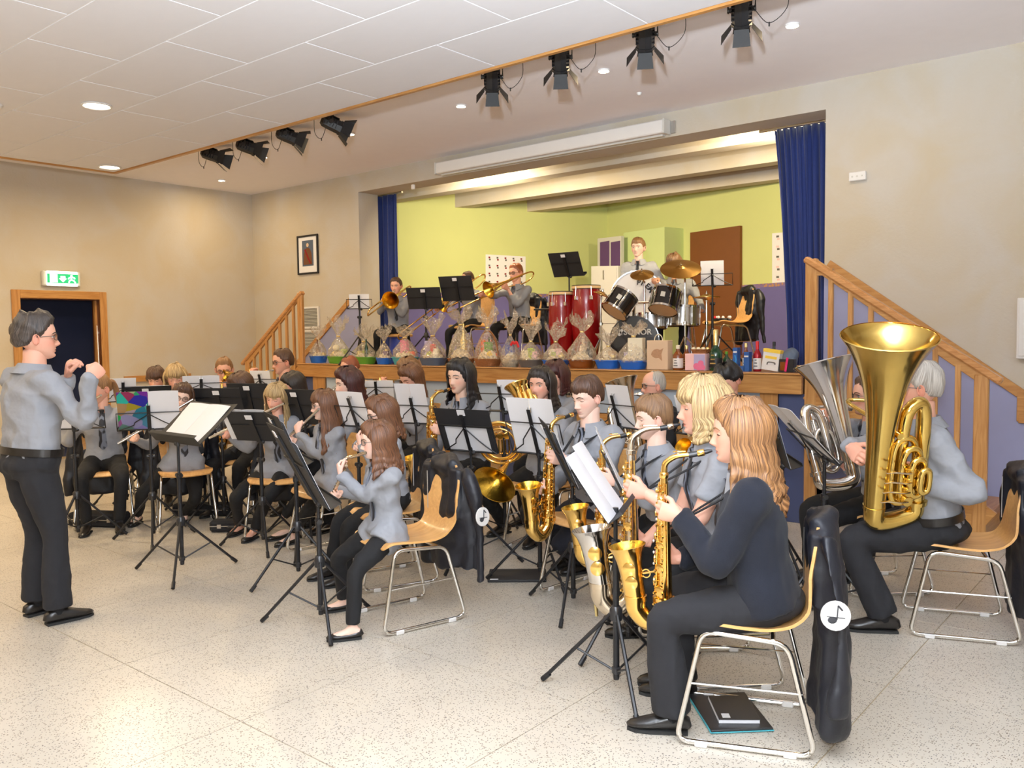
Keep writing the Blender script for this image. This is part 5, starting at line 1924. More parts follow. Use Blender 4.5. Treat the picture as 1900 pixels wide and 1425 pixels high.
    for sg in (-1, 1):
        e0 = R(22 - 55 * lids)
        pp_ = []
        for j in range(9):
            az = R(-80 + 160 * j / 8)
            pp_.append(V3(sg * .032 * wide, .0615, .002) + V3(.0156 * math.sin(az) * math.cos(e0), .0141 * math.cos(az) * math.cos(e0), .0136 * math.sin(e0)))
        b.tube([toW(q) for q in pp_], np.array([.0006, .0013, .0017, .0019, .0019, .0019, .0017, .0013, .0006]) * (1.15 if fem else .8) * hs, 5)
    b.build('eyelashes', M['lash'], root, off=off)
    b = MB()
    for sg in (-1, 1):
        xs_ = np.array([.013, .022, .034, .046, .054]) * wide
        zs_ = np.array([.0185, .0225, .0255, .0225, .0165])
        b.tube([(sg * x, face_y(x, z, fem) + .0008, z) for x, z in zip(xs_, zs_)], [(.0012, .0022), (.0022, .0036), (.0022, .0036), (.0018, .0028), (.001, .0014)], 6, up=(0, 1, 0))
    for i in range(len(b.v)): b.v[i] = toW(b.v[i])
    b.build('eyebrows', HR[hc], root, off=off)
    # ------------------------------------------------ hair
    hb = MB()
    st = {'long': 'swept', 'longfringe': 'fringe', 'bob': 'fringe', 'swept': 'swept', 'wavy': 'swept', 'shoulder': 'swept', 'pony': 'short', 'bald': 'bald', 'thin': 'thin', 'curly': 'short', 'boy': 'boyfringe', 'short': 'short', 'shag': 'boyfringe', 'bowl': 'fringe'}[style]
    Gh, Th, Zh = head_grid(fem, False if not lo else True, 0., 1., wide)
    m = Zh - hairline(Th, st)
    m = m + (wob(Gh, 70, 4) * .006 + .004 * np.sin(Th * 37 + 3 * np.sin(Th * 9))) * (np.abs(Th) < 1.6)
    tk = {'short': .013, 'thin': .007, 'bald': .006, 'curly': .022, 'boy': .014, 'shag': .024, 'bowl': .024, 'pony': .010, 'swept': .020, 'wavy': .022, 'bob': .024, 'long': .016, 'longfringe': .016, 'shoulder': .020}[style]
    ext = np.clip(m / .03, 0, 1)
    ext = ext * ext * (3 - 2 * ext)
    rad = Gh / (np.linalg.norm(Gh - (0, -.01, .01), axis=2)[..., None]) - V3(0, -.01, .01) * 8
    rad = Gh - V3(0, -.01, .01)
    rad /= np.linalg.norm(rad, axis=2)[..., None]
    nz = wob(Gh * (1, 1, .5), 110, 2) * (.16 if style not in ('curly', 'shag') else .38) + (.22 * np.sin(Th * 31 + 26 * Zh + 2.5 * wob(Gh, 30, 1)) + .10 * np.sin(Th * 67 + 9 * wob(Gh, 40, 5)) if style != 'curly' else .3 * wob(Gh, 200, 3))
    topv = 1 + .35 * np.clip((Zh - .05) / .06, 0, 1)
    Gh = Gh + rad * ((tk * (ext * topv * (1 + nz)) - .003 * (1 - ext)))[..., None]
    strand = np.stack([Th * 10 + 2 * wob(Gh, 20, 1), Zh * 14, Zh * 0], -1).reshape(-1, 3)
    fcs = face_quads(Gh.shape[0], Gh.shape[1], m > -.006)
    fcs.append(tuple(range(Gh.shape[1]))[::-1]) if st != 'bald' else None
    hb.add(toW(Gh.reshape(-1, 3)), fcs, 0, dict(strand=strand))
    Lh = {'long': .34, 'longfringe': .36, 'wavy': .26, 'shoulder': .22, 'bob': .135, 'swept': .16}.get(style)
    if Lh:
        Lh *= (tail or 1.)
        nr_, ncol = 22, 64
        th0 = R({'bob': 64, 'swept': 82, 'wavy': 74, 'shoulder': 70}.get(style, 68))
        G = np.zeros((nr_, ncol, 3))
        SA = np.zeros((nr_, ncol, 3))
        Zu = np.concatenate([np.linspace(.106, -.03, 8), np.linspace(-.03, -Lh, nr_ - 7)[1:]])
        gw = head_B @ V3(0, 0, -1)         # gravity in the head frame
        for i, z in enumerate(Zu):
            zz = max(z, -.03)
            yf, yb, w_ = hprof(zz)
            sd = max(0, (-.03 - z) / (Lh - .03))
            for j in range(ncol):
                q = j / (ncol - 1)
                th = th0 + (2 * PI - 2 * th0) * q
                sS, cC = math.sin(th), math.cos(th)
                t_ = tk * (.55 + .70 * min(1, (.106 - zz) / .085)) + .001
                X = (w_ * wide + t_) * sS
                Y = -.005 + ((yf + .005) if cC > 0 else (-yb + .005)) * cC + t_ * cC
                edge = min(q, 1 - q) * 2
                wv = .5 + .5 * math.sin(7.3 * edge * 4 + 3 * sd)
                wave = {'wavy': .016, 'bob': .004, 'shoulder': .008}.get(style, .006) * sd
                lock = .0030 * math.sin(th * 23 + 4 * math.sin(th * 5)) + .0022 * math.sin(th * 47 + 1)
                rr_ = 1 + (.18 if style != 'bob' else -.06) * sd * sd
                X *= rr_
                Y = Y * (1 + (.05 if cC > 0 else .10) * sd)
                X += (wave * math.sin(26 * sd + th * 3) + lock * (.4 + sd)) * sS
                Y += (wave * math.sin(24 * sd + th * 4 + 1) + lock * (.4 + sd)) * cC
                dz = (z - zz)
                tip = 1 + .10 * math.sin(th * 9) * sd + .05 * math.sin(th * 23) * sd
                v = V3(X, Y, zz) + gw * (-dz) * tip
                v[1] -= .035 * sd * (1 if cC < .2 else .0)
                G[i, j] = v
                SA[i, j] = (th * 11 + math.sin(sd * 5), z * 9, 0)
        hb.grid(toW(G.reshape(-1, 3)).reshape(nr_, ncol, 3), thick=-.012 * hs, attr=dict(strand=SA.reshape(-1, 3)))
    if style == 'pony':
        p = smooth_path([(0, -.10, .02), (0, -.135, .02), (.0, -.15, -.04), (0, -.14, -.14), (0, -.125, -.24)], 6)
        t_ = MB().tube(p, np.interp(np.linspace(0, 1, len(p)), [0, .2, .6, 1], [.014, .026, .022, .004]), 16)
        v = t_.verts()
        ang = np.arctan2(v[:, 0], v[:, 1] + .13)
        v = v + (wob(v * (1, 1, .2), 150, 2) * .004)[:, None]
        hb.add(toW(v), t_.f, 0, dict(strand=np.stack([ang * 6, v[:, 2] * 8, v[:, 2] * 0], 1)))
        MB().tube([toW(q) for q in ((0, -.108, .021), (0, -.122, .021))], .018 * hs, 12).build('hair_tie', M['red'], root, off=off)
    hb.build('hair', HR[hc], root, angle=180, off=off)
    # ------------------------------------------------ spectacles
    if glasses:
        g = MB()
        ln = MB()
        for sg in (-1, 1):
            lp = []
            for t in np.linspace(0, 2 * PI, 20, endpoint=False):
                x = .032 + .0235 * np.sign(math.cos(t)) * abs(math.cos(t)) ** .7
                z = .0 + .0165 * np.sign(math.sin(t)) * abs(math.sin(t)) ** .7
                lp.append((sg * x, .094 - 2.2 * (x - .01) ** 2 * 4, z))
            g.tube(lp, .0019 if glasses != 'dark' else .0026, 6, closed=True)
            k0 = ln.n
            ln.add(lp, [tuple(range(20)) if sg < 0 else tuple(range(19, -1, -1))])
            g.tube([(sg * .0555, .083, .006), (sg * .076, .06, .006), (sg * .0815 * wide, -.01, .004), (sg * .081 * wide, -.035, -.012)], .0017 if glasses != 'dark' else .0028, 6)
        g.tube([(-.0085, .094, .004), (0, .098, .007), (.0085, .094, .004)], .0014, 6)
        for q in (g, ln):
            for i in range(len(q.v)): q.v[i] = toW(q.v[i])
        o = g.build('spectacles', M['blackplastic'] if glasses == 'dark' else M['glassframe'], root, off=off)
        ln.build('lenses', M['lens'], o, off=off, smooth=False)
        o.children[0].location = (0, 0, 0)
    # ------------------------------------------------ top
    t = MB()
    if loose:
        for k in 'LR':
            hj_, K_ = hipj[k], leg[k][0]
            t.tube([hj_ - (K_ - hj_) * .08, hj_ + (K_ - hj_) * .10, hj_ + (K_ - hj_) * .26, hj_ + (K_ - hj_) * .36], np.array([.124, .128, .122, .110]) * s, 16)
        t.ell(P - a * .01, np.array((.205 * bw, .155, .125)) * s, 18, 12, B=[rt, fr, a])
    pts, rad = ringlist(1.06 if top != 'cardigan' else 1.10, -.1)
    if loose:
        pts = [P - a * .10 * s] + pts
        rad = [(rad[0][0] * 1.14, rad[0][1] * 1.22)] + [(rad[0][0] * 1.10, rad[0][1] * 1.15)] + rad[1:]
    t.tube(pts, rad, 20, up=rt)
    for k in 'LR':
        E_, W2, hB, hsz, sg = arm[k]
        q0 = S[k]
        kk = 1.12 if top == 'cardigan' else 1.0
        if fat > 1.15: kk *= 1.05
        if sleeve == 'short':
            e = q0 * .38 + E_ * .62
            t.tube(smooth_path([q0 - rt * sg * .08 * s - up * .01, q0, q0 * .6 + E_ * .4, e], 4), np.interp(np.linspace(0, 1, 13), [0, .4, .7, 1], np.array([.072, .072, .066, .066]) * s * kk), 16)
        else:
            we = W2 + hB[1] * .0 if sleeve == 'long' else E_ * .45 + W2 * .55
            mid = E_ + unit(E_ - (q0 + W2) / 2) * .008
            t.tube(smooth_path([q0 - rt * sg * .08 * s - up * .01, q0, q0 * .5 + E_ * .5, mid, E_ * .5 + W2 * .5, we * .9 + E_ * .1, we], 4), np.interp(np.linspace(0, 1, 25), [0, .17, .33, .5, .68, .88, 1], np.array([.070, .070, .061, .056, .050, .043, .041]) * s * kk), 16)
            # gathered cuff
            t.tube([we - hB[1] * .035, we + hB[1] * .004], .0405 * s * kk, 16)
        if fem is False or True:
            t.ell(q0 - up * .012 - rt * sg * .03, np.array((.058, .064, .056)) * s, 12, 8)
    v, fc, nn = remesh(t.verts(), t.f, vox, 10, .5)
    fold = .0125 if top != 'cardigan' else .0035
    dirn = a
    wv = wob(v * .7 + (v @ dirn)[:, None] * dirn * .5, 34, len(label) % 7)
    wv2 = wob(v, 80, len(label) % 5)
    cr = -(np.abs(wv)) * 1.1 + .3
    v = v + nn * (fold * cr + .0022 * wv2)[:, None]
    MB().add(v, fc).build('cardigan' if top == 'cardigan' else 'shirt', M[TOPMAT[top]], root, angle=180, off=off)
    # collar
    cn = N - a * .004 * s
    cb = MB()
    kx = unit(rt - a * (rt @ a))
    ang = np.linspace(R(22), R(338), 22)
    G = np.zeros((4, 22, 3))
    for i, (dr, dz) in enumerate(((1.62, -.030), (1.24, .030), (1.34, .036), (1.92, -.022))):
        for j, an in enumerate(ang):
            low = .018 * math.exp(-((abs(an - PI) - 2.6) / .5) ** 2) if i == 3 else 0
            G[i, j] = cn + (kx * math.sin(an) + fr * math.cos(an)) * nr * dr + a * (dz * s - low * 1.4)
    cb.grid(G, thick=.003)
    cb.build('collar', M[TOPMAT['shirt' if top == 'cardigan' else top]], root, off=off)
    if tie:
        nrw = 12
        G = np.zeros((nrw, 3, 3))
        for i in range(nrw):
            q = i / (nrw - 1)
            tt = .965 - q * (.70 if not loose else .8)
            w_ = (.018 + .020 * q if i > 0 else .016) * s
            if i == nrw - 1: w_ *= .3
            c_ = C(tt) + fr * ((dF(tt) * (1.06 if top != 'cardigan' else 1.10)) + .010)
            for j in range(3):
                G[i, j] = c_ + kx * (j - 1) * w_ - fr * .010 * s * (abs(j - 1)) * 1.0
        q = MB().grid(G, thick=.006)
        kn = C(.975) + fr * (nr * 1.42)
        q.tube([kn + a * .018 * s, kn - a * .028 * s], [(.022 * s, .013), (.013 * s, .011)], 10, up=kx)
        q.build('necktie', M['tie'], root, off=off, angle=60)
    # ------------------------------------------------ legs
    t = MB()
    kq = .88 if loose else 1.0
    t.ell(P - a * .032 * s, np.array((.172 * bw * (1 + (fat - 1) * .6), .128 * (1 + (fat - 1) * .8), .076)) * s * kq, 18, 12, B=[rt, fr, a])
    if not loose and top != 'cardigan':
        wp, wr_ = ringlist(1.08, -.1)
        t0_ = [p_[0] for p_ in prof if p_[0] >= -.1]
        ti = (-.08, -.02, .04, .10)
        t.tube([np.array([np.interp(q, t0_, [w_[i] for w_ in wp]) for i in range(3)]) for q in ti], [(np.interp(q, t0_, [r[0] for r in wr_]), np.interp(q, t0_, [r[1] for r in wr_])) for q in ti], 20, up=rt)
    if seat is None:
        t.tube([P + a * .045 * s, P, P - up * .10 * s], [(.158 * s * bw, .118 * s), (.172 * s * bw, .130 * s), (.155 * s * bw, .118 * s)], 16, up=rt)
    for k, sg in (('L', -1), ('R', 1)):
        K, A2, fd = leg[k]
        hj = hipj[k]
        fk = 1 + (fat - 1) * .6
        end = A2 - unit(A2 - K) * (.015 * s) if shoes != 'flat' else A2 - unit(A2 - K) * (.035 * s)
        kp = unit(K - (hj + A2) / 2)
        pts = smooth_path([hj - unit(K - hj) * .03 * s, hj, hj * .5 + K * .5, K * .92 + hj * .08 + kp * .006, K * .9 + A2 * .1 + kp * .004, K * .5 + A2 * .5, end], 4)
        t.tube(pts, np.interp(np.linspace(0, 1, len(pts)), [0, .17, .33, .5, .67, .83, 1], np.array([.09 if not loose else .078, (.095 if not loose else .084) * fk, .086 * fk, .068, .064, max(.055, hem * .95), hem]) * s), 16)
    v, fc, nn = remesh(t.verts(), t.f, vox * 1.05, 4, .5)
    wv = wob(v, 30, (len(label) + 3) % 7)
    v = v + nn * (.006 * (.3 - np.abs(wv)) + .002 * wob(v, 90, 1))[:, None]
    MB().add(v, fc).build('trousers', M[legs], root, angle=180, off=off)
    if belt:
        bt_ = MB()
        wp, wr_ = ringlist(1.11, -.1)
        t0_ = [p_[0] for p_ in prof if p_[0] >= -.1]
        cw = np.array([np.interp(.10, t0_, [w_[i] for w_ in wp]) for i in range(3)])
        ra, rb = np.interp(.10, t0_, [r[0] for r in wr_]) + .003, np.interp(.10, t0_, [r[1] for r in wr_]) + .003
        ang = np.linspace(0, 2 * PI, 36)
        G = np.array([[cw + kx * math.cos(t) * ra + fr * math.sin(t) * rb + a * z for t in ang] for z in (-.020, .020)])
        bt_.grid(G, thick=.004)
        bt_.box(cw + fr * (rb + .003), (.045, .006, .036), rot=np.array([kx, fr, a]).T)
        bt_.build('belt', M['leather'], root, off=off)
    # ------------------------------------------------ shoes
    for k in 'LR':
        K, A2, fd = leg[k]
        q = MB()
        if shoes == 'flat':
            ftube(q, A2, fd, s, 1.0, base_z, 0, low=True)
        else:
            ftube(q, A2, fd, s, 1.0, base_z, 0)
        o = q.build('shoe', M['leather'], root, off=off, angle=60)
        sb = MB()
        p0 = A2 * (1, 1, 0) + V3(0, 0, base_z)
        r_ = np.array([fd[1], -fd[0], 0])
        pl_ = [p0 + fd * y * s + r_ * x * s for x, y in ((-.030, -.062), (-.034, 0), (-.042, .09), (-.036, .155), (-.014, .188), (.014, .188), (.036, .155), (.042, .09), (.034, 0), (.030, -.062))]
        n_ = len(pl_)
        sb.add([p + V3(0, 0, .001) for p in pl_] + [p + V3(0, 0, .013) for p in pl_], [tuple(range(n_))[::-1], tuple(range(n_, 2 * n_))] + [(i, (i + 1) % n_, n_ + (i + 1) % n_, n_ + i) for i in range(n_)])
        if shoes == 'heel':
            sb.box(p0 - fd * .04 * s + V3(0, 0, .02), (.05, .05, .04))
        sb.build('sole', M['rubber'], o, off=off, smooth=False)
        if shoes != 'flat':
            MB().tube([A2 + V3(0, 0, -.02), A2 - unit(A2 - K) * .07 * s], [.036 * s, .040 * s], 12).build('sock', M['blackcloth'], root, off=off)
    return dict(root=root, P=P, N=N, f=f, rt=rt, s=s, C=C, fr=fr, a=a, dF=dF, arm=arm, S=S, hs=hs, kx=kx, leg=leg, off=off, nr=nr)

def ftube(b, A, fd, s, k, base_z, lift, low=False):
    """foot / shoe volume along the direction fd, ankle at A"""
    p0 = V3(A[0], A[1], base_z + .010 + lift)
    rows = [(-.066, .018, .030), (-.055, .030, .060), (-.02, .034, .082 if not low else .050), (.02, .036, .078 if not low else .040), (.06, .040, .064 if not low else .036), (.10, .044, .050 if not low else .038), (.14, .041, .038), (.172, .028, .030), (.188, .010, .018)]
    b.tube([p0 + fd * y * s + V3(0, 0, h * s / 2) for y, w_, h in rows], [(w_ * s * k, h * s / 2 * k) for y, w_, h in rows], 14, up=np.array([fd[1], -fd[0], 0]))

def mouth(H, B_, hs):
    return H + B_[1] * .096 * hs - B_[2] * .069 * hs

def frame_mat(o, x, y, z):
    m = np.eye(4)
    m[:3, 0], m[:3, 1], m[:3, 2], m[:3, 3] = x, y, z, o
    return m

def place(e, m, label, cat, group=None):
    e.matrix_world = Matrix(np.asarray(m).tolist())
    return tag(e, label, cat, group)

def tohands(m, hands):
    r_ = m[:3, :3]
    return {k: (r_ @ np.asarray(c, float) + m[:3, 3], r_ @ np.asarray(n, float), r_ @ np.asarray(fd, float)) for k, (c, n, fd) in hands.items()}
# ---------------------------------------------------------------- the band: who sits where
def strap(pp, to):
    C, fr, kx, nr = pp['C'], pp['fr'], pp['kx'], pp['nr']
    b = MB()
    for sg in (-1, 1):
        b.tube(smooth_path([C(.99) - fr * nr * 1.4 + pp['a'] * .01, C(.975) + kx * sg * nr * 1.5, C(.86) + kx * sg * .07 * pp['s'] + fr * (pp['dF'](.86) * 1.06 + .012), np.asarray(to)], 5), [(.011, .004)] * 16, 6, up=kx)
    b.build('neck_strap', M['blackcloth'], pp['root'], off=pp['off'])

FL = lambda x, y: pl(x, y, 2, 0)[:2]
def seated(who, x, y, d, bt, ht, hp=5, ins=None, roll=0., lean=8, seat=.44, base_z=0., chairlab=True, insmat=None, insdir=0., inspitch=0., insroll=0., feet=None, noinst=None, ext=0., sit=.04, **kw):
    """who: what singles the player out; bt / ht: which way body and head face (see facing)"""
    H = at(x, y, d)
    bf, hf = facing(x, y, bt), facing(x, y, ht)
    B_ = basis(hf, hp, roll)
    cl = math.cos(R(lean))
    s = (H[2] - base_z - seat) / (.09 + .5 * cl + .177)
    hs = s * (1.06 if s < .92 else 1.02) * kw.get('hscale', 1.)
    mo = mouth(H, B_, hs)
    hands = kw.pop('hands', None)
    e = None
    if ins:
        g = facing(x, y, ht + insdir)
        Ib = basis(g, inspitch, insroll)
        if ins in ('alto', 'tenor'):
            e, hd = make_sax(ins == 'tenor', **(insmat or {}))
            m = frame_mat(mo, *Ib)
            hands = tohands(m, hd)
            place(e, m, '%s of the %s' % ('gold alto saxophone' if ins == 'alto' else 'tenor saxophone', who), 'saxophone', 'saxophones')
        elif ins in ('flute', 'curved'):
            e, hd = make_flute(insmat or 'silver') if ins == 'flute' else make_curved_flute()
            sl = R(kw.pop('slope', 22))
            xx = unit(B_[0] * (1, 1, 0)) * math.cos(sl) - V3(0, 0, 1) * math.sin(sl)
            xx = unit(xx + hf * kw.pop('fwd', .12))
            yy = unit(hf - xx * (hf @ xx))
            m = frame_mat(mo - B_[2] * .006, xx, yy, np.cross(xx, yy))
            hands = tohands(m, hd)
            place(e, m, '%s of the %s' % ('silver flute' if ins == 'flute' else 'curved-head flute', who), 'flute', 'flutes')
        elif ins == 'clarinet':
            e, hd = make_clarinet()
            m = frame_mat(mo, *Ib)
            hands = tohands(m, hd)
            place(e, m, 'black clarinet of the %s' % who, 'clarinet', 'clarinets')
        elif ins == 'trumpet':
            e, hd = make_trumpet()
            m = frame_mat(mo, *Ib)
            hands = tohands(m, hd)
            place(e, m, 'brass trumpet of the %s' % who, 'trumpet')
        elif ins == 'trombone':
            e, hd = make_trombone(ext)
            m = frame_mat(mo, *Ib)
            hands = tohands(m, hd)
            place(e, m, 'brass slide trombone of the %s' % who, 'trombone', 'trombones on the stage')
    kw_sit = sit
    for k in ('slope', 'fwd'): kw.pop(k, None)
    pose = kw.pop('pose', ('pinch', 'pinch') if ins in ('flute', 'curved') else ('grip', 'grip'))
    pp = person(who[0].upper() + who[1:] if False else who, H, bf, B_, seat=seat, base_z=base_z, lean=lean, hands=hands, pose=pose, feet=feet, d=d, **kw)
    if ins in ('alto', 'tenor'):
        strap(pp, (Matrix(m.tolist()) @ Vector((0, .16, -.30)))[:])
    if chairlab:
        c = pp['P'] + bf * kw_sit
        chair(c[0], c[1], bf, 'beech chair under the %s' % who if chairlab is True else chairlab, base_z)
    pp['H'], pp['mo'], pp['bf'], pp['sit'] = H, mo, bf, sit
    return pp

PP = {}
# --- the conductor, standing on the left
def conductor():
    H = at(70, 627, 4.50)
    bf = facing(70, 627, -112)
    B_ = basis(facing(70, 627, -92), -2)
    rr_ = V3(bf[1], -bf[0], 0)
    RH, LH = at(178, 688, 4.33), at(133, 680, 4.62)
    hands = dict(R=(RH, unit(V3(*(-facing(70, 627, -90))) * .2 - cup * .3 - rr_ * .9), unit(facing(70, 627, -90) * .7 + V3(0, 0, .55) - rr_ * .3)),
                 L=(LH, unit(facing(70, 627, -95) * .8 + rr_ * .4 - V3(0, 0, .2)), unit(V3(0, 0, .9) + rr_ * .5)))
    fR, fL = FL(108, 1156), FL(68, 1140)
    ft = ((fL, facing(70, 1140, -118)), (fR, facing(100, 1150, -108)))
    pp = person('man conducting, in grey shirt and dark trousers, arms raised', H, bf, B_, scale=.955, seat=None, lean=6, hair=('curly', 'pepper'), skin_='rosy', fem=False, legs='charcoal', fat=1.18, bw=1.10, tie=True, glasses='steel', hands=hands,
                pose=('pinch', 'fist'), feet=ft, fine=True, hem=.078, d=4.4, belt=True, poles=dict(R=V3(0, 0, -1) + bf * .3 + rr_ * .1, L=V3(0, 0, -1) - rr_ * .3))
    e = empty('conducting_baton', tuple(RH), label='thin white baton held upright by the conductor', cat='baton')
    a, b_ = at(184, 682, 4.33), at(180, 604, 4.27)
    MB().tube([a - RH - (b_ - a) * .1, b_ - RH], np.linspace(.0028, .0012, 2), 6).build('shaft', M['cream2'], e)
    MB().ell(a - RH - (b_ - a) * .1, (.008, .008, .014), 10, 6).build('grip', M['cardboard'], e)
    return pp
PP[1] = conductor()

W1 = dict(fem=True)
W0 = dict(fem=False)
PP[2] = seated('girl with ponytail and red hair tie playing flute by the door', 184, 722, 6.85, 5, 55, 15, 'flute', hair=('pony', 'sandy'), skin_='rosy', lids=.5, slope=25, legs='trousers')
PP[3] = seated('youth with a dark brown bowl cut behind the stands', 290, 705, 8.4, 0, 20, 12, 'clarinet', hair=('bowl', 'brown'), skin_='rosy', fem=False, lids=.5)
PP[4] = seated('woman with blond fringed bob at the far left', 326, 702, 8.0, -4, 5, 14, 'clarinet', hair=('bob', 'blond'), skin_='rosy', lids=.9)
PP[5] = seated('girl with glasses and long brown hair playing flute', 338, 737, 6.80, -4, 4, 8, 'flute', roll=12, hair=('shoulder', 'brown'), glasses='steel', slope=30, skin_='pale', lids=.4, legs='trousers', shoes='flat', hem=.05,
              feet=((FL(342, 968), facing(340, 970, 0)), (FL(256, 972), facing(255, 970, 25))), loose=True)
PP[6] = seated('man with short hair and glasses playing saxophone at far left', 416, 686, 8.8, 0, 6, 14, 'alto', hair=('short', 'sandy'), skin_='rosy', fem=False, glasses='steel', lids=.7)
PP[7] = seated('girl with dark straight hair bowed behind black stand', 446, 716, 7.4, 35, 65, 26, 'clarinet', hair=('long', 'brown'), skin_='rosy', lids=.7)
PP[8] = seated('man with glasses playing trumpet before the wooden steps', 524, 672, 9.0, 55, 70, 4, 'trumpet', hair=('short', 'brown'), skin_='rosy', fem=False, glasses='steel', insdir=0, inspitch=4)
PP[9] = seated('girl with very dark hair hidden behind black stands', 543, 715, 7.5, 45, 78, 24, 'clarinet', hair=('long', 'dark'), skin_='rosy', lids=.7)
PP[10] = seated('girl with long light blond hair playing flute', 512, 738, 6.40, 14, 30, 16, 'flute', roll=8, hair=('longfringe', 'blond'), skin_='rosy', lids=.75, slope=24, legs='trousers', shoes='flat', hem=.05, loose=True,
               feet=((FL(470, 1000), facing(470, 1000, 30)), (FL(445, 990), facing(440, 990, 35))))
PP[11] = seated('girl in glasses with very long chestnut hair playing flute', 600, 752, 5.85, 62, 84, 4, 'flute', hair=('longfringe', 'chestnut'), glasses='steel', skin_='pale', slope=28, fwd=.35, legs='trousers', shoes='flat', hem=.05, loose=True, tie=True,
               feet=((FL(536, 1008), facing(530, 1010, 55)), (FL(500, 992), facing(490, 990, 60))))
PP[12] = seated('woman with long dark red curls', 644, 712, 6.8, 55, 76, 8, 'clarinet', hair=('wavy', 'red'), skin_='pale', lids=.4)
PP[13] = seated('man with thinning ginger hair before the stage', 650, 683, 8.9, 30, 60, 24, 'clarinet', hair=('thin', 'ginger'), skin_='rosy', fem=False, lids=.8)
PP[14] = seated('woman with brown hair and dark glasses behind front girl', 706, 768, 5.2, 72, 82, 14, 'flute', hair=('shoulder', 'chestnut'), glasses='dark', skin_='pale', lids=.5, slope=20, fwd=.1, legs='trousers', feet=((FL(640, 1085), facing(630, 1080, 70)), (FL(612, 1072), facing(600, 1070, 70))))
PP[15] = seated('young girl in front playing curved flute', 697, 818, 4.42, 64, 84, 5, 'curved', hair=('shoulder', 'chestnut'), glasses='steel', skin_='pale', slope=14, fwd=.30, legs='trousers', shoes='flat', hem=.056, loose=True, tie=True, fine=True, hscale=1.06, lean=6, lids=.3, sit=-.10, bw=1.08,
               feet=((FL(655, 1186), facing(640, 1186, 88)), (FL(640, 1132), facing(625, 1130, 80))))
PP[16] = seated('woman with long brown hair bent behind white sheet', 762, 702, 7.4, 52, 54, 26, 'clarinet', hair=('long', 'chestnut'), skin_='rosy', lids=.9)
PP[17] = seated('light brown haired player hidden by the bent woman', 757, 688, 8.5, 50, 56, 14, 'trumpet', hair=('bob', 'lightbrown'), skin_='rosy')
PP[18] = seated('woman with black hair playing tenor saxophone', 853, 700, 6.35, 38, 42, 4, 'tenor', hair=('shoulder', 'black'), skin_='fair', lids=.55)
PP[19] = seated('woman with dark brown bob playing small horn', 1003, 715, 5.95, 26, 30, 0, None, hair=('shoulder', 'dark'), skin_='rosy', tail=.85,
               hands=dict(L=(at(985, 772, 5.6), V3(.3, .6, .2), V3(-.5, 0, .8)), R=(at(966, 768, 5.6), V3(.8, .4, .1), V3(.2, .1, 1))),
               feet=((FL(990, 1010), facing(985, 1010, 20)), (FL(935, 990), facing(925, 990, 45))))
PP[20] = seated('dark auburn haired player hidden behind the horn woman', 1030, 700, 6.9, 30, 40, 6, 'trumpet', hair=('bob', 'red'), skin_='rosy')
PP[21] = seated('boy with brown hair playing alto saxophone', 1089, 738, 4.85, 42, 50, 12, 'alto', hair=('boy', 'brown'), skin_='pale', fem=False, lids=.75, legs='denim', bw=.92, wide=.95,
               feet=((FL(1085, 1062), facing(1080, 1060, 60)), (FL(1062, 1050), facing(1050, 1050, 50))), insroll=4)
PP[22] = seated('small boy with cropped hair playing alto saxophone', 1211, 776, 4.40, 62, 78, 6, 'alto', hair=('boy', 'lightbrown'), skin_='pale', fem=False, lids=.55, legs='trousers', bw=.9, hscale=1.06,
               feet=((FL(1180, 1118), facing(1170, 1115, 60)), (FL(1165, 1100), facing(1150, 1100, 60))))
PP[23] = seated('old bald man with white hair playing euphonium', 1212, 716, 6.55, 52, 72, 0, None, hair=('bald', 'grey'), skin_='rosy', fem=False, glasses='steel', top='black', tie=False,
               hands=dict(L=(at(1178, 790, 6.3), V3(-.6, .5, 0), V3(-.4, -.4, .5)), R=(at(1160, 770, 6.3), V3(.5, .4, -.2), V3(.3, 0, .9))))
PP[24] = seated('player with short black hair looking down before the stage', 1352, 706, 6.3, 38, 42, 30, None, hair=('shag', 'black'), skin_='rosy', fem=True, lids=.8, top='black', tie=False)
PP[25] = seated('woman with blond bob and short sleeves playing tenor saxophone', 1302, 757, 3.72, 74, 84, 2, 'tenor', hair=('bob', 'blond'), skin_='rosy', sleeve='short', lids=.5, fine=True, insmat=dict(bodym='nickel', neckm='nickel', bellm='silver', inner='silver'), legs='trousers', nose=1.15, insroll=-2,
               feet=((FL(1262, 1270), facing(1250, 1270, 80)), (FL(1190, 1180), facing(1180, 1180, 80))))
PP[26] = seated('woman with strawberry blond hair in navy cardigan', 1368, 804, 3.20, 92, 90, 1, 'alto', hair=('wavy', 'strawberry'), skin_='rosy', top='cardigan', lids=.7, fine=True, legs='charcoal', hem=.085, fat=1.22, bw=1.10, tail=1.1, lean=11, sit=.08,
               feet=((FL(1248, 1358), facing(1200, 1360, 92)), (FL(1262, 1290), facing(1240, 1290, 88))), insroll=0)
PP[27] = seated('tuba player half hidden behind the gold tuba', 1612, 735, 4.95, 66, 72, 0, None, hair=('short', 'brown'), skin_='rosy', fem=False, glasses='steel',
               hands=dict(R=(at(1503, 762, 4.75), V3(.3, .5, -.6), V3(.2, -.4, .3)), L=(at(1560, 850, 4.75), V3(-.5, .5, 0), V3(-.3, -.3, .8))))
tub_R = at(1578, 846, 4.18)
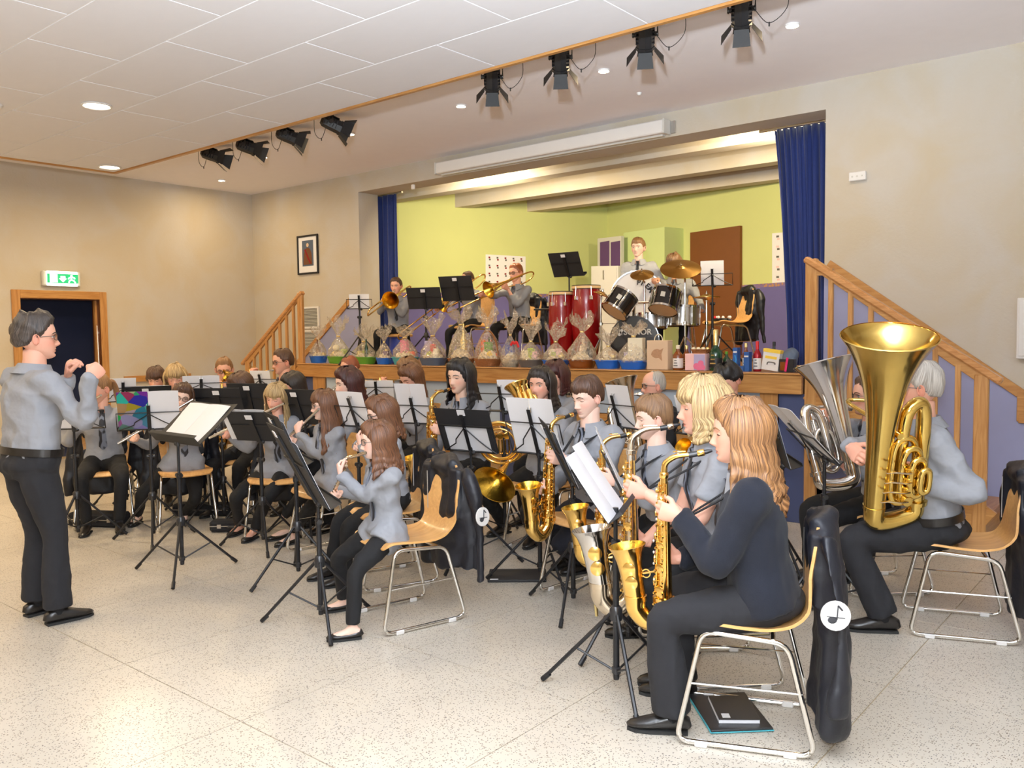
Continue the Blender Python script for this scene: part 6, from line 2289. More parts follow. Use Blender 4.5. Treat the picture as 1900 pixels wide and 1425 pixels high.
PP[28] = seated('grey haired man with glasses playing gold tuba', 1703, 720, 4.30, 84, 88, 0, None, hair=('boy', 'grey'), skin_='rosy', fem=False, glasses='steel', fine=True, fat=1.22, bw=1.10, legs='charcoal', hem=.075, lean=8, belt=True, nose=1.1, sit=-.10,
               hands=dict(R=(tub_R, unit(crt * .8 + cfw * .2 - cup * .3), unit(-cfw * .4 + crt * .4 - cup * .35)), L=(at(1690, 880, 4.08), unit(-crt * .8 + cfw * .2), unit(-cfw * .3 - crt * .5 + cup * .5))),
               poles=dict(L=V3(0, 0, -1) + crt * .5 - cfw * .4, R=V3(0, 0, -1) + cfw * .6), feet=((FL(1640, 1172), facing(1620, 1175, 78)), (FL(1590, 1080), facing(1580, 1080, 70))), pose=('grip', 'keys'))

# --- on the stage
st = dict(base_z=ZS, d=9)
st.pop('d')
PP[29] = seated('man on a low stool playing trombone at stage left', 735, 531, 10.35, 18, 22, 6, 'trombone', hair=('short', 'brown'), skin_='rosy', fem=False, seat=.36, chairlab=False, inspitch=18, insdir=0, insroll=25, feet=((.36, -.30, -30), (.36, .26, 25)), **st)
PP[30] = seated('man with cropped hair playing trombone behind black stand', 868, 519, 10.4, 50, 62, 14, 'trombone', hair=('thin', 'brown'), skin_='tan', fem=False, inspitch=34, insroll=25, insdir=0, ext=.28, **st)
PP[31] = seated('man with auburn hair and glasses playing trombone', 957, 507, 10.5, 38, 44, 4, 'trombone', hair=('short', 'ginger'), skin_='rosy', fem=False, glasses='steel', inspitch=21, insdir=10, insroll=25, ext=.22, sleeve='mid', **st)
def standing(who, x, y, d, bt, ht, z0, hgt, **kw):
    H = at(x, y, d)
    s = (H[2] - z0) / hgt
    bf = facing(x, y, bt)
    return person(who, H, bf, basis(facing(x, y, ht), 0), scale=s, seat=None, base_z=z0, feet=((.0, -.1, -8), (.02, .1, 8)), d=d, lean=2, **kw)
PP[32] = standing('boy standing behind the drums in pale grey shirt', 1184, 460, 9.9, 12, 22, ZS, 1.54, hair=('boy', 'sandy'), skin_='pale', fem=False, top='light', bw=.95,
                  hands=dict(L=(at(1205, 520, 9.7), V3(0, 0, -1), V3(0, -1, 0)), R=(at(1165, 520, 9.7), V3(0, 0, -1), V3(0, -1, 0))))
PP[33] = seated('drummer hidden behind the large cymbal', 1251, 492, 9.6, 8, 20, 20, None, hair=('shag', 'lightbrown'), skin_='tan', fem=False, chairlab='beech chair with chrome legs behind the drum kit', base_z=ZS, lids=.6,
                hands=dict(L=(at(1297, 578, 9.3), V3(-.2, 0, -1), V3(-.2, -1, -.2)), R=(at(1215, 520, 9.2), V3(0, 0, -1), V3(0, -1, .2))))

# --- the low brass
def upright_at(e, top, bot, xdir, Hh, xb, label, cat):
    z = unit(top - bot)
    x = unit(xdir - z * (xdir @ z))
    y = np.cross(z, x)
    m = frame_mat(bot - x * xb, x, y, z)
    place(e, m, label, cat)
    return np.linalg.inv(m), m
def loc(mi, p):
    return (mi @ np.append(p, 1))[:3]
def locv(mi, v):
    return mi[:3, :3] @ v
t_, b_ = at(1650, 625, 3.80), at(1618, 985, 4.16)
Hh = np.linalg.norm(t_ - b_)
e = make_upright('tuba', Hh, .208, .02, .026, 0, 'brassdark', 'brassdark', rotary=True, width=.30, loops=4, ld=-1)
mi, _m = upright_at(e, t_, b_, crt + cfw * .15, Hh, -.30 * .30, 'large gold tuba with its bell facing up', 'tuba')
lead_pipe(e, loc(mi, PP[28]['mo']), locv(mi, facing(1700, 720, 88)), V3(-.02, -.05, Hh * .52), .026, 'brassdark', 'nickel', 1.35)
t_, b_ = at(1530, 672, 4.70), at(1592, 905, 4.62)
Hh = np.linalg.norm(t_ - b_)
e = make_upright('tuba', Hh, .168, .02, .021, 0, 'silver', 'silver', width=.27, loops=3)
mi, _m = upright_at(e, t_, b_, -crt - cup * .1, Hh, -.27 * .30, 'silver plated tuba leaning left beside the gold one', 'tuba')
lead_pipe(e, loc(mi, PP[27]['mo']), locv(mi, facing(1605, 735, 80)), V3(.04, -.04, Hh * .60), .021, 'silver', 'silver', 1.3)
t_, b_ = at(1153, 706, 6.25), at(1190, 838, 6.15)
Hh = np.linalg.norm(t_ - b_)
e = make_upright('euphonium', Hh, .125, .02, .017, 0, 'nickel', 'nickel', width=.22, loops=3)
mi, _m = upright_at(e, t_, b_, -crt + cfw * .3, Hh, -.22 * .3, 'nickel euphonium of the old bald man', 'euphonium')
lead_pipe(e, loc(mi, PP[23]['mo']), locv(mi, facing(1210, 716, 78)), V3(.03, -.04, Hh * .6), .017, 'nickel', 'silver', 1.2)
t_, b_ = at(958, 714, 5.72), at(992, 808, 5.62)
Hh = np.linalg.norm(t_ - b_)
e = make_upright('tenor_horn', Hh, .085, .02, .012, 0, 'brass', 'bellin', width=.15, loops=2, valves=3)
mi, _m = upright_at(e, t_, b_, crt - cfw * .4, Hh, -.15 * .3, 'small brass horn raised by the dark bob woman', 'horn')
lead_pipe(e, loc(mi, PP[19]['mo']), locv(mi, facing(1003, 715, 40)), V3(.02, -.03, Hh * .5), .011, 'brass')
t_, b_ = at(1262, 838, 5.55), at(1340, 850, 5.75)
Hh = np.linalg.norm(t_ - b_)
e = make_upright('baritone_horn', Hh + .1, .095, .02, .013, 0, 'brass', 'bellin', width=.17, loops=2, valves=3)
upright_at(e, t_, b_ + (b_ - t_) * .35, -cup + crt * .2, Hh, -.17 * .3, 'brass baritone horn lying behind the blond saxophonist', 'horn')
e = make_horn()
hc_ = at(928, 822, 5.62)
yv = unit(-cfw * .8 - crt * .15 - cup * .25)
xv = unit(np.cross(yv, (0, 0, 1)))
place(e, frame_mat(hc_, xv, yv, np.cross(xv, yv)), 'brass French horn resting on the lap of the dark bob woman', 'horn')
# ---------------------------------------------------------------- music stands and their sheets
def mstand(who, x, y, d, th, tilt, kind, w_=.48, h_=.34, base=None, pages=None, base_z=0., spin=None, lab=None, shlab=None, **kw):
    L = at(x, y, d)
    bs = V3(L[0], L[1], base_z) if base is None else V3(*FL(*base), 0)
    f = -facing(x, y, th)
    lab = lab or '%s music stand of the %s' % ('black desk' if kind == 'desk' else 'black folding wire' if kind == 'wire' else 'large black', who)
    S = stand(bs, f, L[2] - base_z, tilt, kind, lab, w_, h_, spin if spin is not None else (x * 1.7) % 2, **kw)
    if pages:
        sheet(S, shlab or 'white sheet music on the stand of the %s' % who, **pages)
    return S
PG = dict(w_=.42, h_=.30)
mstand('conductor', 330, 822, 5.40, -118, 50, 'conductor', .57, .36, spin=.4, lab='large black conductor stand with score, on a tripod', shlab='open white score on the conductor stand', pages=dict(w_=.50, h_=.33, dx=.02, n=3), leg=.36)
S15 = mstand('young girl in front', 590, 932, 4.40, 77, 27, 'desk', .48, .46, pages=dict(w_=.42, h_=.36, dx=.03), spin=2.0, lab='black desk stand seen edge-on before the young girl')
mstand('navy cardigan woman', 1142, 955, 3.52, 99, 36, 'desk', .36, .26, pages=dict(w_=.40, h_=.33, tilt2=1.), spin=2.5)
mstand('blond bob woman with tenor saxophone', 1165, 928, 4.02, 86, 27, 'wire', .40, .30, pages=dict(w_=.40, h_=.36, tilt2=1.2), spin=3.4)
mstand('small boy with alto saxophone', 1062, 896, 4.62, 82, 25, 'desk', .44, .38, pages=dict(w_=.42, h_=.30), spin=1.75)
mstand('woman with small horn', 1000, 843, 5.15, 36, 20, 'wire', .40, .33, pages=dict(w_=.34, h_=.36, dx=.0), spin=1.6)
mstand('light blond flute girl', 483, 818, 6.05, 34, 32, 'desk', .38, .26, pages=dict(w_=.36, h_=.26, dx=-.06), spin=1.2)
sc = mstand('flute girl with glasses', 278, 797, 6.28, 4, 22, 'wire', .44, .22, pages=None, spin=.55)
def swatch():
    m = bpy.data.materials.new('coloured_folder_print')
    m.use_nodes = True
    t = m.node_tree
    v = _n(t, 'ShaderNodeTexVoronoi')
    v.inputs['Scale'].default_value = 11
    tc = _n(t, 'ShaderNodeTexCoord')
    t.links.new(tc.outputs['Object'], v.inputs['Vector'])
    hs_ = _n(t, 'ShaderNodeHueSaturation')
    hs_.inputs['Saturation'].default_value = 1.3
    hs_.inputs['Value'].default_value = .32
    t.links.new(v.outputs['Color'], hs_.inputs['Color'])
    t.links.new(hs_.outputs[0], t.nodes['Principled BSDF'].inputs['Base Color'])
    return m
sheet(sc, 'white sheet beside a colourful folder on the flute stand', w_=.42, h_=.30, printed=False, coloured=swatch())
mstand('chestnut haired flute girl', 548, 858, 5.22, 78, 25, 'desk', .44, .34, pages=dict(w_=.40, h_=.28), spin=.9)
mstand('ponytail flute girl', 137, 796, 6.35, 14, 12, 'wire', .44, .22, pages=dict(w_=.21, h_=.20, dx=-.12, two=False), spin=.2)
mstand('bowl cut youth', 272, 748, 7.7, 6, 22, 'desk', .44, .17, spin=.8, pages=dict(w_=.4, h_=.16))
mstand('blond fringed woman', 374, 730, 7.5, 0, 16, 'wire', .44, .15, pages=dict(w_=.31, h_=.155, dx=0), spin=1.1)
mstand('ponytail girl second row', 228, 745, 7.6, -8, 16, 'wire', .42, .20, pages=dict(w_=.22, h_=.21, two=False), lab='wire stand with white sheet left of the bowl cut youth', shlab='white sheet on the wire stand left of the bowl cut youth', spin=.3)
mstand('bowed dark haired girl', 410, 760, 6.95, 26, 24, 'desk', .40, .20, pages=dict(w_=.36, h_=.18), spin=1.9)
mstand('very dark haired girl', 472, 773, 7.0, 32, 20, 'desk', .38, .30, pages=dict(w_=.34, h_=.26), spin=2.2)
mstand('trumpet man', 487, 724, 8.3, 40, 16, 'wire', .40, .18, pages=dict(w_=.24, h_=.19, two=False), spin=1.2)
mstand('red curls woman', 566, 787, 6.45, 40, 24, 'desk', .40, .30, pages=dict(w_=.36, h_=.26), spin=1.3)
mstand('woman with dark glasses', 664, 792, 5.75, 48, 22, 'wire', .34, .24, pages=dict(w_=.26, h_=.25, two=False), spin=.9)
mstand('ginger haired man', 700, 744, 8.2, 16, 16, 'wire', .40, .22, pages=dict(w_=.34, h_=.2), spin=.7)
mstand('bent long haired woman', 772, 786, 6.5, 32, 20, 'wire', .42, .24, pages=dict(w_=.27, h_=.32, dx=.0), spin=1.4)
sv = mstand('black haired tenor saxophonist', 874, 838, 5.55, 36, 22, 'wire', .42, .30, pages=dict(w_=.36, h_=.24), spin=.6)
def folder_on(sv, label):
    e, Bz, c0, sw, sh = sv
    o = empty('music_folder', e.location, e.rotation_euler, label, 'folder')
    P = lambda x, v, q: c0 + V3(x, 0, 0) + Bz[1] * v + Bz[2] * q
    b = MB().box(P(0, .245, .004), (.44, .13, .004), rot=Bz.T)
    b.build('folder_cover', M['blackmatt'], o, smooth=False)
    MB().box(P(.195, .09, .004), (.05, .18, .004), rot=Bz.T).build('folder_flap', M['blackmatt'], o, smooth=False)
    MB().box(P(-.195, .09, .004), (.05, .18, .004), rot=Bz.T).build('folder_flap', M['blackmatt'], o, smooth=False)
    MB().box(P(-.0, .285, .0), (.06, .04, .003), rot=Bz.T).build('label_sticker', M['paper'], o, smooth=False)
folder_on(sv, 'black folder with white label on the tenor saxophonist stand')
mstand('hidden auburn player', 934, 764, 6.2, 30, 18, 'wire', .40, .22, pages=dict(w_=.20, h_=.24, two=False, dx=.08), spin=1.8)
mstand('old euphonium man', 1150, 793, 5.8, 48, 18, 'wire', .40, .26, pages=dict(w_=.22, h_=.30, two=False, dx=.05), spin=.4)
mstand('black haired player', 1290, 808, 5.75, 42, 20, 'wire', .38, .26, pages=dict(w_=.24, h_=.28, two=False), spin=.2)
mstand('gold tuba man', 1530, 852, 4.45, 70, 44, 'wire', .42, .30, pages=dict(w_=.40, h_=.36, dx=.0), spin=.9)
mstand('silver tuba player', 1452, 862, 4.85, 78, 18, 'desk', .40, .34, pages=dict(w_=.38, h_=.3), spin=2.4)
Z = dict(base_z=ZS)
mstand('stool trombonist', 667, 573, 10.1, 8, 14, 'wire', .30, .18, pages=dict(w_=.24, h_=.17, printed=False), **Z)
mstand('second trombonist', 790, 573, 9.9, 20, 20, 'desk', .42, .26, lab='lower black desk stand between the stage trombonists', **Z)
mstand('third trombonist', 852, 558, 9.8, 26, 22, 'desk', .42, .30, lab='higher black desk stand before the cropped trombonist', **Z)
mstand('conga player', 1056, 513, 9.75, 30, 28, 'desk', .40, .30, lab='black desk stand behind the red congas', **Z)
mstand('drummer', 1322, 530, 9.0, 6, 16, 'wire', .42, .20, pages=dict(w_=.24, h_=.26, two=False, printed=False), spin=.3, lab='wire stand with white sheet at the right of the drums', shlab='white sheet on the wire stand right of the drums', **Z)

# ---------------------------------------------------------------- coats, cases, folders
def coat(k, label, seed, **kw):
    p = PP[k]
    c = p['P'] + p['bf'] * p['sit']
    coat_on_chair(c[0], c[1], p['bf'], label, seed, **kw)
coat(15, 'navy jacket with white badge over the young girl chair', 1, badge_side=-1, length=.60)
coat(14, 'navy jacket over the chair of the dark glasses woman', 2, badge_side=-1)
coat(26, 'navy jacket with white badge over the cardigan woman chair', 3, badge_side=-1, length=.74)
coat(28, 'black jacket with white badge behind the gold tuba man', 4, badge_side=-1, length=.72, wide=1.15)
coat(2, 'dark jacket hanging behind the ponytail girl', 5, badge_side=0)
coat(5, 'dark jacket on the chair of the glasses flute girl', 6, badge_side=0)
coat(10, 'dark jacket on the chair of the blond flute girl', 7, badge_side=0)
coat(31, 'dark jacket on the chair of the auburn trombonist', 8, badge_side=0, z=ZS)
def case(x, y, L, W_, Hh, a, label, name='instrument_case', cat='case', z=0.):
    p = pl(x, y, 2, z)
    e = empty(name, tuple(p), (0, 0, a), label, cat)
    MB().box((0, 0, Hh * .52), (L, W_, Hh), bev=.018).build('case_shell', M['blackcloth'], e, smooth=False)
    MB().tube([(-.05, -W_ / 2, Hh * .5), (-.045, -W_ / 2 - .025, Hh * .5), (.045, -W_ / 2 - .025, Hh * .5), (.05, -W_ / 2, Hh * .5)], .006, 6).build('carry_handle', M['rubber'], e)
    b = MB()
    for s in (-.3, .3):
        b.box((s * L, -W_ / 2 - .002, Hh * .55), (.03, .006, .03))
    b.build('latch', M['steel'], e, smooth=False)
    MB().box((0, -W_ / 2, Hh * .56), (L * .98, .004, .006)).build('zip_seam', M['steel'], e, smooth=False)
case(185, 975, .48, .16, .11, .5, 'black instrument case under the ponytail girl chair')
case(378, 955, .50, .15, .10, .6, 'black instrument case under the glasses flute girl chair')
case(440, 985, .40, .12, .09, .7, 'small black case beside the blond flute girl feet')
p = pl(960, 1070, 2, 0)
e = empty('document_folder', tuple(p), (0, 0, R(38)), 'flat black folder on the floor below the horn stand', 'folder')
MB().box((0, 0, .008), (.36, .25, .016), bev=.004).build('cover', M['blackmatt'], e, smooth=False)
MB().box((-.14, -.11, .017), (.05, .02, .001)).build('label', M['paper'], e, smooth=False)
q = [pl(x, y, 2, 0) for x, y in ((1288, 1288), (1390, 1284), (1426, 1370), (1308, 1367))]
c = np.mean(q, 0)
ax_ = unit(q[1] - q[0])
e = empty('document_folder', tuple(c), (0, 0, math.atan2(ax_[1], ax_[0])), 'black folder with teal edge under the front right chair', 'folder')
MB().box((0, 0, .006), (.245, .33, .004), bev=.001).build('back_cover', M['teal'], e, smooth=False)
MB().box((0, 0, .012), (.24, .325, .008), bev=.002).build('front_cover', M['blackplastic'], e, smooth=False)
MB().tube([(-.121, .16, .012), (-.121, -.16, .012)], .002, 5).build('elastic_band', M['teal'], e)
e = empty('notebook', (c[0] + .0, c[1], .0165), (0, 0, math.atan2(ax_[1], ax_[0]) - .1), 'thin black booklet lying on the teal edged folder', 'book')
MB().box((.015, -.01, .007), (.155, .215, .012)).build('pages', M['paper'], e, smooth=False)
MB().box((.017, -.008, .0145), (.158, .218, .003), bev=.001).build('cover', M['blackplastic'], e, smooth=False)
MB().box((-.03, -.085, .0165), (.03, .035, .001)).build('price_label', M['white'], e, smooth=False)
p = at(1106, 1128, 3.9)
e = empty('clothes_peg', tuple(p), (0, 0, .4), 'yellow clothes peg clipped to a stand leg', 'peg')
MB().box((0, 0, 0), (.012, .02, .085), rot=Matrix.Rotation(.35, 3, 'X'), bev=.002).build('peg_arm', M['goldfoil'], e, smooth=False)
MB().box((0, .014, .0), (.012, .012, .085), rot=Matrix.Rotation(.1, 3, 'X'), bev=.002).build('peg_arm', M['goldfoil'], e, smooth=False)
# ---------------------------------------------------------------- drums and congas on the stage
up3 = V3(0, 0, 1)
def drum(e, c, ax, r_, h, shell, head1, head2=None, lugs=8, rimm='chrome', badge_=None):
    ax = unit(ax)
    MB().lathe([(r_, -h / 2), (r_, h / 2)], 32, c=c, ax=ax, cap=False).build('drum_shell', M[shell], e)
    for s, hm in ((1, head1), (-1, head2 or head1)):
        MB().lathe([(r_ * .985, h / 2 * .995), (0, h / 2 * 1.0)], 32, c=c, ax=ax * s).build('drum_head', M[hm], e)
        MB().lathe([(r_ * .985, h / 2 - .012), (r_ * 1.03, h / 2 - .012), (r_ * 1.03, h / 2 + .010), (r_ * .985, h / 2 + .010)], 32, c=c, ax=ax * s, cap=False).build('drum_hoop', M[rimm], e)
    a0 = V3(1, 0, 0) if abs(ax[0]) < .9 else V3(0, 1, 0)
    U = unit(a0 - ax * (a0 @ ax))
    W_ = np.cross(ax, U)
    for k in range(lugs):
        a = 2 * PI * (k + .3) / lugs
        o = (U * math.cos(a) + W_ * math.sin(a)) * (r_ + .012)
        b = MB().tube([c + o - ax * h / 2, c + o + ax * h / 2], .004, 6)
        b.tube([c + o - ax * h * .1, c + o + ax * h * .1], .010, 6)
        b.build('tension_rod', M[rimm], e)
kit = empty('drum_kit', tuple(at(1176, 640, 8.9) * (1, 1, 0) + up3 * ZS), label='black lacquered drum kit with chrome stands on the stage', cat='drum kit')
K0 = V3(*kit.location)
rel = lambda x, y, d: at(x, y, d) - K0
tow = facing(1176, 630, 4)
c = rel(1176, 632, 8.9)
c[2] = .262
drum(kit, c - tow * .18, tow, .25, .36, 'drumblack', 'drumblack', rimm='drumblack')
fr_ = V3(-tow[1], tow[0], 0)
Bt = np.array([fr_, up3, tow])
ln = [o for o in kit.children if o.name.startswith('drum_head')][0]
txt('SONOR', .084, M['offwhite'], ln, Bt, c + tow * .004 + up3 * .085 + fr_ * .04, 'brand_lettering', .0012, .0018)
b = MB()
for x, y in ((-.150, .062), (-.125, .105)):
    b.lathe([(0, 0), (.0155, 0), (.0155, .002), (0, .002)], 14, c=c + fr_ * x + up3 * y + tow * .003, ax=tow)
    s_ = 1 if y < .1 else -1
    b.tube([c + fr_ * x + up3 * y + tow * .005, c + fr_ * x + up3 * (y + s_ * .05) + tow * .005], .0035, 5)
b.build('note_emblem', M['offwhite'], ln)
for x, y, ax, r_, h in ((1150, 563, V3(.28, .55, .75), .150, .22), (1234, 558, V3(-.02, .42, .85), .150, .22)):
    cc = rel(x, y, 8.85)
    sub = [o.name for o in kit.children]
    drum(kit, cc, ax, r_, h, 'drumblack', 'skinhead', lugs=6)
    axu = unit(ax)
    fwd_ = unit(tow - axu * (tow @ axu))
    sd = np.cross(axu, fwd_)
    MB().box(cc + fwd_ * (r_ + .003) - sd * .03, (.045, .055, .004), rot=np.array([sd, axu, fwd_]).T).build('maker_badge', M['offwhite'], kit, smooth=False)
drum(kit, rel(1268, 586, 9.2), V3(0, .05, 1), .17, .20, 'steel', 'skinhead')
drum(kit, rel(1208, 596, 9.3), V3(0, .1, 1), .17, .14, 'steel', 'skinhead')
b = MB().tube([c + up3 * .25, c + up3 * .42 - tow * .1], .016, 10)
b.tube([c + up3 * .40 - tow * .1 - fr_ * .16, c + up3 * .40 - tow * .1 + fr_ * .16], .012, 8)
b.ell(c + up3 * .40 - tow * .1, .028, 10, 8)
b.build('tom_holder', M['chrome'], kit)
def cymbal(x, y, d, r_, n, px_, label=None):
    p = rel(x, y, d)
    n = unit(n)
    MB().lathe([(.006, .026), (.03, .024), (.045, .012), (.06, .008), (r_ * .7, .001), (r_, -.012), (r_, -.014), (r_ * .7, -.002), (.06, .005), (.045, .009), (.006, .022)], 40, c=p, ax=n, cap=False).build('cymbal', M['cymbal'], kit)
    MB().lathe([(0, .02), (.014, .02), (.014, .04), (.006, .042), (.006, .06), (0, .06)], 10, c=p, ax=n).build('wing_nut', M['chrome'], kit)
    b = MB().tube([p, V3(*rel(px_, 600, d)[:2], p[2] - .12), V3(*rel(px_, 600, d)[:2], .2), V3(*rel(px_, 600, d)[:2], .06)], [.006, .010, .0135, .0135], 8)
    g = V3(*rel(px_, 600, d)[:2], 0)
    b.lathe([(.0135, 0), (.020, .003), (.020, .03), (.0135, .033)], 10, c=g + up3 * .42)
    for k in range(3):
        a = k * 2.1 + .5
        b.tube([g + up3 * .30, g + V3(math.cos(a) * .26, math.sin(a) * .26, .012)], .008, 6)
    b.build('cymbal_stand', M['chrome'], kit)
cymbal(1263, 497, 8.75, .21, V3(.27, -.45, .85), 1271)
cymbal(1191, 508, 9.0, .125, V3(.22, -.45, .87), 1196)
cymbal(1311, 550, 9.2, .15, V3(0, .02, 1), 1311)
cymbal(1311, 553, 9.2, .15, V3(0, .02, -1), 1311)
cymbal(1116, 545, 8.8, .09, V3(.3, .2, .9), 1115)
MB().box(rel(1300, 655, 8.7) * (1, 1, 0) + up3 * .03, (.09, .28, .012), rot=Matrix.Rotation(.12, 3, 'X')).build('pedal', M['steel'], kit, smooth=False)
# concert bass drum standing behind
bd = empty('bass_drum', tuple(at(1184, 560, 9.45) * (1, 1, 0) + up3 * ZS), label='white headed bass drum with black lettering behind the toms', cat='drum')
Bd = V3(*bd.location)
c = at(1184, 553, 9.45) - Bd
drum(bd, c, tow, .29, .28, 'offwhite', 'paper', rimm='steel')
hd_ = [o for o in bd.children if o.name.startswith('drum_head')][0]
for ch, an in zip('PREM', (84, 66, 48, 29)):
    a = R(an)
    rx, ry = fr_ * math.cos(a) + up3 * math.sin(a), -fr_ * math.sin(a) + up3 * math.cos(a)
    txt(ch, .082, M['ink'], hd_, np.array([-ry, rx, tow]), c + tow * .146 + rx * .165, 'letter', .001, .002)
b = MB()
for s in (-1, 1):
    b.tube([c + fr_ * s * .22 - up3 * .2, V3(*(c + fr_ * s * .3)[:2], .01)], .012, 8)
    b.tube([c + fr_ * s * .22 - up3 * .2 - tow * .1, V3(*(c - fr_ * s * .3 - tow * .15)[:2], .01)], .012, 8)
b.build('drum_cradle', M['steel'], bd)

def conga(x, d, r_, h, label):
    p = at(x, 600, d) * (1, 1, 0) + up3 * ZS
    e = empty('conga', tuple(p), label=label, cat='conga', group='red congas')
    pr = [(r_ * .72, .03), (r_ * .80, .08), (r_ * 1.0, h * .35), (r_ * 1.10, h * .58), (r_ * 1.06, h * .80), (r_ * .96, h - .02)]
    pr = [(q[0], q[1]) for q in smooth_path([(a, b_, 0) for a, b_ in pr], 5)]
    MB().lathe(pr, 32, cap=False).build('conga_shell', M['redlacq'], e)
    MB().lathe([(r_ * .72, .005), (r_ * .78, .005), (r_ * .78, .05), (r_ * .72, .05)], 28, cap=False).build('foot_ring', M['rubber'], e)
    MB().lathe([(r_ * .98, h - .035), (r_ * 1.04, h - .03), (r_ * 1.04, h + .005), (r_ * 1.0, h + .01)], 32, cap=False).build('tension_hoop', M['black'], e)
    MB().lathe([(r_ * 1.045, h - .028), (r_ * 1.05, h - .002), (r_ * .99, h + .010), (r_ * .6, h + .014), (0, h + .015)], 32).build('conga_head', M['skinhead'], e)
    for k in range(6):
        a = k * PI / 3 + .4
        o = V3(math.cos(a), math.sin(a), 0)
        b = MB().tube([o * r_ * 1.08 + up3 * (h - .01), o * r_ * 1.13 + up3 * (h - .12)], .005, 6)
        b.box(o * r_ * 1.10 + up3 * (h - .13), (.025, .025, .04))
        b.build('tuning_lug', M['chrome'], e)
    MB().ell(V3(*(tow * r_ * 1.10)) + up3 * h * .52, (.012, .012, .012), 10, 6).build('stand_bolt', M['chrome'], e)
conga(1042, 9.45, .135, .80, 'narrower red conga on the left')
conga(1088, 9.35, .155, .86, 'wider red conga on the right')
e = empty('percussion_tray', tuple(at(1012, 574, 9.6)), label='black percussion tray beside the narrow red conga', cat='tray')
MB().box((0, 0, 0), (.22, .16, .02), bev=.004).build('tray_plate', M['black'], e, smooth=False)
MB().box((.07, .03, .09), (.05, .02, .17), bev=.004).build('tray_back', M['black'], e, smooth=False)
MB().tube([(0, 0, -.01), (0, 0, ZS - e.location[2])], .012, 8).build('tray_post', M['black'], e)
p = PP[29]['P']
e = empty('bar_stool', (p[0], p[1], ZS), label='low round stool with orange seat under the stool trombonist', cat='stool')
MB().lathe([(0, .325), (.16, .325), (.17, .335), (.17, .35), (.155, .362), (0, .364)], 28).build('seat', M['beech'], e)
MB().lathe([(.13, 0), (.14, .01), (.11, .32), (0, .322)], 24).build('pedestal', M['cobalt'], e)
# chair with a coat at the right of the stage
q = at(1348, 600, 9.5)
f_ = facing(1348, 600, 62)
chair(q[0], q[1], f_, 'beech chair with a dark coat at the right of the stage', ZS)
coat_on_chair(q[0], q[1], f_, 'black coat over the empty chair at stage right', 11, z=ZS, badge_side=0, length=.6)
e = empty('bell_rattle', tuple(q + f_ * .05 - up3 * (q[2] - ZS - .455)), label='black percussion rattle with white and red beads on the chair', cat='rattle')
MB().tube(smooth_path([(.09 * math.cos(t), .06 * math.sin(t), .02) for t in np.linspace(0, 5.6, 9)], 3), .016, 8).build('rattle_frame', M['black'], e)
for k in range(6):
    t = k * .9
    MB().ell((.09 * math.cos(t), .06 * math.sin(t), .045), .018, 10, 6).build('bead', M['red'] if k == 4 else M['white'], e)

# ---------------------------------------------------------------- prizes along the stage edge
YP = 6.64
rg = np.random.RandomState(5)
def tub(b, w_, dp, h, m=0, t0=.80, n=20, ex=.6):
    rows = []
    for z, k in ((0, t0), (.004, t0), (h * .9, 1.), (h * .9, 1.04), (h, 1.04), (h, .96), (.012, t0 * .93)):
        rows.append([(np.sign(math.cos(a)) * abs(math.cos(a)) ** ex * w_ / 2 * k, np.sign(math.sin(a)) * abs(math.sin(a)) ** ex * dp / 2 * k, z) for a in np.linspace(0, 2 * PI, n, endpoint=False)])
    v = [p for r_ in rows for p in r_]
    f = [(i * n + j, i * n + (j + 1) % n, (i + 1) * n + (j + 1) % n, (i + 1) * n + j) for i in range(len(rows) - 1) for j in range(n)]
    f += [tuple(range(n - 1, -1, -1)), tuple((len(rows) - 1) * n + j for j in range(n))]
    return b.add(v, f, m)
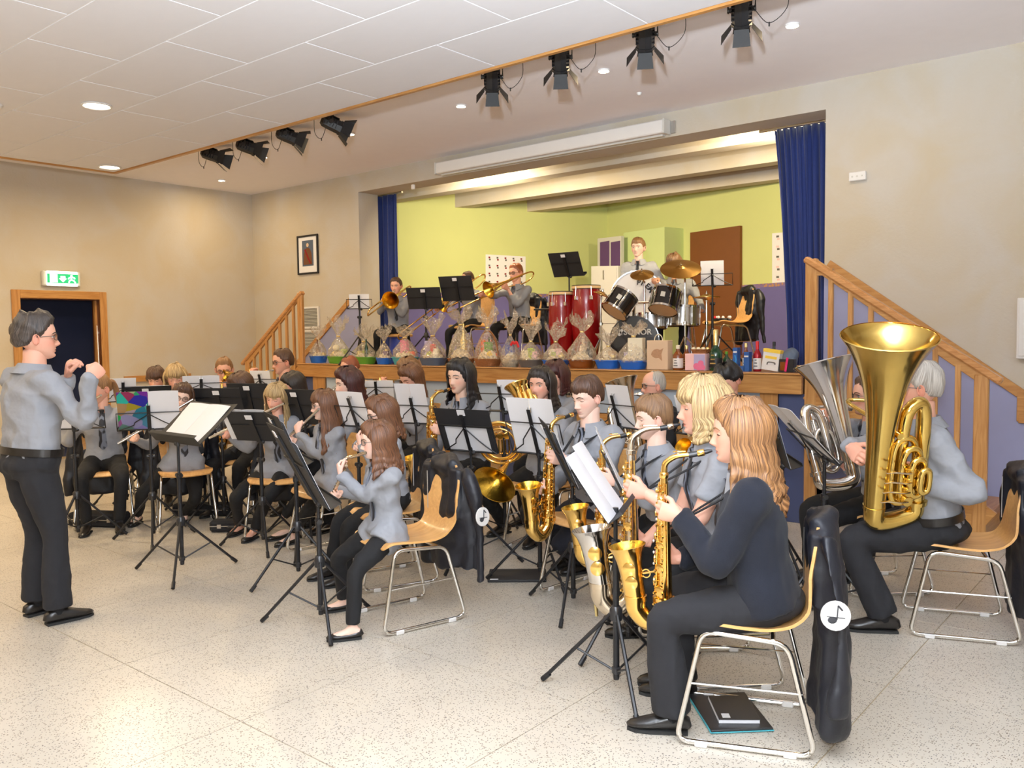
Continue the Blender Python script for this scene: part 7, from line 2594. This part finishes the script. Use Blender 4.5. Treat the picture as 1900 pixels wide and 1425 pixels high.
def basket(x0, x1, trayh, neck, top, mtl, label, items, handle=False, wr=1.0, dp=None, tall=1.):
    p = pl((x0 + x1) / 2, 680, 1, YP)
    d = (p - CAM) @ cfw
    k = d / FPX
    w_ = (x1 - x0) * k * 1.10
    th_ = trayh * k
    e = empty('gift_basket', (p[0], YP, ZS + .013), label=label, cat='gift basket', group='wrapped gift baskets on the stage edge')
    dpt = dp or min(w_ * .85, .2)
    tub(MB(), w_, dpt, th_, t0=.82).build('tray', M[mtl], e, angle=50)
    nz, tz = neck * 1.08 * k, top * 1.14 * k
    # contents
    for n_, (kind, col, sx, hh, r_) in enumerate(items):
        px_ = sx * w_ / 2
        py_ = (rg.rand() - .5) * dpt * .4
        hh *= k
        r_ *= k
        z0 = th_ * .35
        if kind == 'box':
            MB().box((px_, py_, z0 + hh / 2), (2 * r_, 2 * r_ * .7, hh), bev=.003, rot=rotz(rg.rand() - .5)).build('packet', M[col], e, smooth=False)
        elif kind == 'ball':
            MB().ell((px_, py_, z0 + hh), r_, 12, 8).build('fruit', M[col], e)
        elif kind == 'jar':
            MB().lathe([(0, 0), (r_, 0), (r_, hh * .8), (r_ * .8, hh * .86), (r_ * .85, hh * .87), (r_ * .85, hh), (0, hh)], 14, c=(px_, py_, z0)).build('jar', M[col], e)
        else:
            MB().lathe([(0, 0), (r_, 0), (r_, hh * .55), (r_ * .35, hh * .75), (r_ * .35, hh * .97), (0, hh)], 14, c=(px_, py_, z0)).build('bottle', M[col], e)
    fm = MB().ell((0, 0, th_ * .75), (w_ * .44, dpt * .42, (nz - th_) * .34), 16, 8)
    fv = fm.v[0]
    fm.v[0] = fv + np.array([rg.randn(3) for _ in fv]) * np.array([.006, .006, .009])
    o_ = fm.build('tissue_filling', M['filler'], e, angle=20)
    o_['kind'] = 'stuff'
    if handle:
        a = np.linspace(0, PI, 15)
        MB().tube([(math.cos(t) * w_ * .48, 0, th_ + math.sin(t) * (nz * .92 - th_)) for t in a], .009, 8).build('basket_handle', M['wicker'], e)
    # cellophane: bag, neck, frill
    N_ = 34
    rows = [(th_ * .82, 1.03 * wr), (th_ * 1.25, 1.08 * wr), (th_ + (nz - th_) * .35, .98 * wr), (th_ + (nz - th_) * .7, .52), (nz * .96, .17), (nz, .13), (nz + (tz - nz) * .3, .26), (nz + (tz - nz) * .7, .62), (tz, .84)]
    G = np.zeros((len(rows), N_, 3))
    for i, (z, rr) in enumerate(rows):
        for j in range(N_):
            t = 2 * PI * j / N_
            q = rr * (1 + (.05 if i < 3 else .22 if i > 5 else .12) * math.sin(t * (5 + n_ % 3) + i * 1.3 + x0) + .085 * rg.randn() * (i > 1))
            zz = z + (0 if i < 6 else (tz - nz) * .28 * (math.sin(t * 4 + x0) + .5 * rg.randn()) * (i - 5) / 3)
            G[i, j] = (q * w_ / 2 * math.cos(t), q * dpt / 2 * math.sin(t) * (1 if i < 5 else 1.2), max(zz, .002))
    MB().grid(G, closed_u=True).build('cellophane_wrap', M['cello'], e, angle=180)
    MB().lathe([(w_ * .075, nz - .008), (w_ * .085, nz), (w_ * .075, nz + .008)], 12, cap=False).build('ribbon_tie', M['goldfoil'], e)
    return e
I_ = lambda *a: a
basket(577, 606, 13, 40, 55, 'blue', 'cellophane gift in a blue tray furthest left on the edge', [I_('bottle', 'brown', .1, 40, 4), I_('box', 'pinklt', -.4, 18, 5), I_('ball', 'goldfoil', .5, 10, 5), I_('jar', 'cream2', -.1, 20, 4)])
basket(608, 650, 13, 46, 72, 'green', 'tall frilled gift in a green tray second from left', [I_('ball', 'goldfoil', -.4, 12, 6), I_('jar', 'steel', .1, 16, 5), I_('box', 'lime2', .5, 22, 6), I_('ball', 'cream2', 0, 24, 6)])
basket(653, 699, 13, 38, 55, 'green', 'wrapped gift in a green tray behind the ginger man', [I_('bottle', 'greenglass', .5, 42, 4), I_('ball', 'goldfoil', -.3, 14, 6), I_('box', 'lime2', .1, 20, 6), I_('jar', 'cream2', -.5, 18, 5)])
basket(700, 727, 12, 38, 58, 'blue', 'narrow wrapped gift in a small blue tray', [I_('jar', 'brown', -.2, 22, 5), I_('box', 'plum', .3, 20, 5), I_('ball', 'goldfoil', 0, 20, 4)])
basket(728, 777, 14, 46, 60, 'teal', 'wide wrapped gift in a turquoise tray', [I_('box', 'pink', -.1, 40, 7), I_('ball', 'goldfoil', .3, 14, 6), I_('ball', 'orange', .55, 14, 6), I_('ball', 'cream2', -.5, 12, 6), I_('jar', 'amberglass', .0, 20, 5)])
basket(779, 829, 14, 50, 74, 'greyblue', 'wrapped gift in a grey blue tray with red ribbon', [I_('box', 'lilac', -.4, 40, 7), I_('box', 'red', .1, 34, 5), I_('ball', 'lime2', -.1, 14, 7), I_('jar', 'cream2', .5, 26, 6), I_('ball', 'goldfoil', .3, 20, 6)])
basket(832, 880, 14, 70, 92, 'wicker', 'tall wrapped basket with a gold topped bottle', [I_('bottle', 'goldfoil', .05, 74, 7), I_('box', 'white', -.45, 14, 8), I_('ball', 'plum', .5, 14, 6), I_('jar', 'green', -.6, 20, 5)])
basket(882, 929, 14, 66, 90, 'wicker', 'wicker basket with arched handle and fruit', [I_('box', 'orange', -.3, 44, 10), I_('ball', 'yellow', .35, 16, 8), I_('ball', 'plum', -.1, 14, 7), I_('bottle', 'greenglass', .1, 50, 6), I_('box', 'green', .1, 40, 7), I_('ball', 'orange', .6, 14, 6)], handle=True)
basket(932, 963, 12, 54, 82, 'glassy', 'rounded clear wrapped gift with a red bow', [I_('box', 'cobalt', -.2, 40, 8), I_('jar', 'steel', .3, 22, 6), I_('ball', 'cream2', 0, 12, 6)], wr=1.1)
basket(965, 1006, 14, 44, 74, 'grey', 'wrapped gift in a dark grey tray', [I_('box', 'cream2', -.3, 26, 9), I_('box', 'lime2', .2, 30, 7), I_('ball', 'brown', 0, 18, 6), I_('jar', 'pinklt', .5, 24, 6)])
basket(1010, 1053, 14, 44, 68, 'blue', 'wrapped gift in a blue tray left of the amber one', [I_('ball', 'cream2', -.4, 22, 8), I_('box', 'pinklt', .1, 30, 7), I_('ball', 'goldfoil', .5, 16, 7), I_('jar', 'lime2', -.1, 24, 5)])
basket(1057, 1104, 16, 62, 84, 'amberglass', 'tall conical wrapped gift with amber base', [I_('bottle', 'cardboard', -.1, 54, 8), I_('bottle', 'blackplastic', .4, 44, 7), I_('box', 'brown', -.4, 20, 8)], wr=1.05)
basket(1108, 1150, 16, 38, 62, 'blue', 'wrapped gift in a blue tray right of the amber one', [I_('ball', 'cream2', -.3, 18, 8), I_('box', 'cardboard', .2, 26, 7), I_('ball', 'goldfoil', .5, 16, 6)])
basket(1152, 1199, 16, 56, 72, 'blue', 'wrapped blue tray holding a tall cream box', [I_('box', 'cream2', .25, 52, 14), I_('box', 'lilac', -.5, 26, 8), I_('ball', 'lilac', -.2, 18, 7)], wr=1.08)

def onedge(name, x, yy, label, cat, group=None):
    p = pl(x, 690, 1, yy)
    e = empty(name, (p[0], yy, ZS + .013), (0, 0, 0), label, cat, group)
    return e, ((p - CAM) @ cfw) / FPX
e, k = onedge('bow', 955, 6.56, 'red ribbon bow on the clear wrapped gift', 'ribbon')
e.location[2] = ZS + .25
MB().tube(smooth_path([(-.05, 0, -.02), (-.02, 0, .012), (0, 0, 0), (.03, 0, .01), (.055, 0, -.04)], 5), [(.014, .003)] * 21, 8, up=(0, 0, 1)).build('ribbon_loop', M['red'], e)
e, k = onedge('paper_bag', 1224, YP, 'kraft paper bag with a brown fish print and round handle', 'bag')
MB().box((0, 0, 27 * k), (44 * k, .09, 54 * k), bev=.003).build('bag_body', M['cardboard'], e, smooth=False)
MB().tube([(8.5 * k * math.cos(t), -.02, 54 * k + 11 * k * math.sin(t)) for t in np.linspace(0, PI, 13)], .004, 6).build('bag_handle', M['cream2'], e)
fish = [(-.42, .02), (-.36, .16), (-.22, .27), (.0, .32), (.22, .26), (.44, .36), (.30, .06), (.34, -.30), (.12, -.14), (-.1, -.16), (-.3, -.1)]
MB().prism([(x * 30 * k, y * 36 * k) for x, y in fish], .0012, B=[(1, 0, 0), (0, 0, 1), (0, -1, 0)], c=(0, -.045, 27 * k)).build('printed_fish', mat('brown_fish_print', s2l(176, 136, 104), .8, var=.3, vscale=60), e, smooth=False)
def bottle(x, yy, r_, hh, glass, label, cap, lab, body=.58, neckr=.36, cm='white'):
    e, k = onedge('bottle', x, yy, label, 'bottle')
    r_, hh = r_ * k, hh * k
    pr = [(0, 0), (r_ * .95, 0), (r_, .004), (r_, hh * body), (r_ * .8, hh * (body + .07)), (r_ * neckr * 1.05, hh * (body + .18)), (r_ * neckr, hh * .86), (r_ * neckr, hh * .93)]
    MB().lathe(pr, 22).build('glass_body', M[glass], e)
    MB().lathe([(r_ * neckr * 1.1, hh * cap), (r_ * neckr * 1.14, hh * .98), (r_ * neckr * .9, hh), (0, hh)], 16).build('bottle_cap', M[lab], e)
    MB().lathe([(r_ * 1.012, hh * .08), (r_ * 1.02, hh * .09), (r_ * 1.02, hh * (body - .12)), (r_ * 1.012, hh * (body - .11))], 22, cap=False).build('paper_label', M[cm], e)
    b = MB()
    for j in range(3):
        b.box((0, -r_ * 1.02, hh * (.18 + .1 * j)), (r_ * (.9 - .2 * j), .0012, hh * .03))
    s_ = b.build('label_print', M['ink'] if cm == 'white' else M['goldfoil'], e, smooth=False)
    return e
bottle(1258, YP, 9.5, 46, 'amberglass', 'amber whisky bottle with white label beside the kraft bag', .85, 'cream2')
bottle(1328, YP, 12, 76, 'greenglass', 'large dark green champagne bottle with gold neck', .62, 'goldfoil', body=.42, cm='black')
bottle(1348, 6.8, 7, 34, 'greenglass', 'short green bottle behind the champagne bottle', .85, 'green', cm='black')
bottle(1405, YP, 7.5, 56, 'redfoil', 'wine bottle with red capsule and white label', .74, 'red', body=.55)
bottle(1384, 6.68, 6.5, 52, 'amberglass', 'gold capped bottle standing in the blue carton', .84, 'goldfoil')
bottle(1436, 6.80, 7, 54, 'blackplastic', 'dark bottle behind the yellow printed carton', .85, 'black', cm='black')
bottle(1274, 6.78, 8, 44, 'amberglass', 'amber bottle behind the whisky bottle', .85, 'goldfoil', cm='brown')
e, k = onedge('gift_box', 1296, YP, 'pale pink carton with a rose print', 'box')
MB().box((0, 0, 15.5 * k), (41 * k, .13, 31 * k), bev=.003).build('carton', M['pinklt'], e, smooth=False)
MB().box((9 * k, -.066, 15.5 * k), (22 * k, .003, 29 * k)).build('printed_panel', M['lilac'], e, smooth=False)
for x, z, r_ in ((3, 8, 6), (12, 13, 6), (16, 6, 5), (8, 5, 5)):
    MB().lathe([(r_ * k, 0), (r_ * k, .001), (0, .0015)], 12, c=(x * k, -.068, z * k), ax=(0, -1, 0)).build('printed_rose', M['pink'], e)
e, k = onedge('gift_basket', 1300, YP, 'small wicker tray of gold sweets on the pink carton', 'gift basket')
e.location[2] += 31.3 * k
tub(MB(), 36 * k, .11, 8 * k).build('tray', M['wicker'], e)
for j in range(6):
    MB().ell(((j - 2.5) * 5 * k, (j % 2 - .5) * .03, 8 * k), 4 * k, 10, 6).build('sweet', M['goldfoil'] if j % 2 else M['cream2'], e)
e, k = onedge('gift_box', 1377, 6.60, 'blue carton with cut out window and pale stripes', 'box')
b = MB().box((-11 * k, 0, 22 * k), (9 * k, .06, 44 * k)).box((11 * k, 0, 18 * k), (10 * k, .06, 36 * k)).box((0, 0, 5 * k), (14 * k, .06, 10 * k))
b.build('carton', M['cardblue'], e, smooth=False)
MB().box((-11 * k, -.031, 36 * k), (7 * k, .002, 3 * k)).build('printed_stripe', M['white'], e, smooth=False)
MB().box((11 * k, -.031, 28 * k), (8 * k, .002, 3 * k)).build('printed_stripe', M['white'], e, smooth=False)
MB().tube([(-11 * k, -.031, 10 * k), (-9 * k, -.032, 22 * k), (-11 * k, -.031, 30 * k)], 1.2 * k, 5).build('printed_swirl', M['sky'], e)
e, k = onedge('gift_box', 1430, YP, 'white carton with yellow top tilted beside the wine bottle', 'box')
e.rotation_euler = (0, R(8), 0)
e.location[2] += .012
MB().box((0, 0, 17 * k), (32 * k, .06, 34 * k), bev=.002).build('carton', M['white'], e, smooth=False)
MB().box((0, -.001, 36 * k), (33 * k, .063, 6 * k)).build('yellow_lid', M['yellow'], e, smooth=False)
MB().tube(smooth_path([(-6 * k, -.032, 10 * k), (-4 * k, -.032, 15 * k), (8 * k, -.032, 15 * k), (9 * k, -.032, 12 * k)], 4), 1.1 * k, 5).build('printed_tap', M['grey'], e)
MB().box((0, -.031, 24 * k), (22 * k, .002, 5 * k)).build('printed_band', M['yellow'], e, smooth=False)
e, k = onedge('gift_box', 1461, YP, 'dark picture carton with a pink ribbon', 'box')
MB().box((0, 0, 12 * k), (28 * k, .06, 24 * k), bev=.002).build('carton', M['blackplastic'], e, smooth=False)
MB().box((-6 * k, -.031, 11 * k), (10 * k, .002, 16 * k)).build('printed_picture', M['amberglass'], e, smooth=False)
MB().box((1 * k, -.033, 14 * k), (4 * k, .004, 26 * k), rot=Matrix.Rotation(.15, 3, 'Y')).build('pink_ribbon', M['magenta'], e, smooth=False)
e, k = onedge('cloth_bag', 1462, 6.86, 'crumpled dark blue bag behind the dark picture carton', 'bag')
b = MB().ell((0, 0, 20 * k), (18 * k, .07, 20 * k), 14, 10).ell((10 * k, 0, 30 * k), (10 * k, .05, 12 * k), 12, 8)
v, fc, nn = remesh(b.verts(), b.f, .009, 3)
MB().add(v + nn * (wob(v, 60, 2) * .010)[:, None], fc).build('bag_cloth', M['greyblue'], e)
bpy.data.scenes.remove(TMP)
